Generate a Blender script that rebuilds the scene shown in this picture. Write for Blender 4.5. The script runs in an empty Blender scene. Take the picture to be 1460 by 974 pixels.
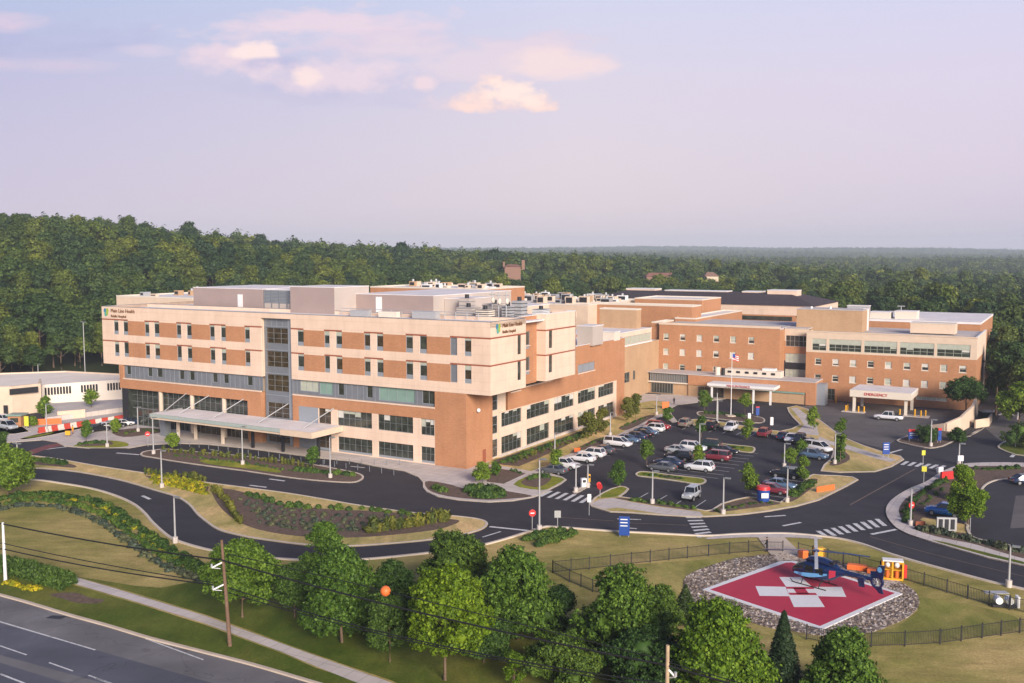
import bpy, math, random
import numpy as np
from mathutils import Vector, Matrix
from mathutils.geometry import tessellate_polygon
random.seed(7)
RNG = np.random.default_rng(11)
scene = bpy.context.scene
COL = scene.collection
R = math.radians

# ------------------------------------------------------------------ survey: the drone camera that measured the site
H = 35.0; F = 1400.0; CX, CY = 730.0, 487.0
TH = math.atan(127 / F); CT, ST = math.cos(TH), math.sin(TH)
def ray(px, py):
    dx = (px - CX) / F; dy = -(py - CY) / F
    return (dx, CT + dy * ST, -ST + dy * CT)
def G(px, py, z=0.0):
    d = ray(px, py); t = (z - H) / d[2]
    return Vector((d[0] * t, d[1] * t, z))
def proj(p):
    vz = p[2] - H
    f = p[1] * CT - vz * ST; u = p[1] * ST + vz * CT
    return (CX + F * p[0] / f, CY - F * u / f)
def zat(p, py):                      # height above p at which the image row is py
    t = (CY - py) / F
    y = p[1]
    return H + y * (t * CT - ST) / (CT + t * ST)
d0 = ray(-1715, 360); l0 = math.hypot(d0[0], d0[1])
U1 = (d0[0] / l0, d0[1] / l0)
XA = Vector((-U1[0], -U1[1], 0)); YA = Vector((U1[1], -U1[0], 0))   # campus grid: s to the right, b away
O = G(665, 670)
ROT = math.atan2(XA.y, XA.x)
CAMPUS = Matrix.Translation(O) @ Matrix.Rotation(ROT, 4, 'Z')
def L(s, b, z=0.0):
    return Vector((O.x + s * XA.x + b * YA.x, O.y + s * XA.y + b * YA.y, z))
def W2L(p):
    x = p[0] - O.x; y = p[1] - O.y
    return (x * XA.x + y * XA.y, x * YA.x + y * YA.y)
def FR(px, py, b=0.0):               # pixel on the upright plane b -> s, z
    d = ray(px, py); ob = W2L((0, 0))[1]; db = d[0] * YA.x + d[1] * YA.y
    t = (b - ob) / db
    return (W2L((d[0] * t, d[1] * t))[0], H + d[2] * t)
def SD(px, py, s=0.0):               # pixel on the upright plane s -> b, z
    d = ray(px, py); os_ = W2L((0, 0))[0]; ds = d[0] * XA.x + d[1] * XA.y
    t = (s - os_) / ds
    return (W2L((d[0] * t, d[1] * t))[1], H + d[2] * t)
TILE = {'g1': (0, 560), 'g2': (292, 560), 'g3': (584, 560), 'g4': (876, 560), 'g5': (1168, 560),
        'h1': (0, 755), 'h2': (292, 755), 'h3': (584, 755), 'h4': (876, 755), 'h5': (1168, 755)}
def q(txt):                          # "g1 10,20 30,40 g2 ..." or plain image positions after "f"
    off, sc, out = (0, 0), 1.0, []
    for w in txt.split():
        if ',' in w:
            x, y = map(float, w.split(',')); out.append((off[0] + x / sc, off[1] + y / sc))
        elif w == 'f': off, sc = (0, 0), 1.0
        else: off, sc = TILE[w], 4.997
    return out
def gp(pts, z=0.0): return [G(x, y, z) for x, y in pts]

# ------------------------------------------------------------------ materials
def N(nt, t, x=0, y=0, **kw):
    n = nt.nodes.new(t)
    for k, v in kw.items(): setattr(n, k, v)
    return n
def mixc(nt, fac, a, b, mode='MIX'):
    n = nt.nodes.new('ShaderNodeMix'); n.data_type = 'RGBA'; n.blend_type = mode
    for sock, v in ((n.inputs[0], fac), (n.inputs[6], a), (n.inputs[7], b)):
        if hasattr(v, 'links'): nt.links.new(v, sock)
        elif isinstance(v, (tuple, list)): sock.default_value = tuple(v)[:3] + (1,)
        else: sock.default_value = v
    return n.outputs[2]
def ramp(nt, fac, stops):
    n = nt.nodes.new('ShaderNodeValToRGB'); cr = n.color_ramp
    while len(cr.elements) > 1: cr.elements.remove(cr.elements[-1])
    for i, (p, c) in enumerate(stops):
        e = cr.elements[0] if i == 0 else cr.elements.new(p)
        e.position = p; e.color = (c if isinstance(c, (tuple, list)) else (c, c, c)) [:3] + (1,) if isinstance(c, (tuple, list)) else (c, c, c, 1)
    nt.links.new(fac, n.inputs[0]); return n.outputs[0]
def noise(nt, scale, detail=4, rough=.55, coord='Object', stretch=None, dist=0.0):
    tc = nt.nodes.new('ShaderNodeTexCoord'); o = tc.outputs[coord]
    if stretch:
        mp = nt.nodes.new('ShaderNodeMapping'); mp.inputs['Scale'].default_value = stretch
        nt.links.new(o, mp.inputs[0]); o = mp.outputs[0]
    n = nt.nodes.new('ShaderNodeTexNoise'); n.inputs['Scale'].default_value = scale
    n.inputs['Detail'].default_value = detail; n.inputs['Roughness'].default_value = rough
    n.inputs['Distortion'].default_value = dist
    nt.links.new(o, n.inputs[0]); return n.outputs[0]
def base_mat(name, rough=.8, spec=.3, metal=0.0):
    m = bpy.data.materials.new(name); m.use_nodes = True
    nt = m.node_tree; p = nt.nodes['Principled BSDF']
    p.inputs['Roughness'].default_value = rough; p.inputs['Metallic'].default_value = metal
    p.inputs['Specular IOR Level'].default_value = spec
    return m, nt, p
def plain(name, c, rough=.7, spec=.3, metal=0.0, var=.12, scale=3.0, bump=0.0):
    m, nt, p = base_mat(name, rough, spec, metal)
    lo = tuple(x * (1 - var) for x in c); hi = tuple(min(1, x * (1 + var)) for x in c)
    nt.links.new(mixc(nt, ramp(nt, noise(nt, scale), [(.3, 0.0), (.7, 1.0)]), lo, hi), p.inputs['Base Color'])
    if bump:
        b = nt.nodes.new('ShaderNodeBump'); b.inputs['Strength'].default_value = bump; b.inputs['Distance'].default_value = .05
        nt.links.new(noise(nt, scale * 6), b.inputs['Height']); nt.links.new(b.outputs[0], p.inputs['Normal'])
    return m
def brick(name, c1, c2, mortar, size=(.45, .15, .012)):
    m, nt, p = base_mat(name, .85, .2)
    tc = nt.nodes.new('ShaderNodeTexCoord'); sp = nt.nodes.new('ShaderNodeSeparateXYZ')
    nt.links.new(tc.outputs['Object'], sp.inputs[0])
    ad = nt.nodes.new('ShaderNodeMath'); nt.links.new(sp.outputs[0], ad.inputs[0]); nt.links.new(sp.outputs[1], ad.inputs[1])
    cb = nt.nodes.new('ShaderNodeCombineXYZ'); nt.links.new(ad.outputs[0], cb.inputs[0]); nt.links.new(sp.outputs[2], cb.inputs[1])
    b = nt.nodes.new('ShaderNodeTexBrick'); b.inputs['Scale'].default_value = 1.0
    b.inputs['Brick Width'].default_value = size[0]; b.inputs['Row Height'].default_value = size[1]
    b.inputs['Mortar Size'].default_value = size[2]; b.inputs['Bias'].default_value = 0.0
    b.inputs['Color1'].default_value = c1 + (1,); b.inputs['Color2'].default_value = c2 + (1,); b.inputs['Mortar'].default_value = mortar + (1,)
    nt.links.new(cb.outputs[0], b.inputs[0])
    stain = ramp(nt, noise(nt, .25, 6), [(.3, (.92, .905, .89)), (.65, (1.04, 1.03, 1.02))])
    drip = ramp(nt, noise(nt, .9, 5, .65, stretch=(1, 1, .08)), [(.3, (.95, .945, .935)), (.62, (1.02, 1.02, 1.02))])
    nt.links.new(mixc(nt, 1.0, mixc(nt, 1.0, b.outputs[0], stain, 'MULTIPLY'), drip, 'MULTIPLY'), p.inputs['Base Color'])
    return m
def glass(name, tint, blind=None, rough=.06):
    # dark glazing: the room behind shows as uneven dark tones, blinds drawn here and there
    m, nt, p = base_mat(name, rough, .7)
    c = mixc(nt, ramp(nt, noise(nt, .9, 3), [(.38, 0.0), (.66, 1.0)]), tuple(x * .45 for x in tint), tint)
    if blind:
        c = mixc(nt, ramp(nt, noise(nt, .7, 1), [(.52, 0.0), (.54, 1.0)]), c, blind)
    nt.links.new(c, p.inputs['Base Color'])
    return m
def leafmat(name, dark, mid, light, trans=.25):
    m = bpy.data.materials.new(name); m.use_nodes = True
    nt = m.node_tree; p = nt.nodes['Principled BSDF']; out = nt.nodes['Material Output']
    ge = nt.nodes.new('ShaderNodeNewGeometry'); oi = nt.nodes.new('ShaderNodeObjectInfo')
    c = ramp(nt, ge.outputs['Random Per Island'], [(0.0, dark), (.5, mid), (1.0, light)])
    tone = ramp(nt, oi.outputs['Random'], [(0.0, (.55, .66, .66)), (.3, (.85, .9, .88)), (.65, (1.1, 1.03, .8)), (1.0, (1.55, 1.32, .9))])
    c = mixc(nt, 1.0, c, tone, 'MULTIPLY')
    p.inputs['Roughness'].default_value = .6; p.inputs['Specular IOR Level'].default_value = .25
    nt.links.new(c, p.inputs['Base Color'])
    tr = nt.nodes.new('ShaderNodeBsdfTranslucent'); nt.links.new(c, tr.inputs[0])
    mx = nt.nodes.new('ShaderNodeMixShader'); mx.inputs[0].default_value = trans
    nt.links.new(p.outputs[0], mx.inputs[1]); nt.links.new(tr.outputs[0], mx.inputs[2])
    nt.links.new(mx.outputs[0], out.inputs[0])
    return m
def grassmat(name, dry, green, thr=.5, soft=.14, scale=.05, dark=.75):
    m, nt, p = base_mat(name, .95, .1)
    f = ramp(nt, noise(nt, scale, 7, .62, dist=.6), [(thr - soft, 0.0), (thr + soft, 1.0)])
    c = mixc(nt, f, dry, green)
    mow = ramp(nt, noise(nt, .5, 5, .7, stretch=(1, .35, 1)), [(.3, (dark,) * 3), (.7, (1.15,) * 3)])
    c = mixc(nt, 1.0, c, mow, 'MULTIPLY')
    fine = ramp(nt, noise(nt, 4, 6, .85), [(.28, (.55,) * 3), (.72, (1.35,) * 3)])
    blot = ramp(nt, noise(nt, .22, 6, .7, stretch=(1, .5, 1), dist=.8), [(.32, (.68, .8, .6)), (.62, (1.12, 1.06, 1.05))])
    c = mixc(nt, 1.0, c, blot, 'MULTIPLY')
    nt.links.new(mixc(nt, 1.0, c, fine, 'MULTIPLY'), p.inputs['Base Color'])
    b = nt.nodes.new('ShaderNodeBump'); b.inputs['Strength'].default_value = .5; b.inputs['Distance'].default_value = .06
    nt.links.new(noise(nt, 9, 3, .8), b.inputs['Height']); nt.links.new(b.outputs[0], p.inputs['Normal'])
    return m
def asphalt(name, c, var=.18, patch=.08):
    m, nt, p = base_mat(name, .82, .35)
    a = mixc(nt, ramp(nt, noise(nt, patch, 6, .6), [(.35, 0.0), (.68, 1.0)]), tuple(x * (1 - var) for x in c), tuple(x * (1 + var) for x in c))
    wear = ramp(nt, noise(nt, .35, 5, .6, stretch=(.25, 1, 1)), [(.3, (.86,) * 3), (.75, (1.16,) * 3)])
    c_ = mixc(nt, 1.0, mixc(nt, 1.0, a, wear, 'MULTIPLY'), ramp(nt, noise(nt, 14, 2), [(.3, (.86,) * 3), (.7, (1.12,) * 3)]), 'MULTIPLY')
    oil = ramp(nt, noise(nt, .55, 3, .5), [(.68, (1, 1, 1)), (.78, (.66, .65, .64))])
    dust = ramp(nt, noise(nt, .12, 6, .7, dist=1.5), [(.5, (0, 0, 0)), (.75, (.3, .3, .3))])
    c_ = mixc(nt, dust, mixc(nt, 1.0, c_, oil, 'MULTIPLY'), tuple(min(.4, x * 1.9 + .012) for x in c))
    vo = nt.nodes.new('ShaderNodeTexVoronoi'); vo.feature = 'DISTANCE_TO_EDGE'; vo.inputs['Scale'].default_value = .09
    tc = nt.nodes.new('ShaderNodeTexCoord'); wv = nt.nodes.new('ShaderNodeVectorMath'); nt.links.new(tc.outputs['Object'], wv.inputs[0])
    nz = nt.nodes.new('ShaderNodeTexNoise'); nz.inputs['Scale'].default_value = .5; nt.links.new(tc.outputs['Object'], nz.inputs[0])
    ms = nt.nodes.new('ShaderNodeVectorMath'); ms.operation = 'SCALE'; ms.inputs[3].default_value = 4.0; nt.links.new(nz.outputs['Color'], ms.inputs[0]); nt.links.new(ms.outputs[0], wv.inputs[1])
    nt.links.new(wv.outputs[0], vo.inputs[0])
    crack = ramp(nt, vo.outputs['Distance'], [(.0, (.62, .6, .6)), (.006, (1, 1, 1))])
    nt.links.new(mixc(nt, 1.0, c_, crack, 'MULTIPLY'), p.inputs['Base Color'])
    return m

M = {}
M['brick'] = brick('orange_brick', (.415, .185, .088), (.485, .225, .108), (.45, .28, .18))
M['brick_old'] = brick('old_brick', (.405, .185, .085), (.475, .225, .108), (.45, .28, .18))
M['brick_tan'] = brick('tan_brick', (.43, .27, .15), (.48, .31, .18), (.46, .33, .22))
M['cream'] = brick('cream_precast', (.72, .55, .43), (.74, .565, .44), (.61, .45, .35), (3.1, 1.45, .022))
M['cream2'] = plain('cream_panel', (.64, .5, .375), .8, .2, var=.06, scale=.5)
M['red_band'] = plain('red_brown_band', (.30, .095, .05), .8, .2)
M['metal_gray'] = plain('grey_metal_panel', (.21, .225, .25), .45, .4, .3, var=.08, scale=.8)
M['spandrel'] = plain('light_grey_spandrel', (.33, .36, .4), .4, .4, .3, var=.07)
M['mauve'] = plain('mauve_metal_screen', (.36, .275, .25), .6, .3, .1, var=.05, scale=.3)
M['mauve_lt'] = plain('pale_metal_screen', (.5, .43, .38), .6, .3, .1, var=.05, scale=.3)
M['roof'] = plain('white_roof_membrane', (.74, .69, .67), .8, .2, var=.09, scale=.35)
M['roof_gray'] = plain('grey_roof_membrane', (.52, .47, .44), .85, .2, var=.12, scale=.3)
M['roof_dark'] = plain('dark_shingle', (.065, .05, .055), .9, .2, var=.2, scale=1.2)
M['white'] = plain('white_paint', (.74, .73, .72), .55, .35, var=.05)
M['offwhite'] = plain('offwhite_paint', (.68, .6, .5), .6, .3, var=.05)
M['glass'] = glass('dark_glass', (.055, .062, .05))
M['glass_blind'] = glass('glass_with_curtains', (.05, .05, .045))
M['barrier_red'] = plain('dull_red_plastic', (.48, .06, .04), .6, .3, var=.12)
M['barrier_white'] = plain('dirty_white_plastic', (.6, .56, .49), .6, .3, var=.12)
M['glass_white'] = plain('white_window_blinds', (.6, .58, .52), .3, .5, var=.08, scale=2)
M['glass_green'] = plain('green_frosted_glass', (.2, .31, .265), .2, .6, var=.1, scale=.6)
M['glass_pale'] = plain('pale_blinds', (.42, .44, .36), .3, .5, var=.1, scale=1.5)
M['glass_brown'] = glass('brown_glass', (.07, .048, .026))  # brown tint, mottled by noise
M['mullion'] = plain('pale_aluminium', (.3, .315, .32), .4, .5, .5, var=.05)
M['steel'] = plain('galvanised_steel', (.48, .48, .48), .4, .5, .4, var=.06)
M['darkmetal'] = plain('dark_metal', (.03, .03, .035), .5, .4, .3, var=.1)
def slabs(name, c):
    m, nt, p = base_mat(name, .9, .2)
    tc = nt.nodes.new('ShaderNodeTexCoord'); mp = nt.nodes.new('ShaderNodeMapping'); mp.inputs['Rotation'].default_value = (0, 0, -ROT); nt.links.new(tc.outputs['Object'], mp.inputs[0])
    b = nt.nodes.new('ShaderNodeTexBrick'); b.offset = 0.0; b.inputs['Scale'].default_value = 1.0; b.inputs['Brick Width'].default_value = 1.6; b.inputs['Row Height'].default_value = 1.6; b.inputs['Mortar Size'].default_value = .03
    b.inputs['Color1'].default_value = c + (1,); b.inputs['Color2'].default_value = tuple(x * .93 for x in c) + (1,); b.inputs['Mortar'].default_value = tuple(x * .62 for x in c) + (1,)
    nt.links.new(mp.outputs[0], b.inputs[0])
    st = ramp(nt, noise(nt, .35, 6, .65), [(.3, (.86, .85, .84)), (.65, (1.05, 1.04, 1.03))])
    nt.links.new(mixc(nt, 1.0, b.outputs[0], st, 'MULTIPLY'), p.inputs['Base Color']); return m
M['concrete'] = slabs('pale_concrete', (.6, .535, .49))
M['concrete2'] = plain('warm_concrete', (.56, .46, .36), .9, .2, var=.08, scale=.5)
M['kerb'] = plain('kerb_concrete', (.58, .5, .41), .9, .2, var=.08, scale=.7)
M['asphalt'] = asphalt('new_asphalt', (.034, .031, .037))
M['asphalt_old'] = asphalt('worn_asphalt', (.165, .155, .155), .2, .12)
M['asphalt_lane'] = asphalt('travelled_lane', (.098, .1, .122), .2, .06)
M['asphalt_er'] = asphalt('grey_asphalt', (.115, .104, .1), .2, .1)
def worn_paint(name, c, under):
    m, nt, p = base_mat(name, .75, .3)
    f = ramp(nt, noise(nt, 2.2, 7, .75), [(.36, 0.0), (.5, 1.0)])
    nt.links.new(mixc(nt, f, under, c), p.inputs['Base Color']); return m
M['paint'] = worn_paint('road_paint', (.64, .63, .61), (.3, .29, .285))
M['paint_y'] = plain('faded_centre_line', (.17, .12, .085), .7, .3, var=.2, scale=1.0)
M['paint_blue'] = plain('blue_stall_paint', (.05, .12, .2), .7, .3)
M['paver_red'] = plain('red_paver', (.2, .075, .075), .9, .2, var=.15, scale=1.5)
M['lawn'] = grassmat('lawn_grass', (.52, .4, .16), (.21, .225, .045), .47, .16, .05)
M['lawn_dry'] = grassmat('dry_grass', (.68, .49, .23), (.38, .32, .1), .56, .14, .07)
M['lawn_lush'] = grassmat('lush_grass', (.23, .215, .05), (.1, .135, .02), .42, .16, .07)
M['lawn_lime'] = grassmat('lime_grass', (.34, .31, .05), (.22, .26, .03), .45, .12, .25)
M['mulch'] = plain('brown_mulch', (.15, .105, .08), .95, .1, var=.3, scale=2.0, bump=.4)
M['wood'] = plain('weathered_pole_wood', (.17, .105, .07), .9, .2, var=.2, scale=4)
M['wood_pale'] = plain('pale_pole_wood', (.42, .31, .2), .9, .2, var=.15, scale=4)
M['bark'] = plain('tree_bark', (.16, .11, .075), .95, .1, var=.25, scale=5, bump=.4)
M['helired'] = plain('helipad_red', (.46, .028, .062), .65, .3, var=.05, scale=.5)
M['blue_sign'] = plain('blue_sign_face', (.015, .06, .28), .4, .5, var=.04)
M['red_sign'] = plain('red_sign_face', (.6, .03, .03), .4, .5, var=.04)
M['orange'] = plain('orange_plastic', (.75, .16, .035), .5, .4, var=.08)
M['yellow'] = plain('yellow_plastic', (.72, .36, .02), .5, .4, var=.06)
M['limey'] = plain('fluorescent_yellow', (.58, .55, .05), .5, .4, var=.05)
M['black'] = plain('black_rubber', (.012, .012, .013), .7, .3)
M['carglass'] = glass('car_glass', (.02, .024, .03))
M['rim'] = plain('wheel_rim', (.42, .42, .43), .35, .5, .6)
M['lamp_white'] = plain('headlamp_glass', (.75, .75, .75), .15, .6)
M['lamp_red'] = plain('tail_lamp', (.35, .02, .02), .2, .6)
M['redletter'] = plain('red_lettering', (.5, .03, .03), .5, .3)
M['brownletter'] = plain('brown_lettering', (.17, .08, .035), .6, .3)
M['logo_blue'] = plain('logo_blue', (.05, .2, .34), .5, .3)
M['logo_green'] = plain('logo_green', (.33, .42, .05), .5, .3)
M['logo_teal'] = plain('logo_teal', (.1, .36, .3), .5, .3)
LEAF = {
 'forest': leafmat('forest_leaves', (.028, .054, .014), (.06, .1, .021), (.11, .165, .034), .18),
 'forest_warm': leafmat('warm_forest_leaves', (.046, .07, .014), (.088, .125, .021), (.15, .195, .036), .18),
 'forest_cool': leafmat('cool_forest_leaves', (.014, .034, .014), (.034, .068, .023), (.07, .12, .036), .15),
 'mid': leafmat('maple_leaves', (.042, .085, .012), (.1, .185, .022), (.2, .31, .04)),
 'deep': leafmat('dark_leaves', (.026, .056, .013), (.056, .115, .022), (.115, .2, .036)),
 'lime': leafmat('lime_leaves', (.07, .12, .006), (.16, .25, .012), (.3, .4, .022)),
 'bright': leafmat('bright_leaves', (.045, .095, .008), (.105, .2, .015), (.21, .33, .028)),
 'fir': leafmat('fir_needles', (.014, .03, .012), (.028, .052, .02), (.05, .085, .03), .1),
 'shrub': leafmat('shrub_leaves', (.036, .075, .015), (.072, .14, .027), (.135, .22, .042)),
 'flower': leafmat('yellow_blossom', (.16, .19, .01), (.36, .34, .014), (.5, .45, .02)),
 'reed': leafmat('reed_leaves', (.07, .09, .014), (.13, .15, .025), (.21, .22, .05)),
 'sage': leafmat('sage_leaves', (.05, .065, .045), (.09, .115, .08), (.15, .18, .12)),
}

# ------------------------------------------------------------------ mesh collecting
class MB:
    def __init__(s): s.v = []; s.f = []; s.mi = []; s.m = []; s.smooth = []
    def _mat(s, m):
        if m not in s.m: s.m.append(m)
        return s.m.index(m)
    def add(s, verts, faces, m, smooth=False):
        o = len(s.v); s.v += [tuple(v) for v in verts]; k = s._mat(m)
        for f in faces: s.f.append(tuple(i + o for i in f)); s.mi.append(k); s.smooth.append(smooth)
        return s
    def box(s, x0, x1, y0, y1, z0, z1, m):
        if x0 > x1: x0, x1 = x1, x0
        if y0 > y1: y0, y1 = y1, y0
        if z0 > z1: z0, z1 = z1, z0
        v = [(x, y, z) for z in (z0, z1) for y in (y0, y1) for x in (x0, x1)]
        return s.add(v, [(0, 2, 3, 1), (4, 5, 7, 6), (0, 1, 5, 4), (2, 6, 7, 3), (0, 4, 6, 2), (1, 3, 7, 5)], m)
    def prism(s, pts, z0, z1, m, top=None):
        n = len(pts); v = [(p[0], p[1], z0) for p in pts] + [(p[0], p[1], z1) for p in pts]
        s.add(v, [(i, (i + 1) % n, n + (i + 1) % n, n + i) for i in range(n)], m)
        tri = tessellate_polygon([[Vector((p[0], p[1], 0)) for p in pts]])
        s.add([(p[0], p[1], z1) for p in pts], [t if ccw3(pts, t) else t[::-1] for t in tri], top or m)
        return s
    def sheet(s, pts, z, m):
        tri = tessellate_polygon([[Vector((p[0], p[1], 0)) for p in pts]])
        return s.add([(p[0], p[1], z) for p in pts], [t if ccw3(pts, t) else t[::-1] for t in tri], m)
    def tube(s, path, r, m, n=8, cap=True, r1=None):
        path = [Vector(p) for p in path]; rings = []
        for i, p in enumerate(path):
            t = (path[min(i + 1, len(path) - 1)] - path[max(i - 1, 0)]).normalized()
            a = t.cross(Vector((0, 0, 1)));
            if a.length < .01: a = t.cross(Vector((1, 0, 0)))
            a.normalize(); b = t.cross(a)
            k = i / max(1, len(path) - 1); rr = r if r1 is None else r + (r1 - r) * k
            rings.append([p + a * (rr * math.cos(2 * math.pi * j / n)) + b * (rr * math.sin(2 * math.pi * j / n)) for j in range(n)])
        return s.loft(rings, m, cap, n > 5)
    def loft(s, rings, m, cap=True, smooth=True, closed=True):
        n = len(rings[0]); v = [p for r_ in rings for p in r_]; f = []
        for i in range(len(rings) - 1):
            for j in range(n if closed else n - 1):
                f.append((i * n + j, i * n + (j + 1) % n, (i + 1) * n + (j + 1) % n, (i + 1) * n + j))
        s.add(v, f, m, smooth)
        if cap:
            s.add(rings[0], [tuple(range(n))[::-1]], m); s.add(rings[-1], [tuple(range(n))], m)
        return s
    def ball(s, c, r, m, n=10, sq=(1, 1, 1)):
        rings = []
        for i in range(n + 1):
            a = -math.pi / 2 + math.pi * i / n
            rr = max(.02, math.cos(a))
            rings.append([(c[0] + r * sq[0] * rr * math.cos(2 * math.pi * j / n), c[1] + r * sq[1] * rr * math.sin(2 * math.pi * j / n), c[2] + r * sq[2] * math.sin(a)) for j in range(n)])
        return s.loft(rings, m)
    def build(s, name, parent=None):
        me = bpy.data.meshes.new(name); me.from_pydata(s.v, [], s.f)
        for m in s.m: me.materials.append(M[m] if isinstance(m, str) else m)
        me.polygons.foreach_set('material_index', s.mi)
        me.polygons.foreach_set('use_smooth', s.smooth)
        me.update()
        o = bpy.data.objects.new(name, me); COL.objects.link(o)
        if parent: o.parent = parent
        return o
def ccw3(p, t):
    a, b, c = p[t[0]], p[t[1]], p[t[2]]
    return (b[0] - a[0]) * (c[1] - a[1]) - (b[1] - a[1]) * (c[0] - a[0]) > 0
def tag(o, label=None, cat=None, group=None, kind=None):
    if label: o['label'] = label
    if cat: o['category'] = cat
    if group: o['group'] = group
    if kind: o['kind'] = kind
    return o
def empty(name, loc=(0, 0, 0), rz=0.0, mat=None):
    o = bpy.data.objects.new(name, None); COL.objects.link(o); o.empty_display_size = .5
    if mat is not None: o.matrix_world = mat
    else: o.location = loc; o.rotation_euler = (0, 0, rz)
    return o
KIDS = {}
def copy_tree(o, parent=None):
    c = o.copy(); COL.objects.link(c)
    if parent: c.parent = parent
    for ch in list(o.children): copy_tree(ch, c)
    return c
def mesh_np(name, V, Fq, mats, smooth=False, mi=None):
    me = bpy.data.meshes.new(name)
    n, k = Fq.shape
    me.vertices.add(len(V)); me.vertices.foreach_set('co', V.astype(np.float32).ravel())
    me.loops.add(n * k); me.loops.foreach_set('vertex_index', Fq.astype(np.int32).ravel())
    me.polygons.add(n); me.polygons.foreach_set('loop_start', np.arange(0, n * k, k, dtype=np.int32))
    for m in mats: me.materials.append(m)
    if mi is not None: me.polygons.foreach_set('material_index', mi.astype(np.int32))
    me.update(calc_edges=True); me.validate()
    return me
def catmull(pts, closed=True, sub=5):
    P = [Vector(p) for p in pts]; n = len(P); out = []
    rng = range(n if closed else n - 1)
    for i in rng:
        if closed: a, b, c, d = P[i - 1], P[i], P[(i + 1) % n], P[(i + 2) % n]
        else: a, b, c, d = P[max(i - 1, 0)], P[i], P[i + 1], P[min(i + 2, n - 1)]
        for k in range(sub):
            t = k / sub
            out.append(.5 * ((2 * b) + (c - a) * t + (2 * a - 5 * b + 4 * c - d) * t * t + (3 * b - a - 3 * c + d) * t ** 3))
    if not closed: out.append(P[-1])
    return out
def area(p): return .5 * sum(p[i - 1][0] * p[i][1] - p[i][0] * p[i - 1][1] for i in range(len(p)))
def inset(pts, d):
    n = len(pts); out = []
    for i in range(n):
        t = (pts[(i + 1) % n] - pts[i - 1]); t.z = 0; t.normalize()
        out.append(pts[i] + Vector((-t.y, t.x, 0)) * d)
    return out
# ------------------------------------------------------------------ terrain
def interp(x, xs, ys): return float(np.interp(x, xs, ys))
AZX = [-3000, -900, -200, 0, 100, 200, 300, 400, 500, 600, 660, 900, 1100, 1460, 2500]
HLEFT = [32, 33, 31.5, 31.5, 32, 29, 24, 18.5, 15.5, 12.5, 10.5, 5, -3, -13, -14]      # height of the wooded ridge by bearing
RLEFT = [520, 520, 520, 520, 520, 520, 520, 530, 560, 640, 760, 900, 1000, 1200, 1200]
EDGE_X = [-3000, -700, 0, 100, 175, 240, 700, 860, 1160, 1210, 1395, 1412, 1470, 1800, 4000]
EDGE_D = [250, 262, 292, 320, 332, 350, 420, 450, 450, 352, 322, 268, 240, 250, 260]
def az_px(x, y): return CX + F * x / max(y, 1e-3) if y > 0 else (-9000 if x < 0 else 9000)
def sstep(t): t = min(1, max(0, t)); return t * t * (3 - 2 * t)
def ground_h(x, y):
    D = math.hypot(x, y)
    if y < 60: return 0.0
    a = az_px(x, y); e = interp(a, EDGE_X, EDGE_D) + 8; r = interp(a, AZX, RLEFT)
    h = interp(a, AZX, HLEFT) * sstep((D - e) / max(40, r - e))
    far = 6 * math.sin(x * .004 + 1.3) * math.sin(y * .0031) * sstep((D - 700) / 900)
    far += 9 * sstep((D - 2600) / 3000) * (1 + .5 * math.sin(x * .0011 + .5) + .35 * math.sin(y * .0017 + x * .0006))
    far += 20 * sstep((D - 3800) / 2600) * (1 + .3 * math.sin(x * .0011))
    far -= h * .55 * sstep((D - 900) / 1500)
    return h + far
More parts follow.
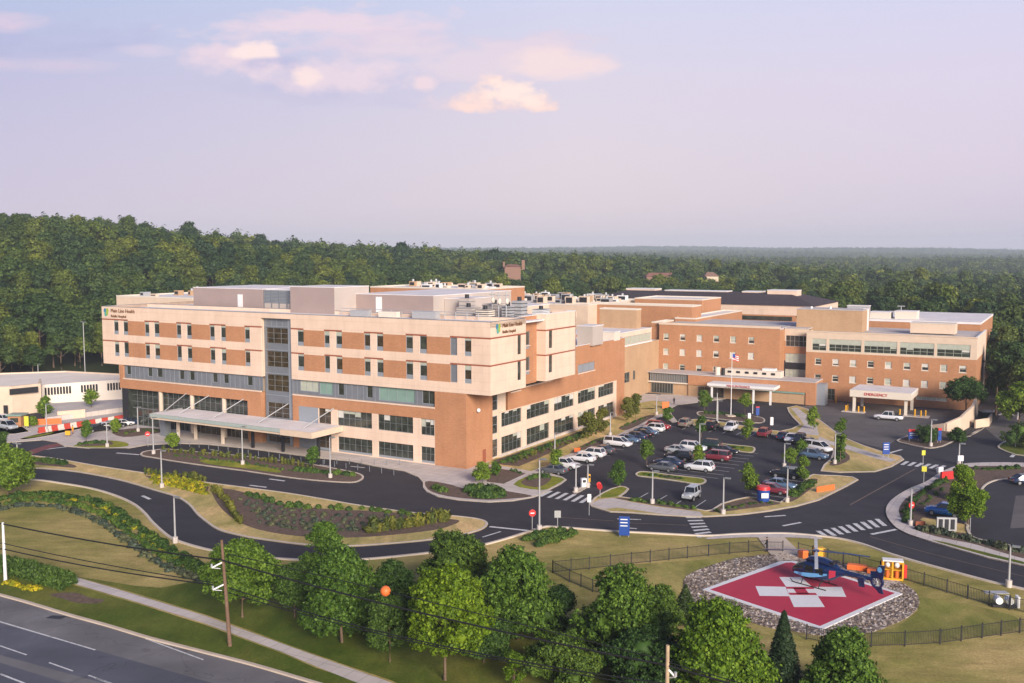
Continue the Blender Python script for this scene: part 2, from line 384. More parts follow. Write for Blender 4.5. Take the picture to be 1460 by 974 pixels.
def make_ground():
    az = list(np.linspace(-180, -42, 24)[:-1]) + list(np.linspace(-42, 42, 113)) + list(np.linspace(42, 180, 24)[1:-1])
    rr = [0] + list(np.geomspace(30, 6950, 84))
    V = []; Fq = []
    na = len(az)
    for r in rr:
        for a in az:
            x = r * math.sin(R(a)); y = r * math.cos(R(a)); V.append((x, y, ground_h(x, y) - .02))
    for i in range(len(rr) - 1):
        for j in range(na):
            k = (j + 1) % na
            Fq.append((i * na + j, i * na + k, (i + 1) * na + k, (i + 1) * na + j))
    m, nt, p = base_mat('ground_cover', .95, .1)
    tc = nt.nodes.new('ShaderNodeTexCoord'); ln = nt.nodes.new('ShaderNodeVectorMath'); ln.operation = 'LENGTH'
    nt.links.new(tc.outputs['Object'], ln.inputs[0])
    def mr(lo, hi):
        n = nt.nodes.new('ShaderNodeMapRange'); n.inputs[1].default_value = lo; n.inputs[2].default_value = hi
        nt.links.new(ln.outputs['Value'], n.inputs[0]); return n.outputs[0]
    f = ramp(nt, noise(nt, .045, 7, .62, dist=.6), [(.36, 0.0), (.64, 1.0)])
    near = mixc(nt, f, (.54, .4, .165), (.23, .225, .052))
    mow = ramp(nt, noise(nt, .5, 5, .7, stretch=(.35, 1, 1)), [(.3, (.72,) * 3), (.7, (1.16,) * 3)])
    near = mixc(nt, 1.0, near, mow, 'MULTIPLY')
    near = mixc(nt, 1.0, near, ramp(nt, noise(nt, 4, 6, .85), [(.28, (.55,) * 3), (.72, (1.35,) * 3)]), 'MULTIPLY')
    near = mixc(nt, 1.0, near, ramp(nt, noise(nt, .22, 6, .7, stretch=(.5, 1, 1), dist=.8), [(.32, (.76, .84, .68)), (.62, (1.1, 1.06, 1.05))]), 'MULTIPLY')
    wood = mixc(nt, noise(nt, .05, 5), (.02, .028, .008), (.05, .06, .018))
    hazed_far = mixc(nt, ramp(nt, noise(nt, .0016, 6), [(.4, 0.0), (.62, 1.0)]), (.06, .095, .05), (.11, .135, .075))  # far ground lighter and bluer; some distance haze put into the colour
    c = mixc(nt, mr(210, 290), near, wood); c = mixc(nt, mr(3200, 5200), c, hazed_far)
    nt.links.new(c, p.inputs['Base Color'])
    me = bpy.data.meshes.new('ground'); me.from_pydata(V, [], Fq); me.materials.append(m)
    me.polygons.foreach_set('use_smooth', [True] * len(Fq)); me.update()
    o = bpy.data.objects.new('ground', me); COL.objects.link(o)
    tag(o, kind='structure')
make_ground()

# ------------------------------------------------------------------ paved sheets and kerbed pads
def sheet(name, pts, z, m, smooth=0, kind='structure', parent=None, label=None):
    g = gp(pts) if not isinstance(pts[0], Vector) else pts
    if smooth: g = catmull(g, True, smooth)
    mb = MB(); mb.sheet(g, z, m); o = mb.build(name, parent)
    if parent is None: tag(o, label, kind=kind)
    return o
def kerb_ring(parent, g, w=.32, z=.15, m='kerb'):
    if area(g) < 0: g = g[::-1]
    i = inset(g, w); n = len(g); mb = MB()
    v = [(p.x, p.y, -.05) for p in g] + [(p.x, p.y, z) for p in g] + [(p.x, p.y, z) for p in i] + [(p.x, p.y, .02) for p in i]
    f = []
    for k in range(n):
        l = (k + 1) % n
        f += [(k, l, n + l, n + k), (n + k, n + l, 2 * n + l, 2 * n + k), (2 * n + k, 2 * n + l, 3 * n + l, 3 * n + k)]
    mb.add(v, f, m); return mb.build('kerb', parent)
def pad(name, pts, m, smooth=4, label=None, kerb=True, z=.12):
    g = gp(pts)
    if smooth: g = catmull(g, True, smooth)
    if area(g) < 0: g = g[::-1]
    mb = MB(); mb.prism(g, -.05, z, m); o = mb.build(name); tag(o, label, kind='structure')
    if kerb: kerb_ring(o, g)
    return o
def kerb_line(name, pts, w=.3, z=.15, sub=6, m='kerb', zbase=-.05):
    g = catmull(gp(pts), False, sub) if sub else gp(pts)
    mb = MB(); a = []; b = []
    for k, p in enumerate(g):
        t = g[min(k + 1, len(g) - 1)] - g[max(k - 1, 0)]; t.z = 0; t.normalize(); nrm = Vector((-t.y, t.x, 0)) * (w / 2)
        a.append(p + nrm); b.append(p - nrm)
    rings = [[(a[k].x, a[k].y, zbase), (a[k].x, a[k].y, z), (b[k].x, b[k].y, z), (b[k].x, b[k].y, zbase)] for k in range(len(g))]
    mb.loft(rings, m, True, False); o = mb.build(name); tag(o, kind='structure'); return o
def stripe(mb, p0, p1, w, m='paint', z=.03):
    a, b = (G(*p0), G(*p1)) if not isinstance(p0, Vector) else (p0, p1)
    t = (b - a); t.z = 0; t.normalize(); n = Vector((-t.y, t.x, 0)) * (w / 2)
    mb.sheet([a + n, b + n, b - n, a - n] if ccw4(a + n, b + n, b - n) else [a - n, b - n, b + n, a + n], z, m)
def ccw4(a, b, c): return (b.x - a.x) * (c.y - a.y) - (b.y - a.y) * (c.x - a.x) > 0

LOOP_S = q('f -160,676 -80,680 40,684 90,690 130,697 164,707 190,719 206,732 218,746 240,765 262,775 304,786 350,793 392,797 440,799 504,799 584,792 640,785 686,778 724,768 756,758')
ROAD_S = q('f 775,752 794,752 876,758 936,761 992,764 1020,764 1056,762 1116,761 1160,764 1194,768 1228,776 1268,790 1308,802 1348,813 1408,829 1460,841 1560,866 1700,900')
outline = catmull(gp(LOOP_S), False, 5) + catmull(gp(ROAD_S), False, 5) + gp(q('f 1760,800 1560,566 1450,553 900,553 160,556 -120,556 -400,640'))
sheet('campus_road', outline, .006, 'asphalt')
kerb_line('kerb_line', LOOP_S + q('f 770,756'), .35)
kerb_line('kerb_line', q('f 756,758 775,752') + ROAD_S[1:], .35)

# --- islands between the roads
P1 = q('f -160,648 -80,650 18,649 70,653 140,665 200,674 292,688 352,696 412,704 472,714 512,721 584,731 624,734 664,738 684,741 694,745 695,750 684,757 650,766 612,771 584,774 520,779 482,780 434,778 365,769 339,764 310,756 292,744 280,734 268,720 250,709 220,700 180,688 140,679 96,672 40,668 -80,664')
isl = pad('traffic_island', P1, 'lawn_dry', 3)
sheet('mulch_bed', q('f 304,698 340,701 380,715 420,722 480,728 540,730 600,736 640,741 655,744 645,750 620,757 560,764 500,768 440,767 390,761 352,751 325,735 308,716'), .128, 'mulch', 4, parent=isl)
sheet('mulch_bed', q('f 40,656 70,657 106,664 104,668 70,665 40,662'), .128, 'mulch', 3, parent=isl)
sheet('mulch_bed', q('f 206,679 236,684 268,684 296,692 292,704 268,700 236,692'), .126, 'mulch', 3, parent=isl)
P2 = q('f 200,648 208,644 240,641 292,646 340,650 380,655 440,662 490,671 512,676 519,681 514,686 500,689 460,687 412,682 352,673 292,665 250,659 215,653 203,651')
isl = pad('traffic_island', P2, 'mulch', 3)
sheet('lime_grass', q('f 285,657 320,657 360,664 397,671 395,675 350,669 300,663'), .128, 'lawn_lime', 3, parent=isl)
# --- forecourt and the long lawn beside the wing
P3 = q('f -90,640 60,628 80,631 92,637 104,638 128,640 160,640 182,640 210,635 250,633 292,634 352,640 404,647 456,654 498,658 532,665 574,672 596,681 603,689 603,696 608,702 624,709 654,714 696,717 732,715 760,710 769,707 784,699 800,691 808,685 802,681 788,677 782,671 800,658 830,648 864,636 894,619 918,608 941,595 950,597 958,603 966,602 958,592 956,583 966,578 996,574 1020,571 1060,566 900,562 500,562 160,566 60,604 -90,612')
fore = pad('forecourt', P3, 'concrete', 0)
sheet('lawn', q('f 692,663 706,654 760,634 820,612 877,592 905,584 942,582 950,586 950,590 938,592 918,603 893,614 862,631 830,643 797,653 782,664 757,673 720,666'), .126, 'lawn_dry', 0, parent=fore)
sheet('mulch_bed', q('f 702,658 760,639 810,622 850,607 866,601 870,606 840,620 800,640 764,656 740,666 716,664'), .132, 'mulch', 0, parent=fore)
sheet('mulch_bed', q('f 812,647 836,633 856,625 872,624 864,631 838,643'), .132, 'mulch', 3, parent=fore)
sheet('mulch_bed', q('f 882,611 900,603 920,594 934,593 918,603 894,614'), .132, 'mulch', 3, parent=fore)
sheet('mulch_bed', q('f 690,665 750,676 718,691 694,688'), .126, 'mulch', 0, parent=fore)
sheet('mulch_bed', q('f 606,688 622,688 646,693 664,698 704,698 726,702 750,706 758,709 732,712 696,714 654,711 626,706 610,699'), .126, 'mulch', 2, parent=fore)
sheet('lawn', q('f 732,692 764,676 784,679 804,684 795,691 774,700'), .126, 'lawn_lime', 3, parent=fore)
sheet('mulch_bed', q('f 742,689 766,677 786,680 780,690 764,696'), .132, 'mulch', 3, parent=fore)
sheet('lawn', q('f 104,637 130,630 158,629 180,632 182,637 160,639 128,639'), .126, 'lawn_lime', 3, parent=fore)
sheet('mulch_bed', q('f 110,636 132,631 156,630 160,635 130,637'), .132, 'mulch', 3, parent=fore)
sheet('mulch_bed', q('f 160,616 200,611 240,614 214,620 176,624'), .126, 'mulch', 3, parent=fore)
sheet('lawn', q('f 896,578 930,572 956,574 950,580 930,584 900,584'), .126, 'lawn_dry', 0, parent=fore)
# --- left entrance median and yard
md = pad('traffic_island', q('f 28,626 60,618 100,611 134,605 138,607 104,615 66,623 34,628'), 'concrete2', 3)
sheet('lawn', q('f 34,625 60,620 76,617 70,620 44,625'), .128, 'lawn_lime', 3, parent=md)
pad('concrete_yard', q('f -120,606 0,602 34,609 44,616 20,620 -120,622'), 'concrete', 0)
# --- parking lot islands
isl = pad('traffic_island', q('g4 150,583 168,570 200,565 300,574 400,588 600,610 648,622 655,638 620,655 540,650 450,635 250,608 165,598'), 'lawn_lime', 3)
sheet('mulch_bed', q('g4 330,588 450,602 500,620 420,622 320,604'), .128, 'mulch', 2, parent=isl)
isl = pad('traffic_island', q('g4 720,362 760,364 840,374 980,388 1005,408 980,430 900,424 800,408 730,390'), 'lawn_lime', 3)
sheet('mulch_bed', q('g4 740,368 820,378 850,400 780,396'), .128, 'mulch', 2, parent=isl)
isl = pad('traffic_island', q('f 840,719 847,711 858,704 870,698 884,694 892,695 897,698 893,703 884,709 906,712 936,717 966,721 996,727 1006,729 1014,728 1028,719 1048,713 1068,709 1084,711 1112,717 1126,706 1154,679 1160,677 1168,678 1196,679 1216,681 1224,685 1208,694 1188,704 1168,714 1136,723 1096,730 1056,735 1024,737 1004,738 976,737.4 936,735 896,732 870,731 856,727 843,723'), 'lawn_dry', 0)
sheet('sidewalk', q('f 842,719 856,713 874,711 900,717 940,724 980,729 998,731 1003,737 976,736.6 944,734 910,729 880,725 864,727 850,724'), .127, 'concrete', 0, parent=isl)
sheet('lawn', q('f 846,711 858,705 870,699.5 884,695.5 890,696 894,699 888,704 878,709 860,711'), .127, 'lawn_lime', 2, parent=isl)
sheet('mulch_bed', q('f 876,711.5 886,710.5 936,718.5 966,722.5 992,728 982,728.5 940,723 900,716'), .127, 'mulch', 0, parent=isl)
sheet('mulch_bed', q('f 1010,731 1030,721 1050,715 1068,711.5 1084,713 1113,718 1100,722 1060,727 1030,731'), .127, 'mulch', 2, parent=isl)
sheet('mulch_bed', q('f 1117,717 1130,706 1152,686 1166,684 1160,694 1146,706 1130,716'), .127, 'mulch', 2, parent=isl)
# --- pad between the lot, the lane and the emergency drive
isl = pad('traffic_island', q('f 967,601.5 990,598.5 1010,599.5 1040,604 1076,611 1112,615.5 1128,612 1140,606 1130,596 1124,588 1122,582 1136,579 1152,584 1166,597 1182,609 1196,620 1210,627 1232,636 1262,646 1284,651 1289,656 1272,666 1248,673.5 1196,674.5 1170,672 1174,664 1184,655 1188,645 1180,635 1166,628 1140,622 1112,621.5 1080,617 1050,612 1010,608.5 985,606.5 968,606'), 'lawn_dry', 0)
sheet('sidewalk', q('f 1168,623 1184,630 1204,634 1236,644 1264,652 1278,657 1270,660 1246,654 1212,643 1184,635 1166,628'), .127, 'concrete', 0, parent=isl)
sheet('sidewalk', q('f 1128,583 1136,582 1150,592 1164,606 1168,622 1150,620 1136,617 1146,607 1140,597'), .127, 'concrete', 0, parent=isl)
sheet('mulch_bed', q('f 1186,640 1206,646 1212,656 1196,664 1182,664 1190,653'), .127, 'mulch', 2, parent=isl)
isl = pad('traffic_island', q('g4 585,150 595,140 620,137 700,145 830,158 960,165 1050,180 1075,200 1050,218 950,215 800,197 650,180 600,165'), 'mulch', 3)
isl = pad('traffic_island', q('f 1278,629 1294,622 1320,619 1345,612 1372,625 1388,617 1404,610 1392,618 1376,625 1360,630 1345,637 1326,640 1310,637.5 1290,633'), 'mulch', 2)
isl = pad('traffic_island', q('f 1422,637 1432,630 1448,625 1480,618 1560,620 1560,660 1460,650.5 1444,648 1428,642'), 'lawn_lush', 2)
# --- right-hand planted pad with its curved walk and the second lot
WALK_O = q('f 1620,668 1460,661 1392,661 1368,664 1342,674 1320,688 1296,698 1276,710 1266,720 1263,730 1266,740 1274,750 h5 560,0 640,40 800,92 1000,150 1200,207 1459,264 1700,312')
WALK_I = q('h5 1700,262 1459,216 1300,172 1100,112 850,62 700,15 f 1302,752 1288,744 1283,736 1282,726 1292,712 1312,700 1348,680 1364,673 1392,666 1460,667 1620,674')
rp = pad('planted_pad', WALK_O + q('h5 1900,200 f 1900,700'), 'mulch', 0)
sheet('sidewalk', catmull(gp(WALK_O), False, 4) + catmull(gp(WALK_I), False, 4), .153, 'concrete', 0, parent=rp)
lot = sheet('parking_lot', q('f 1700,682 1460,684 1428,685 1412,689 1402,696 1396,708 1388,730 g5 1060,945 1050,974 h5 1080,45 1130,80 1300,112 1459,152 1700,205'), .128, 'asphalt', 0, parent=rp)
kerb_line('kerb_line', q('f 1600,684 1460,684 1428,685 1412,689 1402,696 1396,708 1388,730'), .3, .24, 4, zbase=.1)
kerb_line('kerb_line', q('g5 1040,940 1060,955 1055,974 h5 1075,45 1130,78 1300,110 1459,150'), .3, .24, 3, zbase=.1)
sheet('parking_bay', q('g5 790,820 1060,850 1040,940 752,888'), .129, 'asphalt', 0, parent=rp)
sheet('lawn', q('g5 740,895 1035,945 1055,960 f 1378,762 1350,758 1322,750 1312,742'), .128, 'lawn_dry', 0, parent=rp)
sheet('verge', q('h5 800,80 900,100 1100,150 1459,240 1459,258 1200,198 1000,142 850,100'), .155, 'lawn_lush', 0, parent=rp)
sheet('old_paving', q('g5 1400,740 1500,735 1600,960 1360,974'), .135, 'asphalt_er', 0, parent=rp)
# --- emergency drive, older grey asphalt
sheet('emergency_drive', q('f 1128,581 1160,577 1200,566 1300,570 1392,590 1400,600 1340,614 1300,622 1276,628 1262,640 1236,634 1210,625 1196,618 1182,607 1166,595 1150,583'), .01, 'asphalt_er')
sheet('back_road', q('f 1404,610 1424,596 1436,580 1446,566 1462,566 1470,590 1460,614 1430,632'), .01, 'asphalt_er')
# --- helipad
gr = [G(x, y) for x, y in q('f 974,838 978,823 996,813 1016,806 1046,797 1076,793 1096,791 1140,790 1180,797 1225,810 1268,825 1290,834 1304,843 1310,855 1308,867 1296,879 1272,891 1244,901 1208,906 1168,906 1136,901 1096,895 1056,882 1014,869 990,858 978,848')]
gr = catmull(gr, True, 4)
if area(gr) < 0: gr = gr[::-1]
gm, nt, p = base_mat('river_stones', .85, .3)
vo = nt.nodes.new('ShaderNodeTexVoronoi'); vo.inputs['Scale'].default_value = 2.6
tc = nt.nodes.new('ShaderNodeTexCoord'); nt.links.new(tc.outputs['Object'], vo.inputs[0])
sx = nt.nodes.new('ShaderNodeSeparateColor'); nt.links.new(vo.outputs['Color'], sx.inputs[0])
stone = ramp(nt, sx.outputs[0], [(0, (.2, .155, .125)), (.4, (.36, .29, .235)), (.7, (.46, .39, .34)), (1, (.62, .55, .49))])
gap = ramp(nt, vo.outputs['Distance'], [(.25, (1, 1, 1)), (.6, (.45, .42, .4))])
nt.links.new(mixc(nt, 1.0, stone, gap, 'MULTIPLY'), p.inputs['Base Color'])
bp = nt.nodes.new('ShaderNodeBump'); bp.inputs['Strength'].default_value = 1.0; bp.inputs['Distance'].default_value = .15; bp.invert = True
nt.links.new(vo.outputs['Distance'], bp.inputs['Height']); nt.links.new(bp.outputs[0], p.inputs['Normal'])
M['stones'] = gm
mb = MB(); mb.prism(gr, -.02, .05, 'stones'); tag(mb.build('gravel_ring'), kind='structure')
# loose stones lying on the ring
xs = [p_.x for p_ in gr]; ys = [p_.y for p_ in gr]
def inside(p_, poly):
    c = False; n = len(poly)
    for i in range(n):
        a, b = poly[i - 1], poly[i]
        if (a[1] > p_[1]) != (b[1] > p_[1]) and p_[0] < (b[0] - a[0]) * (p_[1] - a[1]) / (b[1] - a[1]) + a[0]: c = not c
    return c
DIA = gp(q('f 1002,842 1113,801.5 1134,801.5 1287,848 1172,899'))
if area(DIA) < 0: DIA = DIA[::-1]
mb = MB(); n_st = 0
while n_st < 2600:
    x = random.uniform(min(xs), max(xs)); y = random.uniform(min(ys), max(ys))
    if not inside((x, y), gr) or inside((x, y), DIA): continue
    r = random.uniform(.06, .16); n_st += 1; v = []
    for k, (cx, cz) in enumerate(((1, 0), (.2, .75))):
        for j in range(5):
            a = 2 * math.pi * j / 5 + random.uniform(-.3, .3); rr = r * cx * random.uniform(.8, 1.2)
            v.append((x + rr * math.cos(a), y + rr * math.sin(a) * .8, .045 + cz * r))
    mb.add(v, [(j, (j + 1) % 5, 5 + (j + 1) % 5, 5 + j) for j in range(5)] + [(5, 6, 7, 8, 9)], 'stones')
tag(mb.build('loose_stones'), 'grey river stones spread in a ring around the red helipad', 'stones', kind='stuff')
hp = MB(); hp.prism(DIA, -.02, .13, 'white'); hp = hp.build('helipad')
tag(hp, kind='structure')
red = inset(DIA, .75); mb = MB(); mb.sheet(red, .134, 'helired'); mb.build('red_field', hp)
mb = MB()
for poly in ('1111,824.6 1142,824.6 1158,838.6 1121,838.6', '1077,837.5 1120,838.6 1125,852 1083,851.5', '1158,838.6 1200,838.6 1206.5,853 1166,852', '1125,852 1166,852 1176,867.5 1132,867.5', '1121,838.6 1158,838.6 1166,852 1125,852'):
    g = gp(q('f ' + poly)); mb.sheet(g if area(g) > 0 else g[::-1], .138, 'white')
mb.build('white_cross', hp)
mb = MB()
for a, b, w in (((1121, 840), (1160, 840.3), .32), ((1125, 848.6), (1164, 848.9), .32), ((1139, 840.2), (1145, 848.7), .62)):
    pa, pb = G(*a), G(*b); t = (pb - pa).normalized(); n_ = Vector((-t.y, t.x, 0)) * w
    g = [pa + n_, pb + n_, pb - n_, pa - n_]; mb.sheet(g if area(g) > 0 else g[::-1], .142, 'helired')
mb.build('painted_letter', hp)
sheet('helipad_path', q('f 1080,766 1118,766 1140,787 1146,798 1112,800 1104,797 1096,788'), .056, 'concrete2')
sheet('helipad_path', q('f 1236,842 1260,830 1276,826 1284,830 1262,840 1250,847'), .058, 'concrete')
sheet('kerb_apron', q('f 1004,768 1022,764.5 1056,762.5 1116,761.5 1160,764.5 1174,768 1170,769.5 1140,767.5 1110,766.5 1056,767 1010,769.5'), .06, 'concrete')
# --- highway with verge, footpath
HW = q('f -200,800 0,849 96,877 154,893 214,911 292,931 362,949 440,972 520,996 700,1060')
sheet('highway', gp(HW + q('f 400,1500 -900,1500 -900,900')), .006, 'asphalt_old')
kerb_line('kerb_line', HW, .35, .14, 4, 'concrete2')
sheet('travel_lane', q('f -300,800 0,889 136,927 260,962 420,1008 330,1040 150,975 0,934 -300,850'), .011, 'asphalt_lane')
sheet('travel_lane', q('f -300,872 0,945 130,985 300,1040 200,1060 0,985 -300,905'), .010, 'asphalt_lane')
mb = MB()
for a, b, w in (((-100, 857), (136, 927), .17), ((0, 921), (38, 934), .15), ((70, 945), (104, 957), .15), ((136, 967), (170, 980), .15), ((0, 961), (36, 975), .2), ((-120, 890), (-60, 907), .15), ((208, 911), (290, 941), .15), ((126, 963), (160, 975), .15)):
    stripe(mb, a, b, w, 'paint', .016)
tag(mb.build('road_marking'), kind='structure')
mb = MB(); c = G(80, 880); mb.sheet([c + Vector(v) for v in ((-.9, -.25, 0), (.7, -.6, 0), (1, .3, 0), (-.6, .45, 0))], .013, 'darkmetal')
tag(mb.build('drain_grate'), 'dark storm drain grate in the highway gutter', 'drain')
sheet('footpath', q('f -60,782 0,798 66,813 108,823 160,838 292,878 400,917 492,950 560,974 760,1050 730,1075 530,982 450,950 400,929 292,889 200,860 104,832 60,818 0,803 -60,787'), .01, 'concrete')
sheet('verge', q('f -80,826 0,846 96,873 154,889 214,907 292,927 362,945 440,968 540,1000 560,988 450,952 400,931 292,891 200,862 104,834 60,822 -60,790'), .004, 'lawn_lush')
sheet('verge', q('f 108,822 160,836 292,876 400,915 492,948 560,971 680,1016 900,1010 960,950 900,905 800,880 700,850 600,830 480,815 380,812 300,822 230,838 160,830'), .005, 'lawn_lush', 2)
sheet('lawn', q('f 850,812 980,800 1060,793 1100,792 1000,812 975,830 985,856 1040,885 1100,902 1200,912 1260,905 1310,870 1312,852 1380,862 1450,880 1440,900 1340,913 1200,918 1060,900 960,880 900,850'), .004, 'lawn', 2)
g = sheet('mulch_bed', q('h1 350,465 450,450 560,455 650,490 740,500 700,525 560,525 450,495'), .01, 'mulch', 3)

# ------------------------------------------------------------------ markings
def dashset(name, rows, m='paint', z=.014):
    mb = MB()
    for a, b, w in rows: stripe(mb, a, b, w, m, z)
    return tag(mb.build(name), kind='structure')
def zebra(name, a0, b0, a1, b1, n, w, m='paint'):
    # n bars whose near ends run a0->a1 and far ends b0->b1
    rows = []
    for i in range(n):
        k = i / (n - 1)
        rows.append(((a0[0] + (a1[0] - a0[0]) * k, a0[1] + (a1[1] - a0[1]) * k), (b0[0] + (b1[0] - b0[0]) * k, b0[1] + (b1[1] - b0[1]) * k), w))
    return dashset(name, rows, m)
zebra('crosswalk', (770, 708), (786, 700), (828, 717), (842, 708), 6, .6)
zebra('crosswalk', (978, 738), (1000, 738), (994, 766), (1016, 763), 7, .55)
zebra('crosswalk', (1166, 757), (1180, 766), (1250, 740), (1262, 750), 9, .6)
zebra('crosswalk', (1286, 663), (1294, 658), (1336, 669), (1347, 664), 6, .6)
zebra('crosswalk', (1424, 592), (1429, 590), (1444, 592), (1449, 590), 4, .5)
dashset('road_marking', [((698, 751), (756, 757), .5), ((688, 766), (714, 758), .25), ((1242, 762), (1278, 755), .5), ((1268, 646), (1286, 641), .5), ((1442, 652), (1449, 645), .6),
    ((356, 692), (380, 695), .45), ((384, 683), (406, 686), .45), ((64, 641), (96, 637), .5), ((203, 707), (214, 712), .5), ((166, 646), (199, 648.5), .5),
    ((1090, 737), (1120, 735), .4), ((1116, 750), (1142, 745), .4), ((880, 740), (914, 741), .3), ((884, 752), (908, 754), .3),
    ((500, 665), (520, 667), .3), ((482, 672), (500, 674), .3), ((456, 663), (470, 665), .3), ((300, 641), (312, 643), .3)])
dashset('road_marking', [((1212, 720), (1306, 668), .22), ((800, 738), (876, 743), .16), ((880, 745), (980, 749), .16), ((1240, 765), (1310, 785), .14), ((1310, 785), (1380, 803), .14), ((1380, 803), (1460, 822), .14)], 'paint_y')
# stalls
rows = []
for i in range(11):
    s0, b0 = W2L(G(906, 713)); s = s0 + 2.75 * 1.0 * i
    if i in (0, 1, 2, 3): rows.append((L(s0 + i * 2.9, b0), L(s0 + i * 2.9, b0 + 4.8), .12))
s0, b0 = W2L(G(798, 659))
for i in range(15): rows.append((L(s0 + .4, b0 + i * 2.95), L(s0 + 5.2, b0 + i * 2.95), .12))
s0, b0 = W2L(G(936, 672))
for i in range(9): rows.append((L(s0 + .0, b0 + i * 2.75), L(s0 + 10.2, b0 + i * 2.75), .12))
s0, b0 = W2L(G(985, 607))
for i in range(10): rows.append((L(s0 + i * 2.75, b0 - .4), L(s0 + i * 2.75, b0 - 5.2), .12))
s0, b0 = W2L(G(1114, 716))
for i in range(7): rows.append((L(s0 - .3, b0 + i * 2.8), L(s0 - 5.0, b0 + i * 2.8), .12))
dashset('parking_lines', rows, 'paint')
s0, b0 = W2L(G(1070, 612))
dashset('accessible_marking', [(L(s0 + i * .9, b0 - 1), L(s0 + 1.6 + i * .9, b0 - 5), .3) for i in range(7)], 'paint_blue', .018)
# brick-red crossings at the left entrance
for t in ('f 18,651 40,643 70,634 84,632 90,635 62,642 34,653', 'f 60,622 90,625 88,629 66,627', 'f 22,619 60,616 58,620 26,623'):
    sheet('paved_crossing', q(t), .016, 'paver_red')
# ------------------------------------------------------------------ buildings (campus grid: s right, b away, z up)
BASES = {}
def bld(name, label, cat, s=0.0, b=0.0, group=None):
    o = empty(name, mat=CAMPUS @ Matrix.Translation((s, b, 0))); tag(o, label, cat, group); BASES[o.name] = Vector((s, b, 0)); return o
def top_root(o):
    while o.parent: o = o.parent
    return o
def part(mb, name, parent):
    o = mb.build(name, parent); o.data.transform(Matrix.Translation(-BASES[top_root(parent).name])); return o
def fbox(mb, pl, u0, u1, z0, z1, d0, d1, m):
    if pl[0] == 'F': mb.box(u0, u1, pl[1] + d0, pl[1] + d1, z0, z1, m)
    else: mb.box(pl[1] - d1, pl[1] - d0, u0, u1, z0, z1, m)
def wall_grid(mb, pl, u0, u1, z0, z1, holes, matf, cu=(), cz=(), th=.3):
    us = sorted({round(x, 3) for x in [u0, u1, *cu] + [h[0] for h in holes] + [h[1] for h in holes] if u0 - 1e-3 <= x <= u1 + 1e-3})
    zs = sorted({round(x, 3) for x in [z0, z1, *cz] + [h[2] for h in holes] + [h[3] for h in holes] if z0 - 1e-3 <= x <= z1 + 1e-3})
    for zi in range(len(zs) - 1):
        run = None
        for ui in range(len(us) - 1):
            uc = (us[ui] + us[ui + 1]) / 2; zc = (zs[zi] + zs[zi + 1]) / 2
            m = None if any(h[0] < uc < h[1] and h[2] < zc < h[3] for h in holes) else matf(uc, zc)
            if run and run[2] == m: run[1] = us[ui + 1]
            else:
                if run and run[2]: fbox(mb, pl, run[0], run[1], zs[zi], zs[zi + 1], 0, th, run[2])
                run = [us[ui], us[ui + 1], m]
        if run and run[2]: fbox(mb, pl, run[0], run[1], zs[zi], zs[zi + 1], 0, th, run[2])
BR_ = random.Random(21)
def window(parent, pl, u0, u1, z0, z1, g='glass', nu=1, nz=1, fr='mullion', fw=.07, rec=.12, low=0.0, lowm='spandrel', name='window', sill=None, head=0.0, blinds=None):
    mb = MB()
    if blinds:
        for i in range(nu):
            a_, b_ = u0 + (u1 - u0) * i / nu, u0 + (u1 - u0) * (i + 1) / nu; h_ = (z1 - z0) * BR_.choice(blinds)
            if h_ > .05: fbox(mb, pl, a_ + .02, b_ - .02, z1 - h_, z1 - fw, rec + .03, rec + .045, BR_.choice(('glass_pale', 'glass_white')))
    if low: fbox(mb, pl, u0, u1, z0, z0 + low, rec - .03, rec + .1, lowm); z0 += low
    if head: fbox(mb, pl, u0, u1, z1 - head, z1, rec - .03, rec + .1, 'glass_pale'); z1 -= head
    if sill: fbox(mb, pl, u0 - .1, u1 + .1, z0 - .14, z0 - .003, -.08, rec - .04, sill)
    fbox(mb, pl, u0, u1, z0, z0 + fw, rec, rec + .1, fr); fbox(mb, pl, u0, u1, z1 - fw, z1, rec, rec + .1, fr)
    fbox(mb, pl, u0, u0 + fw, z0 + fw, z1 - fw, rec, rec + .1, fr); fbox(mb, pl, u1 - fw, u1, z0 + fw, z1 - fw, rec, rec + .1, fr)
    for i in range(1, nu):
        u = u0 + (u1 - u0) * i / nu; fbox(mb, pl, u - fw * .4, u + fw * .4, z0 + fw, z1 - fw, rec + .004, rec + .09, fr)
    for i in range(1, nz):
        z = z0 + (z1 - z0) * i / nz; fbox(mb, pl, u0 + fw, u1 - fw, z - fw * .35, z + fw * .35, rec + .008, rec + .085, fr)
    o = part(mb, name, parent)
    gm_ = MB(); fbox(gm_, pl, u0 + fw * .5, u1 - fw * .5, z0 + fw * .5, z1 - fw * .5, rec + .05, rec + .08, g)
    part(gm_, 'glass_pane', o); return o
def roof_box(mb, s0, s1, b0, b1, z, m='roof', par=.5, wall='cream', cop='white', tw=.35, proud=0.02):
    mb.box(s0 + tw, s1 - tw, b0 + tw, b1 - tw, z - .3, z, m)
    for (a, c, d, e) in ((s0, s1, b0, b0 + tw), (s0, s1, b1 - tw, b1), (s0, s0 + tw, b0 + tw, b1 - tw), (s1 - tw, s1, b0 + tw, b1 - tw)):
        mb.box(a, c, d, e, z - .3, z + par, wall); mb.box(a - proud, c + proud, d - proud, e + proud, z + par, z + par + .08, cop)

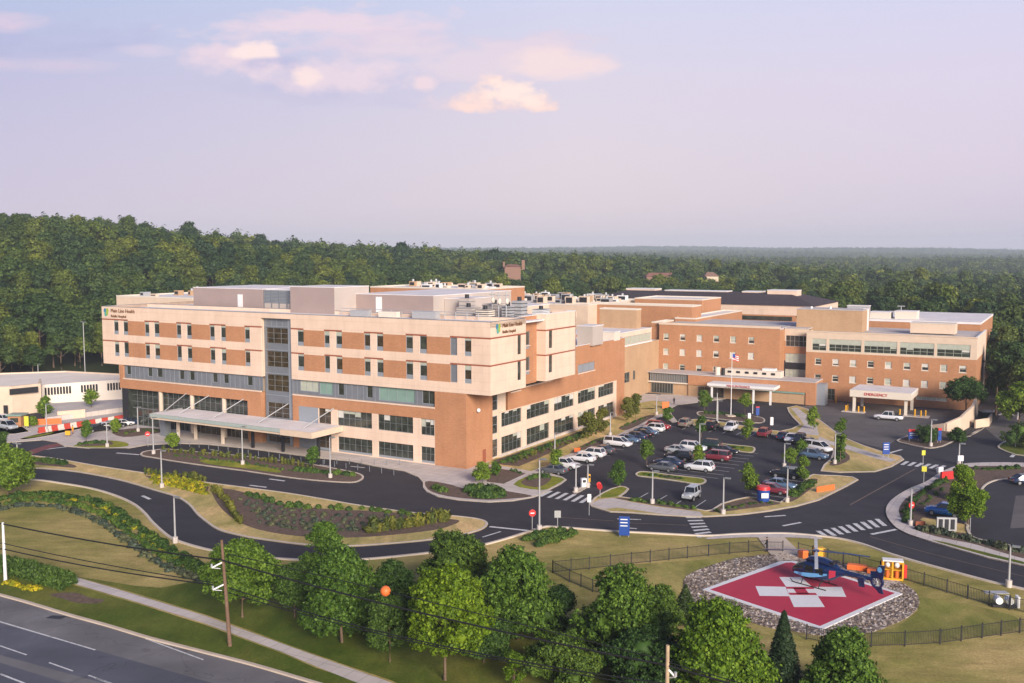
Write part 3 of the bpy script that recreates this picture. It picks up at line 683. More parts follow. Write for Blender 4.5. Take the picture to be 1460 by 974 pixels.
t1 = lambda x, y: (146 + x / 4.997, 400 + y / 4.997)
t2 = lambda x, y: (400 + x / 4.997, 400 + y / 4.997)
t3 = lambda x, y: (640 + x / 4.997, 390 + y / 4.997)
t4 = lambda x, y: (800 + x / 4.997, 400 + y / 4.997)
t5 = lambda x, y: (1092 + x / 4.997, 400 + y / 4.997)
t6 = lambda x, y: (1340 + x / 4.867, 440 + y / 4.867)
g1 = lambda x, y: (x / 4.997, 560 + y / 4.997)
g2 = lambda x, y: (292 + x / 4.997, 560 + y / 4.997)

# ================= the five storey pavilion in front
hb = bld('hospital_building', 'five storey orange brick and cream hospital pavilion with overhanging upper floors and long canopy', 'building')
FR0 = ('F', -.05)
WL = [(84.5, 83.05), (81.65, 80.2), (75.3, 74.0), (72.6, 71.1), (66.3, 65.0), (63.5, 62.15), (57.3, 56.0), (54.4, 53.1), (48.3, 47.0)]
WR = [(35.5, 34.0), (29.3, 28.1), (26.7, 25.3), (20.5, 19.2), (17.85, 16.45), (11.8, 10.35), (9.0, 7.55), (3.0, 1.65), (.27, -1.05)]
BL = [(80.2, 75.3), (71.1, 66.3), (62.15, 57.3), (53.1, 48.3)]
BR = [(34.0, 29.3), (25.3, 20.5), (16.45, 11.8), (7.55, 3.0)]
ROWS = [(18.5, 21.35), (14.1, 17.0)]
WV = random.Random(4)
M['canopy_glass'] = plain('pale_canopy_glass', (.36, .42, .39), .2, .5, var=.08)
def upper(u0, u1, wins, bricks):
    holes = [(-a, -c, z0, z1) for a, c in wins for z0, z1 in ROWS]
    bs = [(-a, -c) for a, c in bricks]
    def mf(u, z):
        inb = any(a < u < c for a, c in bs)
        if 18.5 < z < 21.45 or 14.1 < z < 17.1: return 'brick' if inb else ('red_band' if (z > 21.3 or 16.95 < z < 17.3) else 'cream')
        if 21.35 < z < 21.65 or 17.0 < z < 17.3: return 'cream' if inb else 'red_band'
        return 'cream'
    mb = MB()
    wall_grid(mb, FR0, u0, u1, 12.4, 24.1, holes, mf, [x for b in bs for x in b], (21.36, 21.62, 17.01, 17.26, 14.1, 18.5))
    # fine panel joints
    for z in (22.8, 17.9, 13.2): pass
    part(mb, 'ward_facade', hb)
    for i, (a, c) in enumerate(wins):
        for z0, z1 in ROWS:
            if (a, c) == (3.0, 1.65): window(hb, FR0, -a, -c, z0, z1, 'metal_gray', 1, 1, 'spandrel', name='grey_panel')
            else: window(hb, FR0, -a, -c, z0, z1, WV.choice(('glass', 'glass', 'glass_brown')), 1, 1, 'spandrel', .09, low=.62, lowm='spandrel', head=WV.choice((0, .25, .3, .45, .7)))
upper(-88, -44.2, WL, BL); upper(-37.0, 4.62, WR, BR)
# side of the overhang, the brick recess and the second bay
SO = ('S', 4.62)
def redrows(u, z): return 'red_band' if (21.36 < z < 21.62 or 17.01 < z < 17.26) else 'cream'
mb = MB(); bw = SD(*t3(490, 450), 4.62)[0], SD(*t3(515, 450), 4.62)[0]
hs = [(bw[0], bw[1], 18.2, 21.36), (bw[0], bw[1], 13.9, 17.01)]
wall_grid(mb, SO, .25, 11.4, 12.4, 24.1, hs, redrows, (), (21.36, 21.62, 17.01, 17.26))
b2 = 18.5; b3 = 30.3; sr = FR(*t3(625, 500), b2)[0]
w2 = SD(*t3(713, 450), 4.62)[0], SD(*t3(738, 450), 4.62)[0]
h2_ = [(w2[0], w2[1], 18.3, 21.36), (w2[0], w2[1], 14.0, 17.01)]
wall_grid(mb, SO, b2, b3, 12.6, 24.3, h2_, redrows, (), (21.36, 21.62, 17.01, 17.26))
wall_grid(mb, ('F', b2 + .01), sr, 4.31, 12.6, 24.3, [], redrows, (), (21.36, 21.62, 17.01, 17.26))
w3 = (SD(*t3(551, 450), sr)[0] - .4, SD(*t3(577, 450), sr)[0])
h3_ = [(w3[0], w3[1], 18.5, 21.5), (w3[0], w3[1], 14.1, 17.1)]
wall_grid(mb, ('S', sr), 11.41, b2, 12.6, 24.1, h3_, lambda u, z: 'brick')
mb.box(-.2, 4.3, 11.1, 11.4, 12.4, 24.1, 'cream')
mb.box(-.2, 4.62, b3 - .3, b3, 12.6, 24.3, 'cream')
mb.box(-.5, 4.3, .25, 11.1, 12.42, 12.6, 'cream'); mb.box(-.5, 4.3, b2 + .3, b3 - .3, 12.62, 12.8, 'cream')
part(mb, 'bay_facade', hb)
for h in hs + h2_: window(hb, SO, *h, 'glass', 1, 1, 'darkmetal', .06)
for h in h3_: window(hb, ('S', sr), *h, 'glass', 1, 1, 'spandrel', .09, low=.6, sill='cream')
# concealed body, floor slabs
mb = MB()
mb.box(-87.7, -44.2, .35, 31, 12.6, 23.2, 'cream2'); mb.box(-44.2, -37, 1.4, 31, .1, 23.2, 'cream2'); mb.box(-37, .55, .4, 31, 12.6, 23.2, 'cream2')
mb.box(-88, -44.2, .25, 31.3, 12.4, 12.6, 'cream'); mb.box(-37, -.5, .25, 31.3, 12.4, 12.6, 'cream'); mb.box(-88, -87.7, .25, 31.3, 12.6, 24.1, 'cream')
mb.box(-82, -44.5, 1.5, 30, .1, 12.38, 'cream2'); mb.box(-37, -.35, 1.2, 30, .1, 12.38, 'cream2'); mb.box(-40, -.36, 30, 63.4, .1, 16.2, 'cream2')
part(mb, 'core', hb)
mb = MB()
roof_box(mb, -88.0, 4.62, -.06, 11.42, 23.45, 'roof', .6, 'cream', 'metal_gray', .3)
mb.box(-87.7, 4.3, 11.42, 31.0, 23.2, 23.46, 'roof')
mb.box(sr - .32, sr + .02, 11.43, 18.48, 24.11, 24.2, 'white'); mb.box(4.3, 4.64, 18.5, 30.3, 24.31, 24.4, 'white'); mb.box(sr, 4.29, 18.49, 18.8, 24.31, 24.4, 'white'); mb.box(sr, 4.29, 30.0, 30.3, 24.31, 24.4, 'white')
mb.box(-88, -87.7, 11.42, 31.3, 23.46, 24.1, 'cream'); mb.box(-87.7, 4.3, 31.0, 31.3, 23.0, 24.1, 'cream')
mb.box(-39.9, -.36, 31.4, 63.4, 16.2, 16.35, 'roof'); mb.box(-.02, -.36, 30.31, 63.8, 16.68, 16.78, 'white'); mb.box(-40, -.36, 63.4, 63.82, 16.1, 16.78, 'brick')
part(mb, 'roof', hb)
# third storey band
TB = ('F', .35)
def band(u0, u1, items, matf='metal_gray'):
    holes = [(-a, -c, z0, z1) for a, c, z0, z1, g, nu in items]; mb = MB()
    wall_grid(mb, TB, u0, u1, 9.72, 12.39, holes, lambda u, z: matf)
    u = u0 + .8
    while u < u1:                                           # standing seams between the metal panels
        if not any(h[0] - .1 < u < h[1] + .1 for h in holes): fbox(mb, TB, u - .03, u + .03, 9.74, 12.37, -.03, -.001, 'spandrel')
        u += 1.25
    fbox(mb, ('F', 0), u0, u1, 9.5, 9.72, -.12, .3, 'cream')
    part(mb, 'metal_band', hb)
    for a, c, z0, z1, g, nu in items: window(hb, TB, -a, -c, z0, z1, g, nu, 1, 'spandrel', .07)
band(-82.2, -44.6, [(a, c, 10.45, 12.2, 'glass', 1) for a, c in [(81.6, 80.3)] + WL[2:]])
band(-36.9, -6.1, [(35.4, 31.1, 10.35, 12.3, 'glass_pale', 3), (30.9, 27.9, 10.1, 12.36, 'glass_green', 2), (26.7, 25.4, 10.2, 12.3, 'glass', 1), (20.4, 19.15, 10.2, 12.3, 'glass', 1), (17.8, 10.3, 10.0, 12.36, 'glass_green', 4), (8.85, 6.2, 10.1, 12.3, 'glass', 2)])
# brick frame and curtain wall, left of the tower
mb = MB()
mb.box(-83.3, -82.2, -.02, 1.2, 7.65, 12.38, 'brick'); mb.box(-83.3, -44.6, .0, 1.2, 7.65, 9.49, 'brick'); mb.box(-48.0, -44.6, .0, 1.2, .1, 7.64, 'brick')
mb.box(-82.6, -81.2, .1, 1.5, .1, 7.64, 'darkmetal'); mb.box(-83.0, -81.0, .2, 30, .1, 7.6, 'glass')
part(mb, 'brick_frame', hb)
for a in (72.0, 63.2, 54.6):
    mb = MB(); mb.tube([(-a, .55, .1), (-a, .55, 7.64)], .42, 'concrete2', 12); part(mb, 'column', hb)
CW = ('F', 1.0)
for u0, u1 in ((-81.1, -72.0), (-72.0, -63.2), (-63.2, -54.6), (-54.6, -48.1)):
    window(hb, CW, u0 + .02, u1 - .02, 3.7, 7.62, 'glass', 6, 3, 'mullion', .07, name='curtain_wall')
    window(hb, CW, u0 + .02, u1 - .02, .15, 3.66, 'glass_brown' if u0 > -70 else 'glass', 6, 2, 'mullion', .07, name='curtain_wall')
# glazed tower
TW = ('F', .75); mb = MB(); rows_t = [(18.5, 21.4), (14.2, 17.15), (9.75, 12.85), (4.9, 7.7), (.3, 3.9)]
wall_grid(mb, TW, -44.15, -37.05, .1, 24.0, [(-43.7, -38.4, a, b) for a, b in rows_t], lambda u, z: 'metal_gray')
for k in range(5): fbox(mb, TW, -43.7 + k * 1.32 - .03, -43.7 + k * 1.32 + .03, 21.5, 23.9, -.04, -.001, 'spandrel')
for zz in (21.6, 17.3, 13.0, 9.0): fbox(mb, TW, -44.1, -37.1, zz, zz + .12, -.06, -.002, 'spandrel')
mb.box(-37.05, -36.9, -.0, .75, .1, 12.3, 'metal_gray'); mb.box(-38.3, -37.06, .6, .74, .1, 23.9, 'spandrel')
part(mb, 'stair_tower', hb)
for a, b in rows_t: window(hb, TW, -43.7, -38.4, a, b, 'glass_brown', 3, 3, 'mullion', .09, name='tower_window')
# right-hand base: brick band, cream frame, big windows
mb = MB(); BASE_W = [(30.95, 28.1, 'glass_brown', 2), (26.65, 19.1, 'glass', 6), (17.84, 10.5, 'glass', 6), (8.95, 6.2, 'glass', 3)]
def mfb(u, z):
    if u > -6.1: return 'brick'
    if z > 7.66: return 'brick'
    if u < -35.5: return 'brick'
    if u < -31 and z > 4.2: return 'spandrel'
    if u < -28.1: return 'metal_gray' if z < 4.2 else 'cream'
    return 'cream'
holes = [(-a, -c, 4.95, 7.66) for a, c, _, _ in BASE_W] + [(-a, -c, .3, 3.0) for a, c, _, _ in BASE_W]
wall_grid(mb, ('F', 0), -37.0, 0, .1, 9.5, holes, mfb, (-35.5, -31, -28.1, -6.1), (7.66, 4.2), .35)
wall_grid(mb, ('F', 0), -6.1, 0, 9.5, 12.39, [], lambda u, z: 'brick')
mb.box(-.35, 0, .35, 8.2, .1, 12.39, 'brick')
part(mb, 'base_facade', hb)
for a, c, g, nu in BASE_W:
    window(hb, ('F', 0), -a, -c, 4.95, 7.66, g, nu, 2, 'mullion', .06, rec=.2, blinds=(0, 0, 0, .2, .35, .5))
    window(hb, ('F', 0), -a, -c, .3, 3.0, 'glass' if g == 'glass' else g, nu, 2, 'mullion', .06, rec=.2, low=.3)
mb = MB(); fbox(mb, ('S', 0), 5.0, 6.0, .15, 2.4, -.04, .02, 'red_band'); part(mb, 'door', hb)
mb = MB(); c_ = SD(*(584 + 390 / 5, 560 + 185 / 5), 0.0); mb.ball((.35, 3.2, 9.3), .35, 'white', 8); part(mb, 'dome_camera', hb)
# recessed glass slot, then the long wing
mb = MB(); WG = ('S', -.02)
BAYS = [(11.2, 18.3), (20.1, 28.9), (30.7, 39.2), (40.9, 49.1), (50.4, 58.2)]
strips = [(14.3, 17.9, 10.9, 12.2), (19.5, 29.8, 11.3, 12.3), (40.8, 48.6, 11.3, 13.0)]
holes = [(a, c, 5.2, 7.7) for a, c in BAYS] + [(a, c, .55, 3.5) for a, c in BAYS] + strips
def mfw(u, z):
    if u < 13.2 and z > 7.8: return None
    if u < 30.31 and z > 12.58: return None
    return 'cream' if (z < 7.85 and u < 59.6) else 'brick'
wall_grid(mb, WG, 10.5, 63.8, .1, 16.7, holes, mfw, (13.2, 30.31, 59.6), (7.85, 12.58), .34)
for a, c, z0, z1 in strips: fbox(mb, WG, a, c, z0 - .2, z0 - .004, -.12, .1, 'cream')
fbox(mb, WG, 10.5, 59.6, .1, .5, -.1, -.004, 'concrete')
mb.box(-.9, -.4, 8.2, 13.2, .1, 12.38, 'metal_gray'); mb.box(-.9, -.02, 13.2, 13.5, 7.86, 12.38, 'brick')
mb.box(-.39, sr - .02, 11.42, 18.5, 12.41, 12.58, 'brick')
part(mb, 'wing_facade', hb)
for a, c in BAYS:
    window(hb, WG, a, c, 5.2, 7.7, 'glass', 5, 2, 'mullion', .06, rec=.18, blinds=(0, 0, .15, .3, .45)); window(hb, WG, a, c, .55, 3.5, 'glass', 5, 2, 'mullion', .06, rec=.18, blinds=(0, 0, 0, .2, .4))
for i, h in enumerate(strips): window(hb, WG, *h, 'spandrel' if i == 2 else 'glass', 3 if i else 4, 1, 'mullion', .07)
for z0, z1 in ((.4, 3.4), (4.4, 7.4), (8.4, 11.6)): window(hb, ('S', -.4), 8.4, 10.3, z0, z1, 'glass', 1, 2, 'spandrel', .08, rec=-.1)
# rooftop penthouses
def penthouse(s0, s1, b0, b1, z1, m='mauve', side=None, top='roof', z0=23.46):
    mb = MB(); mb.box(s0, s1, b0, b1, z0, z1, m)
    if side: mb.box(s1 + .003, s1 + .03, b0 + .02, b1, z0, z1, side)
    k = s0 + 1.0
    mb.box(s0 - .06, s1 + .08, b0 - .06, b1 + .06, z1, z1 + .12, top)
    return part(mb, 'penthouse', hb)
p1 = penthouse(-75.0, -55.6, 12.3, 30, 27.7)
mb = MB(); a0 = FR(*t1(965, 90), 12.3); a1 = FR(*t1(1000, 190), 12.3); mb.box(a0[0], a1[0], 12.18, 12.3, 23.5, 26.6, 'white'); part(mb, 'pale_door', p1)
mb = MB(); mb.box(-55.5, -47.3, 12.75, 13.1, 25.0, 27.6, 'mullion')
for k in range(9): mb.box(-55.5, -47.3, 12.6, 12.7, 25.1 + k * .28, 25.22 + k * .28, 'spandrel')
for k in range(5): mb.box(-55.5 + k * 2.0, -55.3 + k * 2.0, 12.45, 12.58, 24.0, 27.6, 'metal_gray')
mb.box(-55.5, -47.3, 12.6, 30, 23.46, 25.0, 'mauve_lt'); mb.box(-55.5, -47.3, 13.2, 30, 27.5, 27.75, 'roof')
part(mb, 'louvre_screen', hb)
p2 = penthouse(-47.1, -36.2, 11.0, SD(526, 430, -36.2)[0], 28.4, 'mauve', 'mauve_lt')
p3 = penthouse(-36.15, -18.2, 17.4, 46, 27.0, 'mauve', 'mauve_lt')
mb = MB(); a0 = FR(*t2(680, 130), 17.4); a1 = FR(*t2(722, 200), 17.4); mb.box(a0[0], a1[0], 17.3, 17.4, 23.6, 26.6, 'white'); part(mb, 'pale_door', p3)
penthouse(-18.1, -13.5, 21, 30.8, 26.4, 'mauve_lt')
mb = MB(); mb.box(-39.5, -17.6, 31.35, 62, 16.4, 23.44, 'cream2'); mb.box(-39.6, -17.5, 31.36, 62.1, 23.45, 23.6, 'roof'); part(mb, 'roof_block', hb)
mb = MB()
mb.box(-30, -26, 8.0, 9.0, 23.5, 24.6, 'steel'); mb.box(-24, -20, 8.5, 9.6, 23.5, 24.5, 'offwhite'); mb.box(-17, -12, 9.0, 10.4, 23.5, 24.7, 'steel')
for k in range(14): mb.tube([(-34 + k * 2.3, 10.4, 23.46), (-34 + k * 2.3, 10.4, 24.7)], .06, 'steel', 6)
mb.tube([(-34, 10.4, 24.7), (-3.5, 10.4, 24.7)], .06, 'steel', 6); mb.tube([(-34, 10.4, 24.1), (-3.5, 10.4, 24.1)], .05, 'steel', 6)
part(mb, 'roof_railing', hb)
for i, (s, b, w, d, h, m) in enumerate([(-9, 15, 3.2, 3, 1.9, 'mauve_lt'), (-4.6, 13.5, 2.6, 2.2, 1.7, 'offwhite'), (-6, 19, 3.5, 3, 2.4, 'mauve_lt'), (-1.8, 16.5, 1.6, 1.6, 2.2, 'steel'), (-12.5, 20, 2.2, 2, 3.2, 'mauve_lt'), (-2.6, 22, 2.0, 2.2, 2.9, 'steel'), (0.2, 25, 2.0, 3.0, 1.2, 'white')]):
    mb = MB(); mb.box(s - w / 2, s + w / 2, b - d / 2, b + d / 2, 23.7, 23.46 + h, m)
    for k in range(4): mb.box(s - w / 2 - .03, s + w / 2 + .03, b - d / 2 - .03, b + d / 2 + .03, 23.9 + k * h * .22, 24.02 + k * h * .22, 'darkmetal' if i % 2 else 'mullion')
    mb.tube([(s, b, 23.46 + h), (s, b, 23.46 + h + .7)], .4, 'darkmetal', 8); mb.box(s - w / 2 + .2, s + w / 2 - .2, b - .2, b + .2, 23.46, 23.72, 'darkmetal')
    part(mb, 'rooftop_unit', hb)
for s, b in ((-2.2, 14), (-1.4, 15.2), (-5.2, 16.8)):
    mb = MB(); mb.tube([(s, b, 23.46), (s, b, 28.2)], .09, 'steel', 6); mb.tube([(s - .6, b, 27.6), (s + .6, b, 27.6)], .06, 'steel', 6); mb.ball((s + .4, b - .3, 26.6), .55, 'offwhite', 8, (.4, 1, 1)); part(mb, 'antenna_mast', hb)
# entrance canopy
cz = 4.95; mb = MB()
mb.prism([(-65.2, -7.9), (-25.6, -7.9), (-26.2, -.1), (-63.6, -.1)], cz - .2, cz, 'roof')
mb.box(-64.9, -32.5, -8.1, -7.92, cz - .55, cz + .08, 'canopy_glass'); mb.box(-32.5, -25.4, -8.12, -7.92, cz - .95, cz + .05, 'cream2')
mb.box(-25.6, -25.35, -7.9, -.1, cz - .95, cz + .05, 'cream2'); mb.box(-64.9, -32.5, -7.9, -7.7, cz - .95, cz - .56, 'cream2'); mb.box(-65.3, -65.05, -7.9, -.2, cz - .75, cz + .05, 'steel')
mb.prism([(-64.9, -7.6), (-25.8, -7.6), (-26.2, -.2), (-63.6, -.2)], cz - .75, cz - .25, 'cream2')
can = part(mb, 'entrance_canopy', hb)
for a, b in ((61.2, -4.8), (57.8, -3.7), (50.0, -4.4), (42.6, -4.3), (35.4, -4.3), (27.4, -4.2)):
    mb = MB(); mb.box(-a - .22, -a + .22, b - .22, b + .22, .1, cz - .76, 'darkmetal' if a < 45 else 'concrete2'); part(mb, 'canopy_column', can)
mb = MB(); mb.box(-66.4, -65.0, -4.6, -3.2, .1, cz - .8, 'metal_gray'); part(mb, 'canopy_column', can)
for a in (70.0, 59.5, 50.5, 39.5, 29.0):
    mb = MB(); mb.tube([(-a + 1.6, -.1, 7.9), (-a - .6, -5.6, cz + .05)], .09, 'steel', 6) if a < 66 else mb.tube([(-a + 6.0, -.1, 7.9), (-64.2, -5.6, cz + .05)], .09, 'steel', 6)
    part(mb, 'tie_rod', can)
mb = MB()
for k in range(22): mb.tube([(-58 + k * 2.4, -9.3, .12), (-58 + k * 2.4, -9.3, 1.0)], .07, 'steel', 6)
for k in range(8): mb.tube([(-24.5 + k * 1.9, -9.2 + k * .9, .12), (-24.5 + k * 1.9, -9.2 + k * .9, 1.0)], .07, 'steel', 6)
BOLL = mb
# sign lettering
def lettering(parent, txt, size, m, pl, u, z, name='sign_lettering', depth=.04, align='LEFT'):
    cu = bpy.data.curves.new(name, 'FONT'); cu.body = txt; cu.size = size; cu.extrude = depth; cu.align_x = align
    cu.materials.append(M[m]); o = bpy.data.objects.new(name, cu); COL.objects.link(o); o.parent = parent
    base = BASES[top_root(parent).name]
    if pl[0] == 'F': mx_ = Matrix.Translation(Vector((u, pl[1] - depth - .01, z)) - base) @ Matrix.Rotation(R(90), 4, 'X')
    else: mx_ = Matrix.Translation(Vector((pl[1] + depth + .01, u, z)) - base) @ Matrix.Rotation(R(90), 4, 'Z') @ Matrix.Rotation(R(90), 4, 'X')
    bpy.context.view_layer.update(); me = bpy.data.meshes.new_from_object(o); bpy.data.objects.remove(o)
    me.transform(mx_); o = bpy.data.objects.new(name, me); COL.objects.link(o); o.parent = parent
    return o
def logo(pl, u, z, r):
    mb = MB()
    for k, (dx, dz, m, rr) in enumerate(((-.35, .3, 'logo_blue', .55), (.4, .35, 'logo_green', .5), (-.15, -.4, 'logo_teal', .55), (.35, -.3, 'logo_green', .4))):
        n = 14; pts = []
        for j in range(n):
            a = 2 * math.pi * j / n; x = u + r * (dx + rr * math.cos(a) * .8); zz = z + r * (dz + rr * math.sin(a)); d = .03 + k * .012
            pts.append((x, pl[1] - d, zz) if pl[0] == 'F' else (pl[1] + d, x, zz))
        mb.add(pts, [tuple(range(n)) if pl[0] == 'F' else tuple(range(n))], m)
    return part(mb, 'sign_emblem', hb)
logo(FR0, -86.6, 22.95, .95)
lettering(hb, 'Main Line Health', 1.05, 'brownletter', FR0, -85.2, 22.95); lettering(hb, 'Riddle Hospital', .75, 'brownletter', FR0, -85.2, 21.95)
logo(SO, 2.3, 22.95, .9)
lettering(hb, 'Main Line Health', .95, 'brownletter', SO, 3.6, 23.0); lettering(hb, 'Riddle Hospital', .7, 'brownletter', SO, 3.6, 22.05)

# ================= connecting wing behind, facade A
bA = 103.0
lw = bld('connecting_wing', 'tan brick link wing with a clerestory strip of windows behind the long orange wing', 'building', -7.5, 63.8)
sC = -7.5; mb = MB(); zt = SD(*t4(640, 340), sC)[1]; c0 = SD(*t4(455, 450), sC)[0]; c1 = SD(*t4(645, 340), sC)[0]
zb = SD(*t4(460, 470), sC)[1]
cl = [(66.0, c1 - .3, zb + .3, zt - 1.0)]
lowh = [(SD(*t4(452, 640), sC)[0], SD(*t4(490, 640), sC)[0], 4.2, 6.6), (SD(*t4(513, 640), sC)[0], SD(*t4(530, 640), sC)[0], 4.4, 6.6)]
wall_grid(mb, ('S', sC), 63.9, bA, .1, zt, cl + lowh, lambda u, z: ('cream' if u < c1 else None) if z > zb - .0 else 'brick_tan', (c1,), (zb,))
fbox(mb, ('S', sC), 63.9, c1, zb - .05, zb + .18, -.25, -.003, 'white')
mb.box(sC - 14, sC - .35, 63.9, c1 - .02, .1, zt - .5, 'brick_tan'); mb.box(sC - 14, sC - .36, c1, bA - .1, .1, zb - .3, 'brick_tan')
part(mb, 'wall', lw)
mb = MB(); mb.box(sC - 14, sC + .1, 63.9, c1 + .05, zt, zt + .15, 'roof'); mb.box(sC - 14, sC - .02, c1 + .1, bA - .1, zb - .3, zb - .05, 'roof'); part(mb, 'roof', lw)
window(lw, ('S', sC), *cl[0], 'glass_pale', 9, 1, 'steel', .1)
for h in lowh: window(lw, ('S', sC), *h, 'glass', 2, 1, 'mullion')
fa = bld('brick_ward_block', 'orange brick hospital block with three rows of small white framed windows behind the round drive', 'building', -7.0, bA)
PA = ('F', bA); mb = MB(); sA0 = FR(*t4(700, 300), bA)[0]; sA1 = FR(*t5(100, 335), bA)[0]; zA = FR(*t4(900, 305), bA)[1]
wA = []
for i, x in enumerate((748, 865, 985, 1105, 1225, 1355)):
    s = FR(*t4(x, 410), bA)[0]
    for r_, zc in enumerate((13.75, 9.95, 6.1)): wA.append((s - .72, s + .72, zc - .8, zc + .8, i, r_))
wall_grid(mb, PA, sA0, sA1, .1, zA - .55, [w[:4] for w in wA], lambda u, z: 'brick_old')
fbox(mb, PA, sA0 - .1, sA1 + .05, zA - .55, zA, -.12, .5, 'cream2'); mb.box(sA0, sA1, bA + .35, bA + 26, .1, zA - .9, 'brick_old')
part(mb, 'wall', fa); mb = MB(); mb.box(sA0 + .2, sA1 - .2, bA + .52, bA + 26, zA - .9, zA - .5, 'roof_gray'); part(mb, 'roof', fa)
kinds = ['glass', 'glass_blind', 'glass_white', 'glass', 'glass_pale', 'glass_blind', 'glass_white', 'glass_white', 'glass_white', 'glass', 'glass_white', 'glass_white', 'glass_white', 'glass', 'glass_blind', 'glass', 'glass', 'glass']
for k, w in enumerate(wA): window(fa, PA, *w[:4], kinds[(w[5] * 6 + w[4]) % 18], 1, 2, 'offwhite', .12, sill='offwhite', blinds=(0, .2, .4, .5, .7))

# ================= glazed link and facade B
bB = 105.4; bl = 107.6
lk = bld('glazed_link', 'narrow glazed stair link between the two old brick ward blocks', 'building', sA1, bl)
sB0 = FR(*t5(290, 375), bB)[0]; sB1 = FR(*t6(262, 200), bB)[0]; zB = 16.2
lh = [(sA1 + .3, sB0 - .2, FR(*t5(190, y1), bl)[1], FR(*t5(190, y0), bl)[1]) for y0, y1 in ((392, 470), (520, 585), (632, 705))]
mb = MB(); wall_grid(mb, ('F', bl), sA1 + .02, sB0 - .02, .1, 16.6, lh, lambda u, z: 'cream2' if z > 13.6 else ('brick_old' if z > 8.8 else 'darkmetal'), (), (13.6, 8.8))
mb.box(sA1 + .02, sB0 - .02, bl + .4, bl + 20, .1, 16.2, 'cream2'); part(mb, 'wall', lk); mb = MB(); mb.box(sA1 + .05, sB0 - .05, bl - .1, bl + 20, 16.61, 16.8, 'roof_gray'); part(mb, 'roof', lk)
for h, g in zip(lh, ('glass_blind', 'glass_pale', 'glass_pale')): window(lk, ('F', bl), *h, g, 5, 2, 'steel', .08)
fb = bld('red_brick_ward_block', 'red brick block with cream top storey of strip windows above the white ambulance canopy', 'building', sB0, bB)
PB = ('F', bB); mb = MB(); st = []
for x0, x1 in ((330, 430), (450, 680), (700, 935), (955, 1200), (1220, 1459)): st.append((FR(*t5(x0, 450), bB)[0], FR(*t5(x1, 450), bB)[0], 11.85, 14.65))
wB = []
for i, x in enumerate((375, 500, 625, 750, 877, 1010, 1140, 1273, 1410)):
    s = FR(*t5(x, 450), bB)[0]
    for r_, zc in enumerate((9.25, 5.4)):
        if not (r_ == 1 and i == 8): wB.append((s - .72, s + .72, zc - .78, zc + .78, i, r_))
gr_h = [(FR(*t5(1070, 835), bB)[0], FR(*t5(1290, 860), bB)[0], 1.75, 2.5), (FR(*t5(412, 820), bB)[0], FR(*t5(490, 820), bB)[0], .2, 2.9)]
wall_grid(mb, PB, sB0, sB1, .1, zB, st + [w[:4] for w in wB] + gr_h, lambda u, z: 'cream2' if z > 11.4 else 'brick_old', (), (11.4,))
mb.box(sB0, sB1 - .35, bB + .35, bB + 24.0, .1, 15.7, 'cream2')
wall_grid(mb, ('S', sB1), bB + .3, bB + 24.4, .1, 16.4, [], lambda u, z: 'cream' if (z > 11.4 or u > bB + 19) else 'brick_old', (bB + 19,), (11.4,))
fbox(mb, PB, sB0 - .05, sB1 + .05, zB, zB + .25, -.1, .5, 'cream2')
part(mb, 'wall', fb); mb = MB(); mb.box(sB0 + .1, sB1 - .36, bB + .52, bB + 24.3, 15.7, 16.05, 'roof_gray'); mb.box(sB1 - .34, sB1 + .04, bB + .3, bB + 24.4, 16.41, 16.5, 'white'); part(mb, 'roof', fb)
for h in st: window(fb, PB, *h, 'glass', max(2, int((h[1] - h[0]) / 1.4)), 2, 'glass_pale', .09, head=1.15, blinds=(0, .1, .25, .3, .45, .6))
kb = ['glass', 'glass', 'glass', 'glass', 'glass_pale', 'glass_white', 'glass_blind', 'glass', 'glass_white', 'glass_pale', 'glass_blind', 'glass_white', 'glass_blind', 'glass_white', 'glass_pale', 'glass_pale', 'glass']
for k, w in enumerate(wB): window(fb, PB, *w[:4], kb[k % 17], 1, 2, 'offwhite', .12, sill='offwhite', blinds=(0, .2, .4, .5, .6, .75))
window(fb, PB, *gr_h[0], 'glass_pale', 6, 1, 'white', .08); window(fb, PB, *gr_h[1], 'glass', 3, 2, 'mullion', .08)
def on_roof(root, px0, px1, pyt, b, d, z0, m, top='roof', name='roof_unit'):
    s0 = FR(px0, pyt, b)[0]; s1, z1 = FR(px1, pyt, b); mb = MB(); mb.box(s0, s1, b, b + d, z0, z1, m); mb.box(s0 - .1, s1 + .1, b - .1, b + d + .1, z1, z1 + .15, top); return part(mb, name, root)
on_roof(fb, 1136, 1230, 443.5, 112, 9, 16.06, 'brick_tan', 'roof_gray', 'penthouse')
on_roof(fb, 1298, 1362, 463, 113, 5, 16.3, 'cream2', 'offwhite'); on_roof(fb, 1231, 1238, 441, 118, 1, 16.06, 'white'); on_roof(fb, 1208, 1238, 437, 119.5, 3, 19.6, 'steel')
for px in (1184, 1157):
    s, z = FR(px, 437, 115); mb = MB(); mb.tube([(s, 115, 16), (s, 115, z)], .3, 'white', 8); part(mb, 'vent_pipe', fb)
rb = bld('brick_block', 'low brick block with a broad white roof behind the red brick ward block', 'building', -10, 131)
b9 = 131.0; s0 = FR(1232, 458, b9)[0]; s1 = FR(1398, 460, b9)[0]; z9 = FR(1250, 458, b9)[1]
mb = MB(); mb.box(s0, s1, b9, b9 + 40, .1, z9, 'brick_old'); part(mb, 'wall', rb); mb = MB(); mb.box(s0 - .1, s1 + .1, b9 - .1, b9 + 40, z9, z9 + .5, 'roof'); part(mb, 'roof', rb)
on_roof(rb, 1240, 1269, 446, 134, 5, z9 + .5, 'offwhite'); on_roof(rb, 1276, 1307, 445, 135, 5, z9 + .5, 'offwhite')
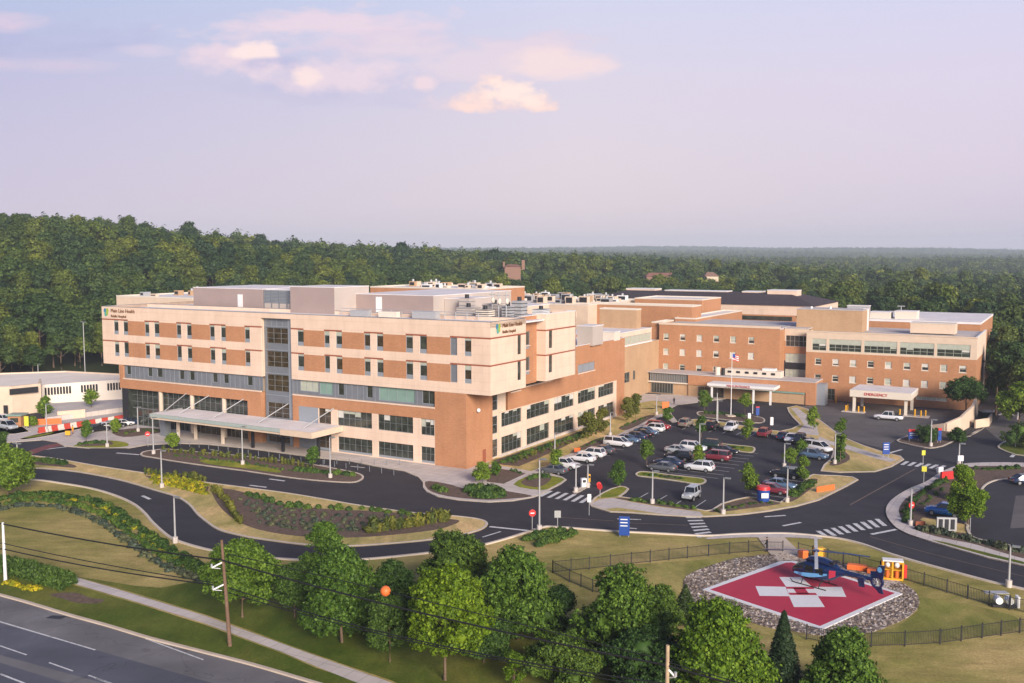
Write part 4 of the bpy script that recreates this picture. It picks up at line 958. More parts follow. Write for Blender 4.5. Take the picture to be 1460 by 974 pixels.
s, z = FR(1285, 436, 137); mb = MB(); mb.tube([(s, 137, z9), (s, 137, z)], .12, 'steel', 6); mb.box(s - .9, s + .9, 136.8, 137.2, z - .2, z, 'steel'); part(mb, 'antenna_mast', rb)

on_roof(hb, 823, 845, 466, 46, 5, 16.36, 'mauve_lt', 'roof'); on_roof(hb, 858, 876, 474, 58, 3, 16.36, 'offwhite')
# ================= low entrance building and its canopy
be = 95.6; le = bld('entrance_building', 'low orange brick entrance building with a flat roof in front of the old ward block', 'building', -12, be)
sE1 = FR(*t5(355, 725), be)[0]; sE0 = FR(981, 540, be)[0]; zE = 5.3; sG0 = FR(917, 540, be)[0]
mb = MB(); mb.box(sE0, sE1, be, bA - .1, 2.9, zE, 'brick'); mb.box(sE1 - 2.2, sE1, be, bA - .1, .1, 2.89, 'brick'); mb.box(sE0, sE1 - 2.21, be + .25, bA - .1, .1, 2.89, 'brick_tan')
mb.box(sE1 + .01, sE1 + 1.9, be + 1.0, be + 4, .1, 5.0, 'spandrel')
mb.box(sG0, sE0 - .01, be + .6, bA - .1, .1, 2.9, 'brick_tan'); mb.box(sG0, sE0 - .01, be + .1, bA - .1, 2.91, 3.2, 'offwhite')
for k in range(22):
    s = sG0 + 1.6 + k * (sE0 - sG0 - 1.8) / 22; mb.box(s, s + .32, be + .5, be + .8, 3.21, zE + .1, 'mullion')
mb.box(sG0 + 1.5, sE0 - .02, be + .9, bA - .1, 3.21, zE - .1, 'spandrel')
mb.box(sE0 + 12, sE1 - 2.4, be - .05, be - .003, 2.5, 2.88, 'glass_green')
part(mb, 'wall', le)
mb = MB(); mb.box(sG0, sE1, be - .12, bA - .15, zE + .01, zE + .2, 'roof_gray'); part(mb, 'roof', le)
window(le, ('F', be + .55), sG0 + 2, sE0 - 4, .3, 2.8, 'glass', 8, 1, 'mullion', .1, rec=-.06)
window(le, ('F', be + .2), sE0 + 2.5, sE0 + 9.0, .2, 2.7, 'glass_brown', 4, 1, 'mullion', .1, rec=-.06, name='entrance_door')
mb = MB(); s0 = FR(*t4(1165, 670), be + 3)[0]; mb.box(s0, s0 + 13.5, be + 3, be + 6, zE + .2, zE + 1.7, 'offwhite')
for k in range(6): mb.box(s0 + .8 + k * 2.1, s0 + 1.7 + k * 2.1, be + 2.9, be + 2.997, zE + .8, zE + 1.3, 'darkmetal')
mb.box(s0 + 9, s0 + 12, be + 3.5, be + 5.5, zE + 1.71, zE + 2.2, 'white'); part(mb, 'roof_unit', le)
mb = MB(); s0 = FR(*t4(1115, 640), be + 2)[0]; mb.tube([(s0, be + 2, zE + .2), (s0, be + 2, zE + 2.1)], .7, 'offwhite', 10); mb.tube([(s0 + 1.4, be + 2, zE + .2), (s0 + 1.4, be + 2, zE + 1.9)], .45, 'darkmetal', 8); part(mb, 'roof_vent', le)
s0 = FR(*t4(1040, 750), be - 5)[0]; s1 = FR(1104, 556, be - 5)[0]
mb = MB(); mb.box(s0, s1, be - 5, be - .1, 3.7, 4.3, 'white'); mb.box(s0 + .3, s1 - .3, be - 4.7, be - .2, 3.4, 3.69, 'offwhite'); ec = part(mb, 'door_canopy', le)
for s in (s0 + 1.0, s1 - 1.0, (s0 + s1) / 2 + 3):
    mb = MB(); mb.box(s - .2, s + .2, be - 4.6, be - 4.2, .1, 3.4, 'white'); part(mb, 'canopy_column', ec)
lettering(ec, 'MAIN ENTRANCE', .7, 'redletter', ('F', be - 5), (s0 + s1) / 2 - 3.2, 3.76)

# ================= ambulance canopy
ac = bld('ambulance_canopy', 'white drive-through ambulance canopy with red lettering and four posts', 'canopy', 43, 91)
sc0, sc1 = 42.0, 54.6; b0c = 90.6; b1c = 101.5; zf0, zf1 = 3.5, 5.0
zr = FR(1250, 549.5, b1c)[1]
mb = MB(); mb.box(sc0, sc1, b0c, b0c + .3, zf0, zf1, 'offwhite')
v = [(sc0, b0c + .3, zf1), (sc1, b0c + .3, zf1), (sc1, b1c, zr), (sc0, b1c, zr), (sc0, b0c + .3, zf1 - .4), (sc1, b0c + .3, zf1 - .4), (sc1, b1c, zr - .4), (sc0, b1c, zr - .4)]
mb.add(v, [(0, 1, 2, 3), (7, 6, 5, 4), (0, 3, 7, 4), (1, 5, 6, 2), (2, 6, 7, 3)], 'roof')
mb.box(sc0, sc0 + .3, b0c + .31, b1c, zf0, zf1 - .42, 'offwhite'); mb.box(sc1 - .3, sc1, b0c + .31, b1c, zf0, zf1 - .42, 'offwhite')
part(mb, 'canopy_roof', ac)
for s, b in ((sc0 + .9, 91.2), (sc1 - 1.1, 91.5), (sc0 + .9, 100.6), (sc1 - 1.1, 100.6)):
    mb = MB(); mb.box(s - .28, s + .28, b - .28, b + .28, .01, zf0, 'offwhite'); part(mb, 'post', ac)
lettering(ac, 'EMERGENCY', .85, 'redletter', ('F', b0c), 45.0, 3.95)
mb = MB(); mb.box(sc0 - 1.6, sc0 + 3.2, 90.2, 92.3, .01, .15, 'concrete'); mb.box(sc1 - 2.6, sc1 + 3.6, 90.4, 93.0, .01, .15, 'concrete'); part(mb, 'kerb_island', ac)

# ================= blocks and roofs behind
def block(label, name, px0, px1, pyt, b, d, wm, rm, par=.35, cat='building', z0=.05, right=None, cop='offwhite'):
    s0 = FR(px0, pyt, b)[0]; s1, z1 = FR(px1, pyt, b)
    if right is not None: d = SD(right, pyt, s1)[0] - b
    o = bld(name, label, cat, s0, b); mb = MB(); mb.box(s0, s1, b, b + d, z0, z1 - .02, wm); part(mb, 'wall', o)
    mb = MB(); mb.box(s0 + .3, s1 - .3, b + .3, b + d - .3, z1 - .019, z1 - .01, rm)
    for (a, c, e, f) in ((s0, s1, b, b + .3), (s0, s1, b + d - .3, b + d), (s0, s0 + .3, b + .3, b + d - .3), (s1 - .3, s1, b + .3, b + d - .3)): mb.box(a - .03, c + .03, e - .03, f + .03, z1 - .0, z1 + par, cop)
    part(mb, 'roof', o); return o, s0, s1, z1, d
def clutter(o, s0, s1, b0, b1, z, n, ms=('offwhite', 'white', 'steel', 'cream2', 'orange'), hm=2.2, seed=1):
    rr = random.Random(seed)
    for k in range(n):
        s = rr.uniform(s0 + 1, s1 - 2); b = rr.uniform(b0 + 1, b1 - 1); w = rr.uniform(1, 3); d = rr.uniform(1, 2.5); h = rr.uniform(.6, hm); mb = MB()
        m = ms[rr.randrange(len(ms))] if rr.random() > .12 else 'brick_tan'
        mb.box(s, s + w, b, b + d, z, z + h, m if m != 'orange' else 'cream2'); mb.box(s + .2, s + w - .2, b - .02, b - .003, z + .3, z + h - .25, 'darkmetal')
        if rr.random() > .5: mb.tube([(s + w / 2, b + d / 2, z + h), (s + w / 2, b + d / 2, z + h + .6)], .35, 'steel', 8)
        part(mb, 'roof_unit', o)
o, s0, s1, z, d = block('white roofed hospital wing with vents seen over the left end of the pavilion', 'hospital_wing', 166, 274, 426.5, 46, 30, 'cream2', 'roof'); clutter(o, s0, s1, 47, 70, z, 16, seed=3, hm=1.8)
o, s0, s1, z, d = block('rear hospital wing with a brick end wall and a roof crowded with white plant', 'hospital_wing', 528, 687, 413.5, 78, 22, 'brick', 'roof'); clutter(o, s0, s1, 79, 99, z, 26, seed=5, hm=1.4)
o, s0, s1, z, d = block('low white roofed wing covered with rows of vents behind the pavilion', 'hospital_wing', 683, 838, 436, 112, 38, 'cream2', 'roof')
clutter(o, s0, s1, 113, 148, z, 60, hm=2.2, seed=8)
o, s0, s1, z, d = block('brick block with pale flat roof beside the tan roof plant', 'brick_block', 806, 987, 438, 118, 26, 'brick_old', 'roof_gray', right=1000)
o, s0, s1, z, d = block('higher orange brick block with white flat roof rising behind', 'brick_block', 905, 1001, 428.5, 140, 18, 'brick_old', 'roof', right=1028)
o, s0, s1, z, d = block('tan brick lift housing on the link wing roof', 'lift_housing', 855, 907.5, 442.5, 92, 3, 'brick_tan', 'roof_gray', cop='offwhite', z0=15.8)
o, s0, s1, z, d = block('red painted stair tower wall between the link wing and the ward block', 'stair_block', 929, 941, 461, 104, 10, 'brick', 'roof_gray')
o, s0, s1, z, d = block('brick block whose long side wall runs back behind the ward block parapet', 'brick_block', 962, 992, 455.5, 116, 20, 'brick_old', 'roof', right=1058)
# dark hipped roof hall
hh = bld('hipped_roof_hall', 'long hall with a dark hipped shingle roof and cream eaves behind the ward blocks', 'building', -30, 168)
bh = 168.0; s0 = FR(833, 431, bh)[0]; s1, ze = FR(1163, 437, bh); dz = 34.0; zp = FR(1100, 417.5, bh + 17)[1]
mb = MB()
v = [(s0, bh, ze), (s1, bh, ze), (s1, bh + dz, ze), (s0, bh + dz, ze), (s0 + 9, bh + 13, zp), (s1 - 11, bh + 13, zp), (s1 - 11, bh + dz - 13, zp), (s0 + 9, bh + dz - 13, zp)]
mb.add(v, [(0, 1, 5, 4), (1, 2, 6, 5), (2, 3, 7, 6), (3, 0, 4, 7), (4, 5, 6, 7), (3, 2, 1, 0)], 'roof_dark'); part(mb, 'roof', hh)
mb = MB(); mb.box(s0 + .4, s1 - .4, bh + .4, bh + dz - .4, ze - 3.0, ze - .02, 'cream'); mb.box(s0 + .4, s1 - 6, bh + .42, bh + dz, .1, ze - 3.01, 'brick_old'); mb.box(s0 + 2, s1 - 7, bh + .2, bh + .38, ze - 4.6, ze - 3.4, 'glass'); part(mb, 'wall', hh)
for px0, px1, py, b in ((893, 934, 412.5, bh + 15), (948, 1036, 416, bh + 14), (1058, 1084, 416.5, bh + 14), (1094, 1136, 415, bh + 12)):
    a0 = FR(px0, py, b)[0]; a1, z1 = FR(px1, py, b); mb = MB(); mb.box(a0, a1, b, b + 6, zp - 1, z1, 'cream'); mb.box(a0 - .1, a1 + .1, b - .1, b + 6.1, z1, z1 + .2, 'white'); part(mb, 'roof_monitor', hh)
a0, z1 = FR(1117, 434, bh + 5); mb = MB(); mb.box(a0 - 2.4, a0 + 2.4, bh + 4, bh + 5.5, z1 - .6, z1 + .5, 'orange'); part(mb, 'roof_tarpaulin', hh)
# ================= parking deck at the left
def gpart(mb, name, root): return mb.build(name, root)
M['deck_pale'] = plain('pale_deck_concrete', (.8, .71, .61), .9, .2, var=.07, scale=.2)
pd = empty('parking_deck', (0, 0, 0)); tag(pd, 'low pale concrete parking deck with slotted parapet at the far left', 'parking deck')
c = G(80, 596); pd.location = c
def W(px, py, D=None): return G(px, py) - c
def wall3(mb, pts, z0, z1, th, m):
    for a, b in zip(pts[:-1], pts[1:]):
        t = (b - a).normalized(); n = Vector((-t.y, t.x, 0)) * th
        q4 = [a, b, b + n, a + n]; mb.prism([(p.x, p.y) for p in (q4 if area(q4) > 0 else q4[::-1])], z0, z1, m)
mb = MB()
def at_y(px, Y): d = ray(px, 500); return Vector((d[0] / d[1] * Y, Y, 0)) - c
F0 = [at_y(-160, 205), at_y(14, 209), at_y(56, 214)]
F1 = [at_y(57, 222), at_y(172, 232), at_y(260, 236)]
BK = [at_y(-160, 246), at_y(92, 258), at_y(180, 251), at_y(260, 248)]
zdeck = zat(at_y(57, 222) + c, 556); zrim = zat(BK[1] + c, 529)
deck = [F0[0], F0[1], F0[2], F1[0], F1[1], F1[2], BK[3], BK[2], BK[1], BK[0]]
for a, b in zip(deck[:-1], deck[1:]): pass
zdeck += .25; mb.sheet(deck if area(deck) > 0 else deck[::-1], zdeck - .6, 'deck_pale'); gpart(mb, 'deck_floor', pd)
mb = MB(); wall3(mb, BK, 0, zrim, .5, 'cream2'); gpart(mb, 'parapet', pd)
mb = MB(); zt_ = zat(F1[0] + c, 549)
wall3(mb, F1, 0, zt_, .5, 'deck_pale')
for k in range(26):
    u = .04 + k * .037; p = F1[0] + (F1[1] - F1[0]) * u
    if 3 <= k % 9 < 9 or k < 3: mb.box(p.x - .25, p.x + .35, p.y - .06, p.y - .005 , zt_ - 2.4, zt_ - .7, 'darkmetal')
gpart(mb, 'slotted_wall', pd)
mb = MB(); zf = zat(F0[1] + c, 551)
wall3(mb, F0, 0, zf, .6, 'cream2'); a = at_y(56, 214); b = at_y(57, 222); wall3(mb, [a, b], 0, zf, .5, 'cream2')
for px0, px1, y0, y1 in ((11, 52, 555, 563), (1, 7, 578, 590)):
    a, b = at_y(px0, 208.2), at_y(px1, 212.6 if px1 > 20 else 208.2); za_, zb2 = zat(a + c, y1), zat(a + c, y0); wall3(mb, [a, b], za_, zb2, .1, 'darkmetal')
gpart(mb, 'entry_wall', pd)
mb = MB(); ramp0 = [at_y(60, 200), at_y(176, 214), at_y(176, 226), at_y(60, 219)]
mb.prism([(p.x, p.y) for p in ramp0], 0, 1.1, 'concrete'); wall3(mb, [at_y(78, 203), at_y(118, 206)], 0, 1.9, .4, 'cream2'); gpart(mb, 'entry_ramp', pd)
sheet('yard_road', q('f -120,604 10,600 60,589 100,580 176,571 176,585 120,590 60,600 40,606 -120,616'), .13, 'asphalt')
# retaining wall by the ambulance drive
rw = empty('retaining_wall', G(1372, 622)); c2 = rw.location.copy(); tag(rw, 'curved cream retaining wall that rises beside the ambulance drive', 'wall')
mb = MB(); pts = [G(1330, 613) - c2, G(1350, 616) - c2, G(1370, 616) - c2, G(1388, 606) - c2, G(1394, 590) - c2]
hs_ = [.9, 1.7, 2.9, 4.0, 4.4]; n_ = [Vector((.1, .25, 0))] * 5
rings = [[(p.x, p.y, -.1), (p.x, p.y, h), (p.x - .35, p.y + .35, h), (p.x - .35, p.y + .35, -.1)] for p, h in zip(pts, hs_)]
mb.loft(rings, 'cream2', True, False); mb.build('wall_body', rw)
ew = empty('equipment_enclosure', G(1405, 607)); c2 = ew.location.copy(); tag(ew, 'low tan walled yard holding dark plant at the corner of the red brick block', 'enclosure')
mb = MB(); wall3(mb, [G(1391, 611) - c2, G(1410, 608) - c2, G(1418, 596) - c2], 0, 1.7, .3, 'cream2'); mb.build('enclosure_wall', ew)
mb = MB(); p = G(1407, 600) - c2; mb.box(p.x - 1.4, p.x + 1.2, p.y - 1, p.y + 1, .02, 1.9, 'darkmetal'); mb.box(p.x - 1.3, p.x + 1.1, p.y - .9, p.y + .9, 1.91, 2.05, 'steel'); mb.build('condenser', ew)
# ------------------------------------------------------------------ foliage
def leaf_quads(C, Nn, size, rng, aspect=.62, bend=.18):
    n = len(C)
    r = rng.normal(size=(n, 3)); t = np.cross(Nn, r); t /= np.linalg.norm(t, axis=1)[:, None] + 1e-9
    b = np.cross(Nn, t)
    s = size * rng.uniform(.65, 1.35, n)[:, None]
    V = np.stack([C - t * s, C - b * s * aspect + Nn * s * bend, C + t * s, C + b * s * aspect + Nn * s * bend], 1).reshape(-1, 3)
    return V, np.arange(4 * n).reshape(n, 4)
def crown(name, lm, seed, rx, rz, cz, nl, n, size, core=True, shape='round', lobe=(.34, .52), squash=.8, clus=0):
    rng = np.random.default_rng(seed); Cs = []; Rs = []
    for k in range(nl):
        u = rng.uniform(-1, 1); a = rng.uniform(0, 2 * math.pi)
        if shape == 'round': u = u * .9 + .05; w = math.sqrt(max(0, 1 - u * u)) * rng.uniform(.62, .82); h = u * rng.uniform(.62, .8)
        elif shape == 'oval': w = math.sqrt(max(0, 1 - abs(u) ** 1.5)) * rng.uniform(.45, .72) * (1 - .3 * max(0, u)); h = u * .82
        elif shape == 'dome': t_ = (u + 1) / 2; t_ = t_ ** 1.2; h = -.75 + 1.5 * t_; w = (1 - t_) ** .5 * rng.uniform(.5, .88)
        elif shape == 'spread': h = -.35 + .9 * (u * .5 + .5) ** .8; w = rng.uniform(.3, .8) * math.sqrt(max(0, 1 - (h * .9) ** 2))
        r_ = rng.uniform(*lobe)
        Cs.append((rx * w * math.cos(a), rx * w * math.sin(a), cz + rz * h)); Rs.append((rx * r_, rx * r_ * squash * (rz / rx) ** .5))
    Cs.append((0, 0, cz + rz * .45)); Rs.append((rx * .5, rx * .5))
    Cs = np.array(Cs); Rs = np.array(Rs)
    wts = Rs[:, 0] ** 2
    if clus:
        nc = n // clus; ci = rng.choice(len(Cs), nc, p=wts / wts.sum()); cd = rng.normal(size=(nc, 3)); cd[:, 2] = cd[:, 2] * .9 + .15; cd /= np.linalg.norm(cd, axis=1)[:, None]
        CP = Cs[ci] + cd * rng.uniform(.7, 1.22, nc)[:, None] * np.stack([Rs[ci, 0], Rs[ci, 0], Rs[ci, 1]], 1)
        k_ = rng.integers(0, nc, n); idx = ci[k_]; off_ = rng.normal(size=(n, 3)) * np.array([1, 1, .6]) * (size * 1.15)
        P = CP[k_] + off_; d = cd[k_] * .6 + off_ / (np.linalg.norm(off_, axis=1)[:, None] + 1e-6) * .5; jit = .75 if lm[:6] != 'forest' else .42
    else:
        idx = rng.choice(len(Cs), n, p=wts / wts.sum()); jit = .5
        d = rng.normal(size=(n, 3)); d[:, 2] = d[:, 2] * .85 + .25; d /= np.linalg.norm(d, axis=1)[:, None]
        rad = rng.uniform(.68, 1.12, n)[:, None]
        P = Cs[idx] + d * rad * np.stack([Rs[idx, 0], Rs[idx, 0], Rs[idx, 1]], 1)
    # drop leaves buried in other lobes
    keep = np.ones(n, bool)
    for c_, r_ in zip(Cs, Rs):
        e = (P - c_) / np.array([r_[0], r_[0], r_[1]]); keep &= (np.einsum('ij,ij->i', e, e) > .45)
    P = P[keep]; d = d[keep]
    Nn = d + rng.normal(size=d.shape) * jit + np.array([0, 0, .35]); Nn /= np.linalg.norm(Nn, axis=1)[:, None]
    V, Fq = leaf_quads(P, Nn, size, rng); mi = np.zeros(len(Fq), int)
    if core:
        cv = []; cf = []; o = len(V)
        for c_, r_ in zip(Cs, Rs):
            m_ = 6
            base = len(cv)
            for i in range(5):
                a1 = -math.pi / 2 + math.pi * (i + .0) / 4
                for j in range(m_):
                    a2 = 2 * math.pi * j / m_; k = .62
                    cv.append((c_[0] + r_[0] * k * math.cos(a1) * math.cos(a2), c_[1] + r_[0] * k * math.cos(a1) * math.sin(a2), c_[2] + r_[1] * k * math.sin(a1)))
            for i in range(4):
                for j in range(m_): cf.append((o + base + i * m_ + j, o + base + i * m_ + (j + 1) % m_, o + base + (i + 1) * m_ + (j + 1) % m_, o + base + (i + 1) * m_ + j))
        V = np.vstack([V, np.array(cv)]); Fq = np.vstack([Fq, np.array(cf)])
    return mesh_np(name, V, Fq, [LEAF[lm]])
def fir_crown(name, seed, r, h, z0, n, size):
    rng = np.random.default_rng(seed)
    t = rng.uniform(0, 1, n) ** .8; tier = np.floor(t * 14) / 14 + rng.uniform(0, .045, n)
    rad = r * (1 - tier) ** .9 * (.35 + .65 * rng.uniform(0, 1, n) ** .5) * (1 + .22 * np.sin(rng.integers(0, 9, n) * 2.1 + tier * 40))
    a = rng.uniform(0, 2 * math.pi, n)
    P = np.stack([rad * np.cos(a), rad * np.sin(a), z0 + tier * h - rad * .28 + rng.normal(0, .08, n)], 1)
    Nn = np.stack([np.cos(a) * .55, np.sin(a) * .55, np.ones(n) * .8], 1) + rng.normal(size=(n, 3)) * .35; Nn /= np.linalg.norm(Nn, axis=1)[:, None]
    V, Fq = leaf_quads(P, Nn, size, rng, .4); return mesh_np(name, V, Fq, [LEAF['fir']])
def trunk_mesh(name, r, h, seed, limbs=5, spread=.5):
    rr = random.Random(seed); mb = MB()
    p = [(0, 0, -.1), (rr.uniform(-.1, .1) * r * 4, rr.uniform(-.1, .1) * r * 4, h * .45), (rr.uniform(-.2, .2) * r * 4, rr.uniform(-.2, .2) * r * 4, h)]
    mb.tube(p, r, 'bark', 8, True, r * .45)
    for k in range(limbs):
        a = 2 * math.pi * k / limbs + rr.uniform(-.4, .4); z = h * rr.uniform(.45, .85); l = h * spread * rr.uniform(.6, 1)
        mb.tube([(0, 0, z), (l * .5 * math.cos(a), l * .5 * math.sin(a), z + l * .35), (l * math.cos(a), l * math.sin(a), z + l * .85)], r * .4, 'bark', 6, True, r * .12)
    o = mb.build(name); me = o.data; bpy.data.objects.remove(o); return me
def obj(name, me, parent=None, loc=(0, 0, 0)):
    o = bpy.data.objects.new(name, me); COL.objects.link(o); o.location = loc
    if parent: o.parent = parent
    return o

# ---- woodland: every instance a tree; the nearest ones are objects, the far canopy one mass
FV = []
for k in range(6):
    lm_ = ('forest', 'forest_warm', 'forest_cool', 'forest', 'forest_warm', 'forest_cool')[k]; rx_ = (5.4, 4.6, 5.8, 6.2, 5.0, 4.3)[k]; rz_ = (5.6, 6.6, 5.2, 5.4, 6.0, 7.2)[k]
    cm = crown('crown', lm_, 100 + k, rx_, rz_, (10.4, 11.4, 9.6, 10.4, 10.6, 12.2)[k], (15, 14, 18, 20, 16, 13)[k], 6000, .42, True, ('round', 'oval', 'spread', 'round', 'round', 'oval')[k], (.22, .46), .9, 22)
    FV.append((cm, trunk_mesh('trunk', .32, 8, k, 4, .4)))
fars = []
for k in range(4):
    fars.append(crown('crown', ('forest', 'forest_warm', 'forest_cool', 'forest')[k], 200 + k, 5.8, (5.4, 6.2, 5.8, 7)[k], 9.5, 11, 1700, .75, True, ('round', 'round', 'spread', 'oval')[k], (.26, .5), .85, 14))
cand = []
def blocked(x, y):
    px = az_px(x, y); D = math.hypot(x, y)
    return D < interp(px, EDGE_X, EDGE_D)
def scatter(r0, r1, step, sc, amax=34):
    n = int(r1 / step) + 2
    for i in range(int(r0 * .8 / step), n):
        y = i * step
        wid = y * math.tan(R(amax)) + 60
        for j in range(-int(wid / step) - 1, int(wid / step) + 2):
            x = j * step + RNG.uniform(-.42, .42) * step; yy = y + RNG.uniform(-.42, .42) * step
            D = math.hypot(x, yy)
            if not (r0 <= D < r1) or yy < 40 or blocked(x, yy): continue
            cand.append((x, yy, ground_h(x, yy), sc * RNG.uniform(.62, 1.42 if D > 330 else 1.05), RNG.uniform(0, 6.28), D, RNG.uniform()))
scatter(120, 640, 7.8, .9, 38); scatter(640, 1400, 10.5, 1.15, 31); scatter(1400, 3000, 14, 1.25, 30); scatter(3000, 6200, 24, 1.5, 30)
# which trees show: sweep each bearing from near to far and keep those whose top rises above what stands before
def top_px(c_): return proj((c_[0], c_[1], c_[2] + 15.5 * c_[3]))
bins = {}
cand.sort(key=lambda c_: c_[5]); shown = []
ROOF_L = [(147, 436), (372, 445), (372, 411), (478, 412), (640, 418), (700, 450), (748, 449), (820, 443), (835, 432), (872, 418), (1120, 417), (1163, 436), (1232, 440), (1398, 455), (1407, 468)]
def roofline(px): return float(np.interp(px, [a for a, b in ROOF_L], [b for a, b in ROOF_L])) if 147 < px < 1407 else 999
for c_ in cand:
    px, py = top_px(c_)
    hw = 5.0 * c_[3] * F / c_[1]
    if px < -hw or px > 1460 + hw: continue
    ks = range(int((px - hw * .6) // 4), int((px + hw * .6) // 4) + 1)
    vis = [k for k in ks if min(bins.get(k, 999), roofline(k * 4)) > py + 2.0]
    if len(vis) * 2 >= len(ks): shown.append((sum(min(bins.get(k, 999), roofline(k * 4), py + 16 * F / c_[1]) - py for k in vis), c_))
    for k in ks: bins[k] = min(bins.get(k, 999), py)
shown.sort(key=lambda t: -t[0])
pick = set(id(c_) for _, c_ in shown[:280])
protos = []
for cm, tm in FV:
    protos.append((cm, tm))
def forest_tree(c_, k):
    r_ = empty('forest_tree', (c_[0], c_[1], c_[2]), c_[4]); r_.scale = (c_[3],) * 3
    px = az_px(c_[0], c_[1])
    if px < 640: tag(r_, 'broad leafy tree of the dense wood on the hill behind the hospital', 'tree', 'trees of the hillside wood')
    else: tag(r_, 'broad leafy tree in the level wood beyond the old brick ward blocks', 'tree', 'trees of the level wood')
    obj('crown', protos[k][0], r_); obj('trunk', protos[k][1], r_)
for c_ in cand:
    if id(c_) in pick: forest_tree(c_, int(c_[6] * 5.99))
rest = [c_ for c_ in cand if id(c_) not in pick]
far_me = bpy.data.meshes.new('woodland'); far_me.from_pydata([(c_[0], c_[1], c_[2]) for c_ in rest], [], [])
for nm, tp, vals in (('sc', 'FLOAT', [c_[3] for c_ in rest]), ('rot', 'FLOAT', [c_[4] for c_ in rest]), ('pick', 'INT', [(int(c_[6] * 5.99) if c_[5] < 560 else 6 + int(c_[6] * 3.99)) for c_ in rest])):
    at = far_me.attributes.new(nm, tp, 'POINT'); at.data.foreach_set('value', vals)
far = bpy.data.objects.new('woodland', far_me); COL.objects.link(far)
tag(far, 'unbroken green tree canopy rolling to the hazy horizon', 'woodland', kind='stuff')
src = [cm for cm, tm in FV] + fars
ng = bpy.data.node_groups.new('woodland', 'GeometryNodeTree')
ng.interface.new_socket('Geometry', in_out='INPUT', socket_type='NodeSocketGeometry'); ng.interface.new_socket('Geometry', in_out='OUTPUT', socket_type='NodeSocketGeometry')
gi = ng.nodes.new('NodeGroupInput'); go = ng.nodes.new('NodeGroupOutput'); jn = ng.nodes.new('GeometryNodeJoinGeometry')
def named(nm, tp):
    n = ng.nodes.new('GeometryNodeInputNamedAttribute'); n.data_type = tp; n.inputs[0].default_value = nm; return [o_ for o_ in n.outputs if o_.enabled][0]
a_sc, a_rot, a_pk = named('sc', 'FLOAT'), named('rot', 'FLOAT'), named('pick', 'INT')
cx = ng.nodes.new('ShaderNodeCombineXYZ'); ng.links.new(a_rot, cx.inputs[2])
# sources: the crowns of the first tree object of each variant; the coarser far crowns ride on far-off trees of their own
SRC_OBJ = []
firsts = {}
for o_ in COL.objects:
    if o_.name.startswith('crown') and o_.parent and o_.parent.name.startswith('forest_tree'): firsts.setdefault(o_.data.name, o_)
for i, me in enumerate(src):
    if me.name in firsts: SRC_OBJ.append(firsts[me.name])
    else:
        a = -.44 + .3 * i; x, y = 5000 * math.sin(a * .3), 5000 * math.cos(a * .3)
        t_ = obj('forest_tree', me, None, (x, y, ground_h(x, y))); tag(t_, 'broad leafy tree in the level wood beyond the old brick ward blocks', 'tree', 'trees of the level wood'); SRC_OBJ.append(t_)
for i, so in enumerate(SRC_OBJ):
    oi = ng.nodes.new('GeometryNodeObjectInfo'); oi.inputs[0].default_value = so; oi.transform_space = 'ORIGINAL'; oi.inputs['As Instance'].default_value = True
    cmp_ = ng.nodes.new('FunctionNodeCompare'); cmp_.data_type = 'INT'; cmp_.operation = 'EQUAL'
    ii = [s_ for s_ in cmp_.inputs if s_.type == 'INT']; ng.links.new(a_pk, ii[0]); ii[1].default_value = i
    ip = ng.nodes.new('GeometryNodeInstanceOnPoints'); ng.links.new(gi.outputs[0], ip.inputs['Points']); ng.links.new(cmp_.outputs[0], ip.inputs['Selection'])
    ng.links.new(oi.outputs['Geometry'], ip.inputs['Instance']); ng.links.new(cx.outputs[0], ip.inputs['Rotation']); ng.links.new(a_sc, ip.inputs['Scale'])
    ng.links.new(ip.outputs[0], jn.inputs[0])
ng.links.new(jn.outputs[0], go.inputs[0])
md = far.modifiers.new('woodland', 'NODES'); md.node_group = ng
print('forest', len(cand), 'shown', len(shown), 'rest', len(rest))

# ---- garden and roadside trees
def tree(label, px, py, x0, x1, yt, yb, lm='mid', shape='round', n=5200, size=.2, nl=13, kind='broadleaf_tree', seed=None, lobe=(.16, .44), group=None, dx=None, cat='tree'):
    p = G(px, py); sc = p[1] / (F * .996)
    zt = zat(p, yt); zb = max(.3, zat(p, yb)) if yb is not None else .5
    rx = (x1 - x0) / 2 * p[1] / F; rz = (zt - zb) / 2; cz = (zt + zb) / 2
    seed = seed if seed is not None else int(px * 7 + py)
    r_ = empty(kind, p, (seed % 60) / 10); tag(r_, label, cat, group)
    k = .95
    cm = crown('crown', lm, seed, rx * k, rz * .98, cz - rz * .04, nl, int(n * 2.5), size * .64, True, shape, lobe, .85, 22)
    obj('crown', cm, r_); obj('trunk', trunk_mesh('trunk', max(.07, rx * .045), max(.6, cz - rz * .1), seed, 5, .35), r_)
    return r_
tree('large dark green tree at the left edge beside the curving loop road', 12, 706, -28, 43, 632, 704, 'mid', n=9000, size=0.288, nl=28)
tree('small dark pointed tree behind the left edge crown', 4, 652, -12, 14, 612, 652, 'deep', 'oval', 1800, .2)
tree('broad dark green tree just behind the brown utility pole', 346, 880, 292, 402, 768, 872, 'mid', n=14000, size=0.240, nl=34)
tree('large spreading green tree right of the brown utility pole', 487, 916, 416, 537, 782, 908, 'mid', 'dome', n=18000, size=0.228, nl=37)
tree('loose-crowned tree standing up behind the large spreading green tree', 460, 840, 424, 498, 743, 822, 'mid', 'oval', 9000, .19, nl=15)
tree('bright yellow-green maple with a bare pale trunk', 634, 970, 566, 688, 806, 938, 'lime', n=17000, size=0.240, nl=35)
tree('dark green tree behind the bright yellow-green maple', 645, 868, 588, 690, 757, 850, 'deep', n=13000, size=0.228, nl=30)
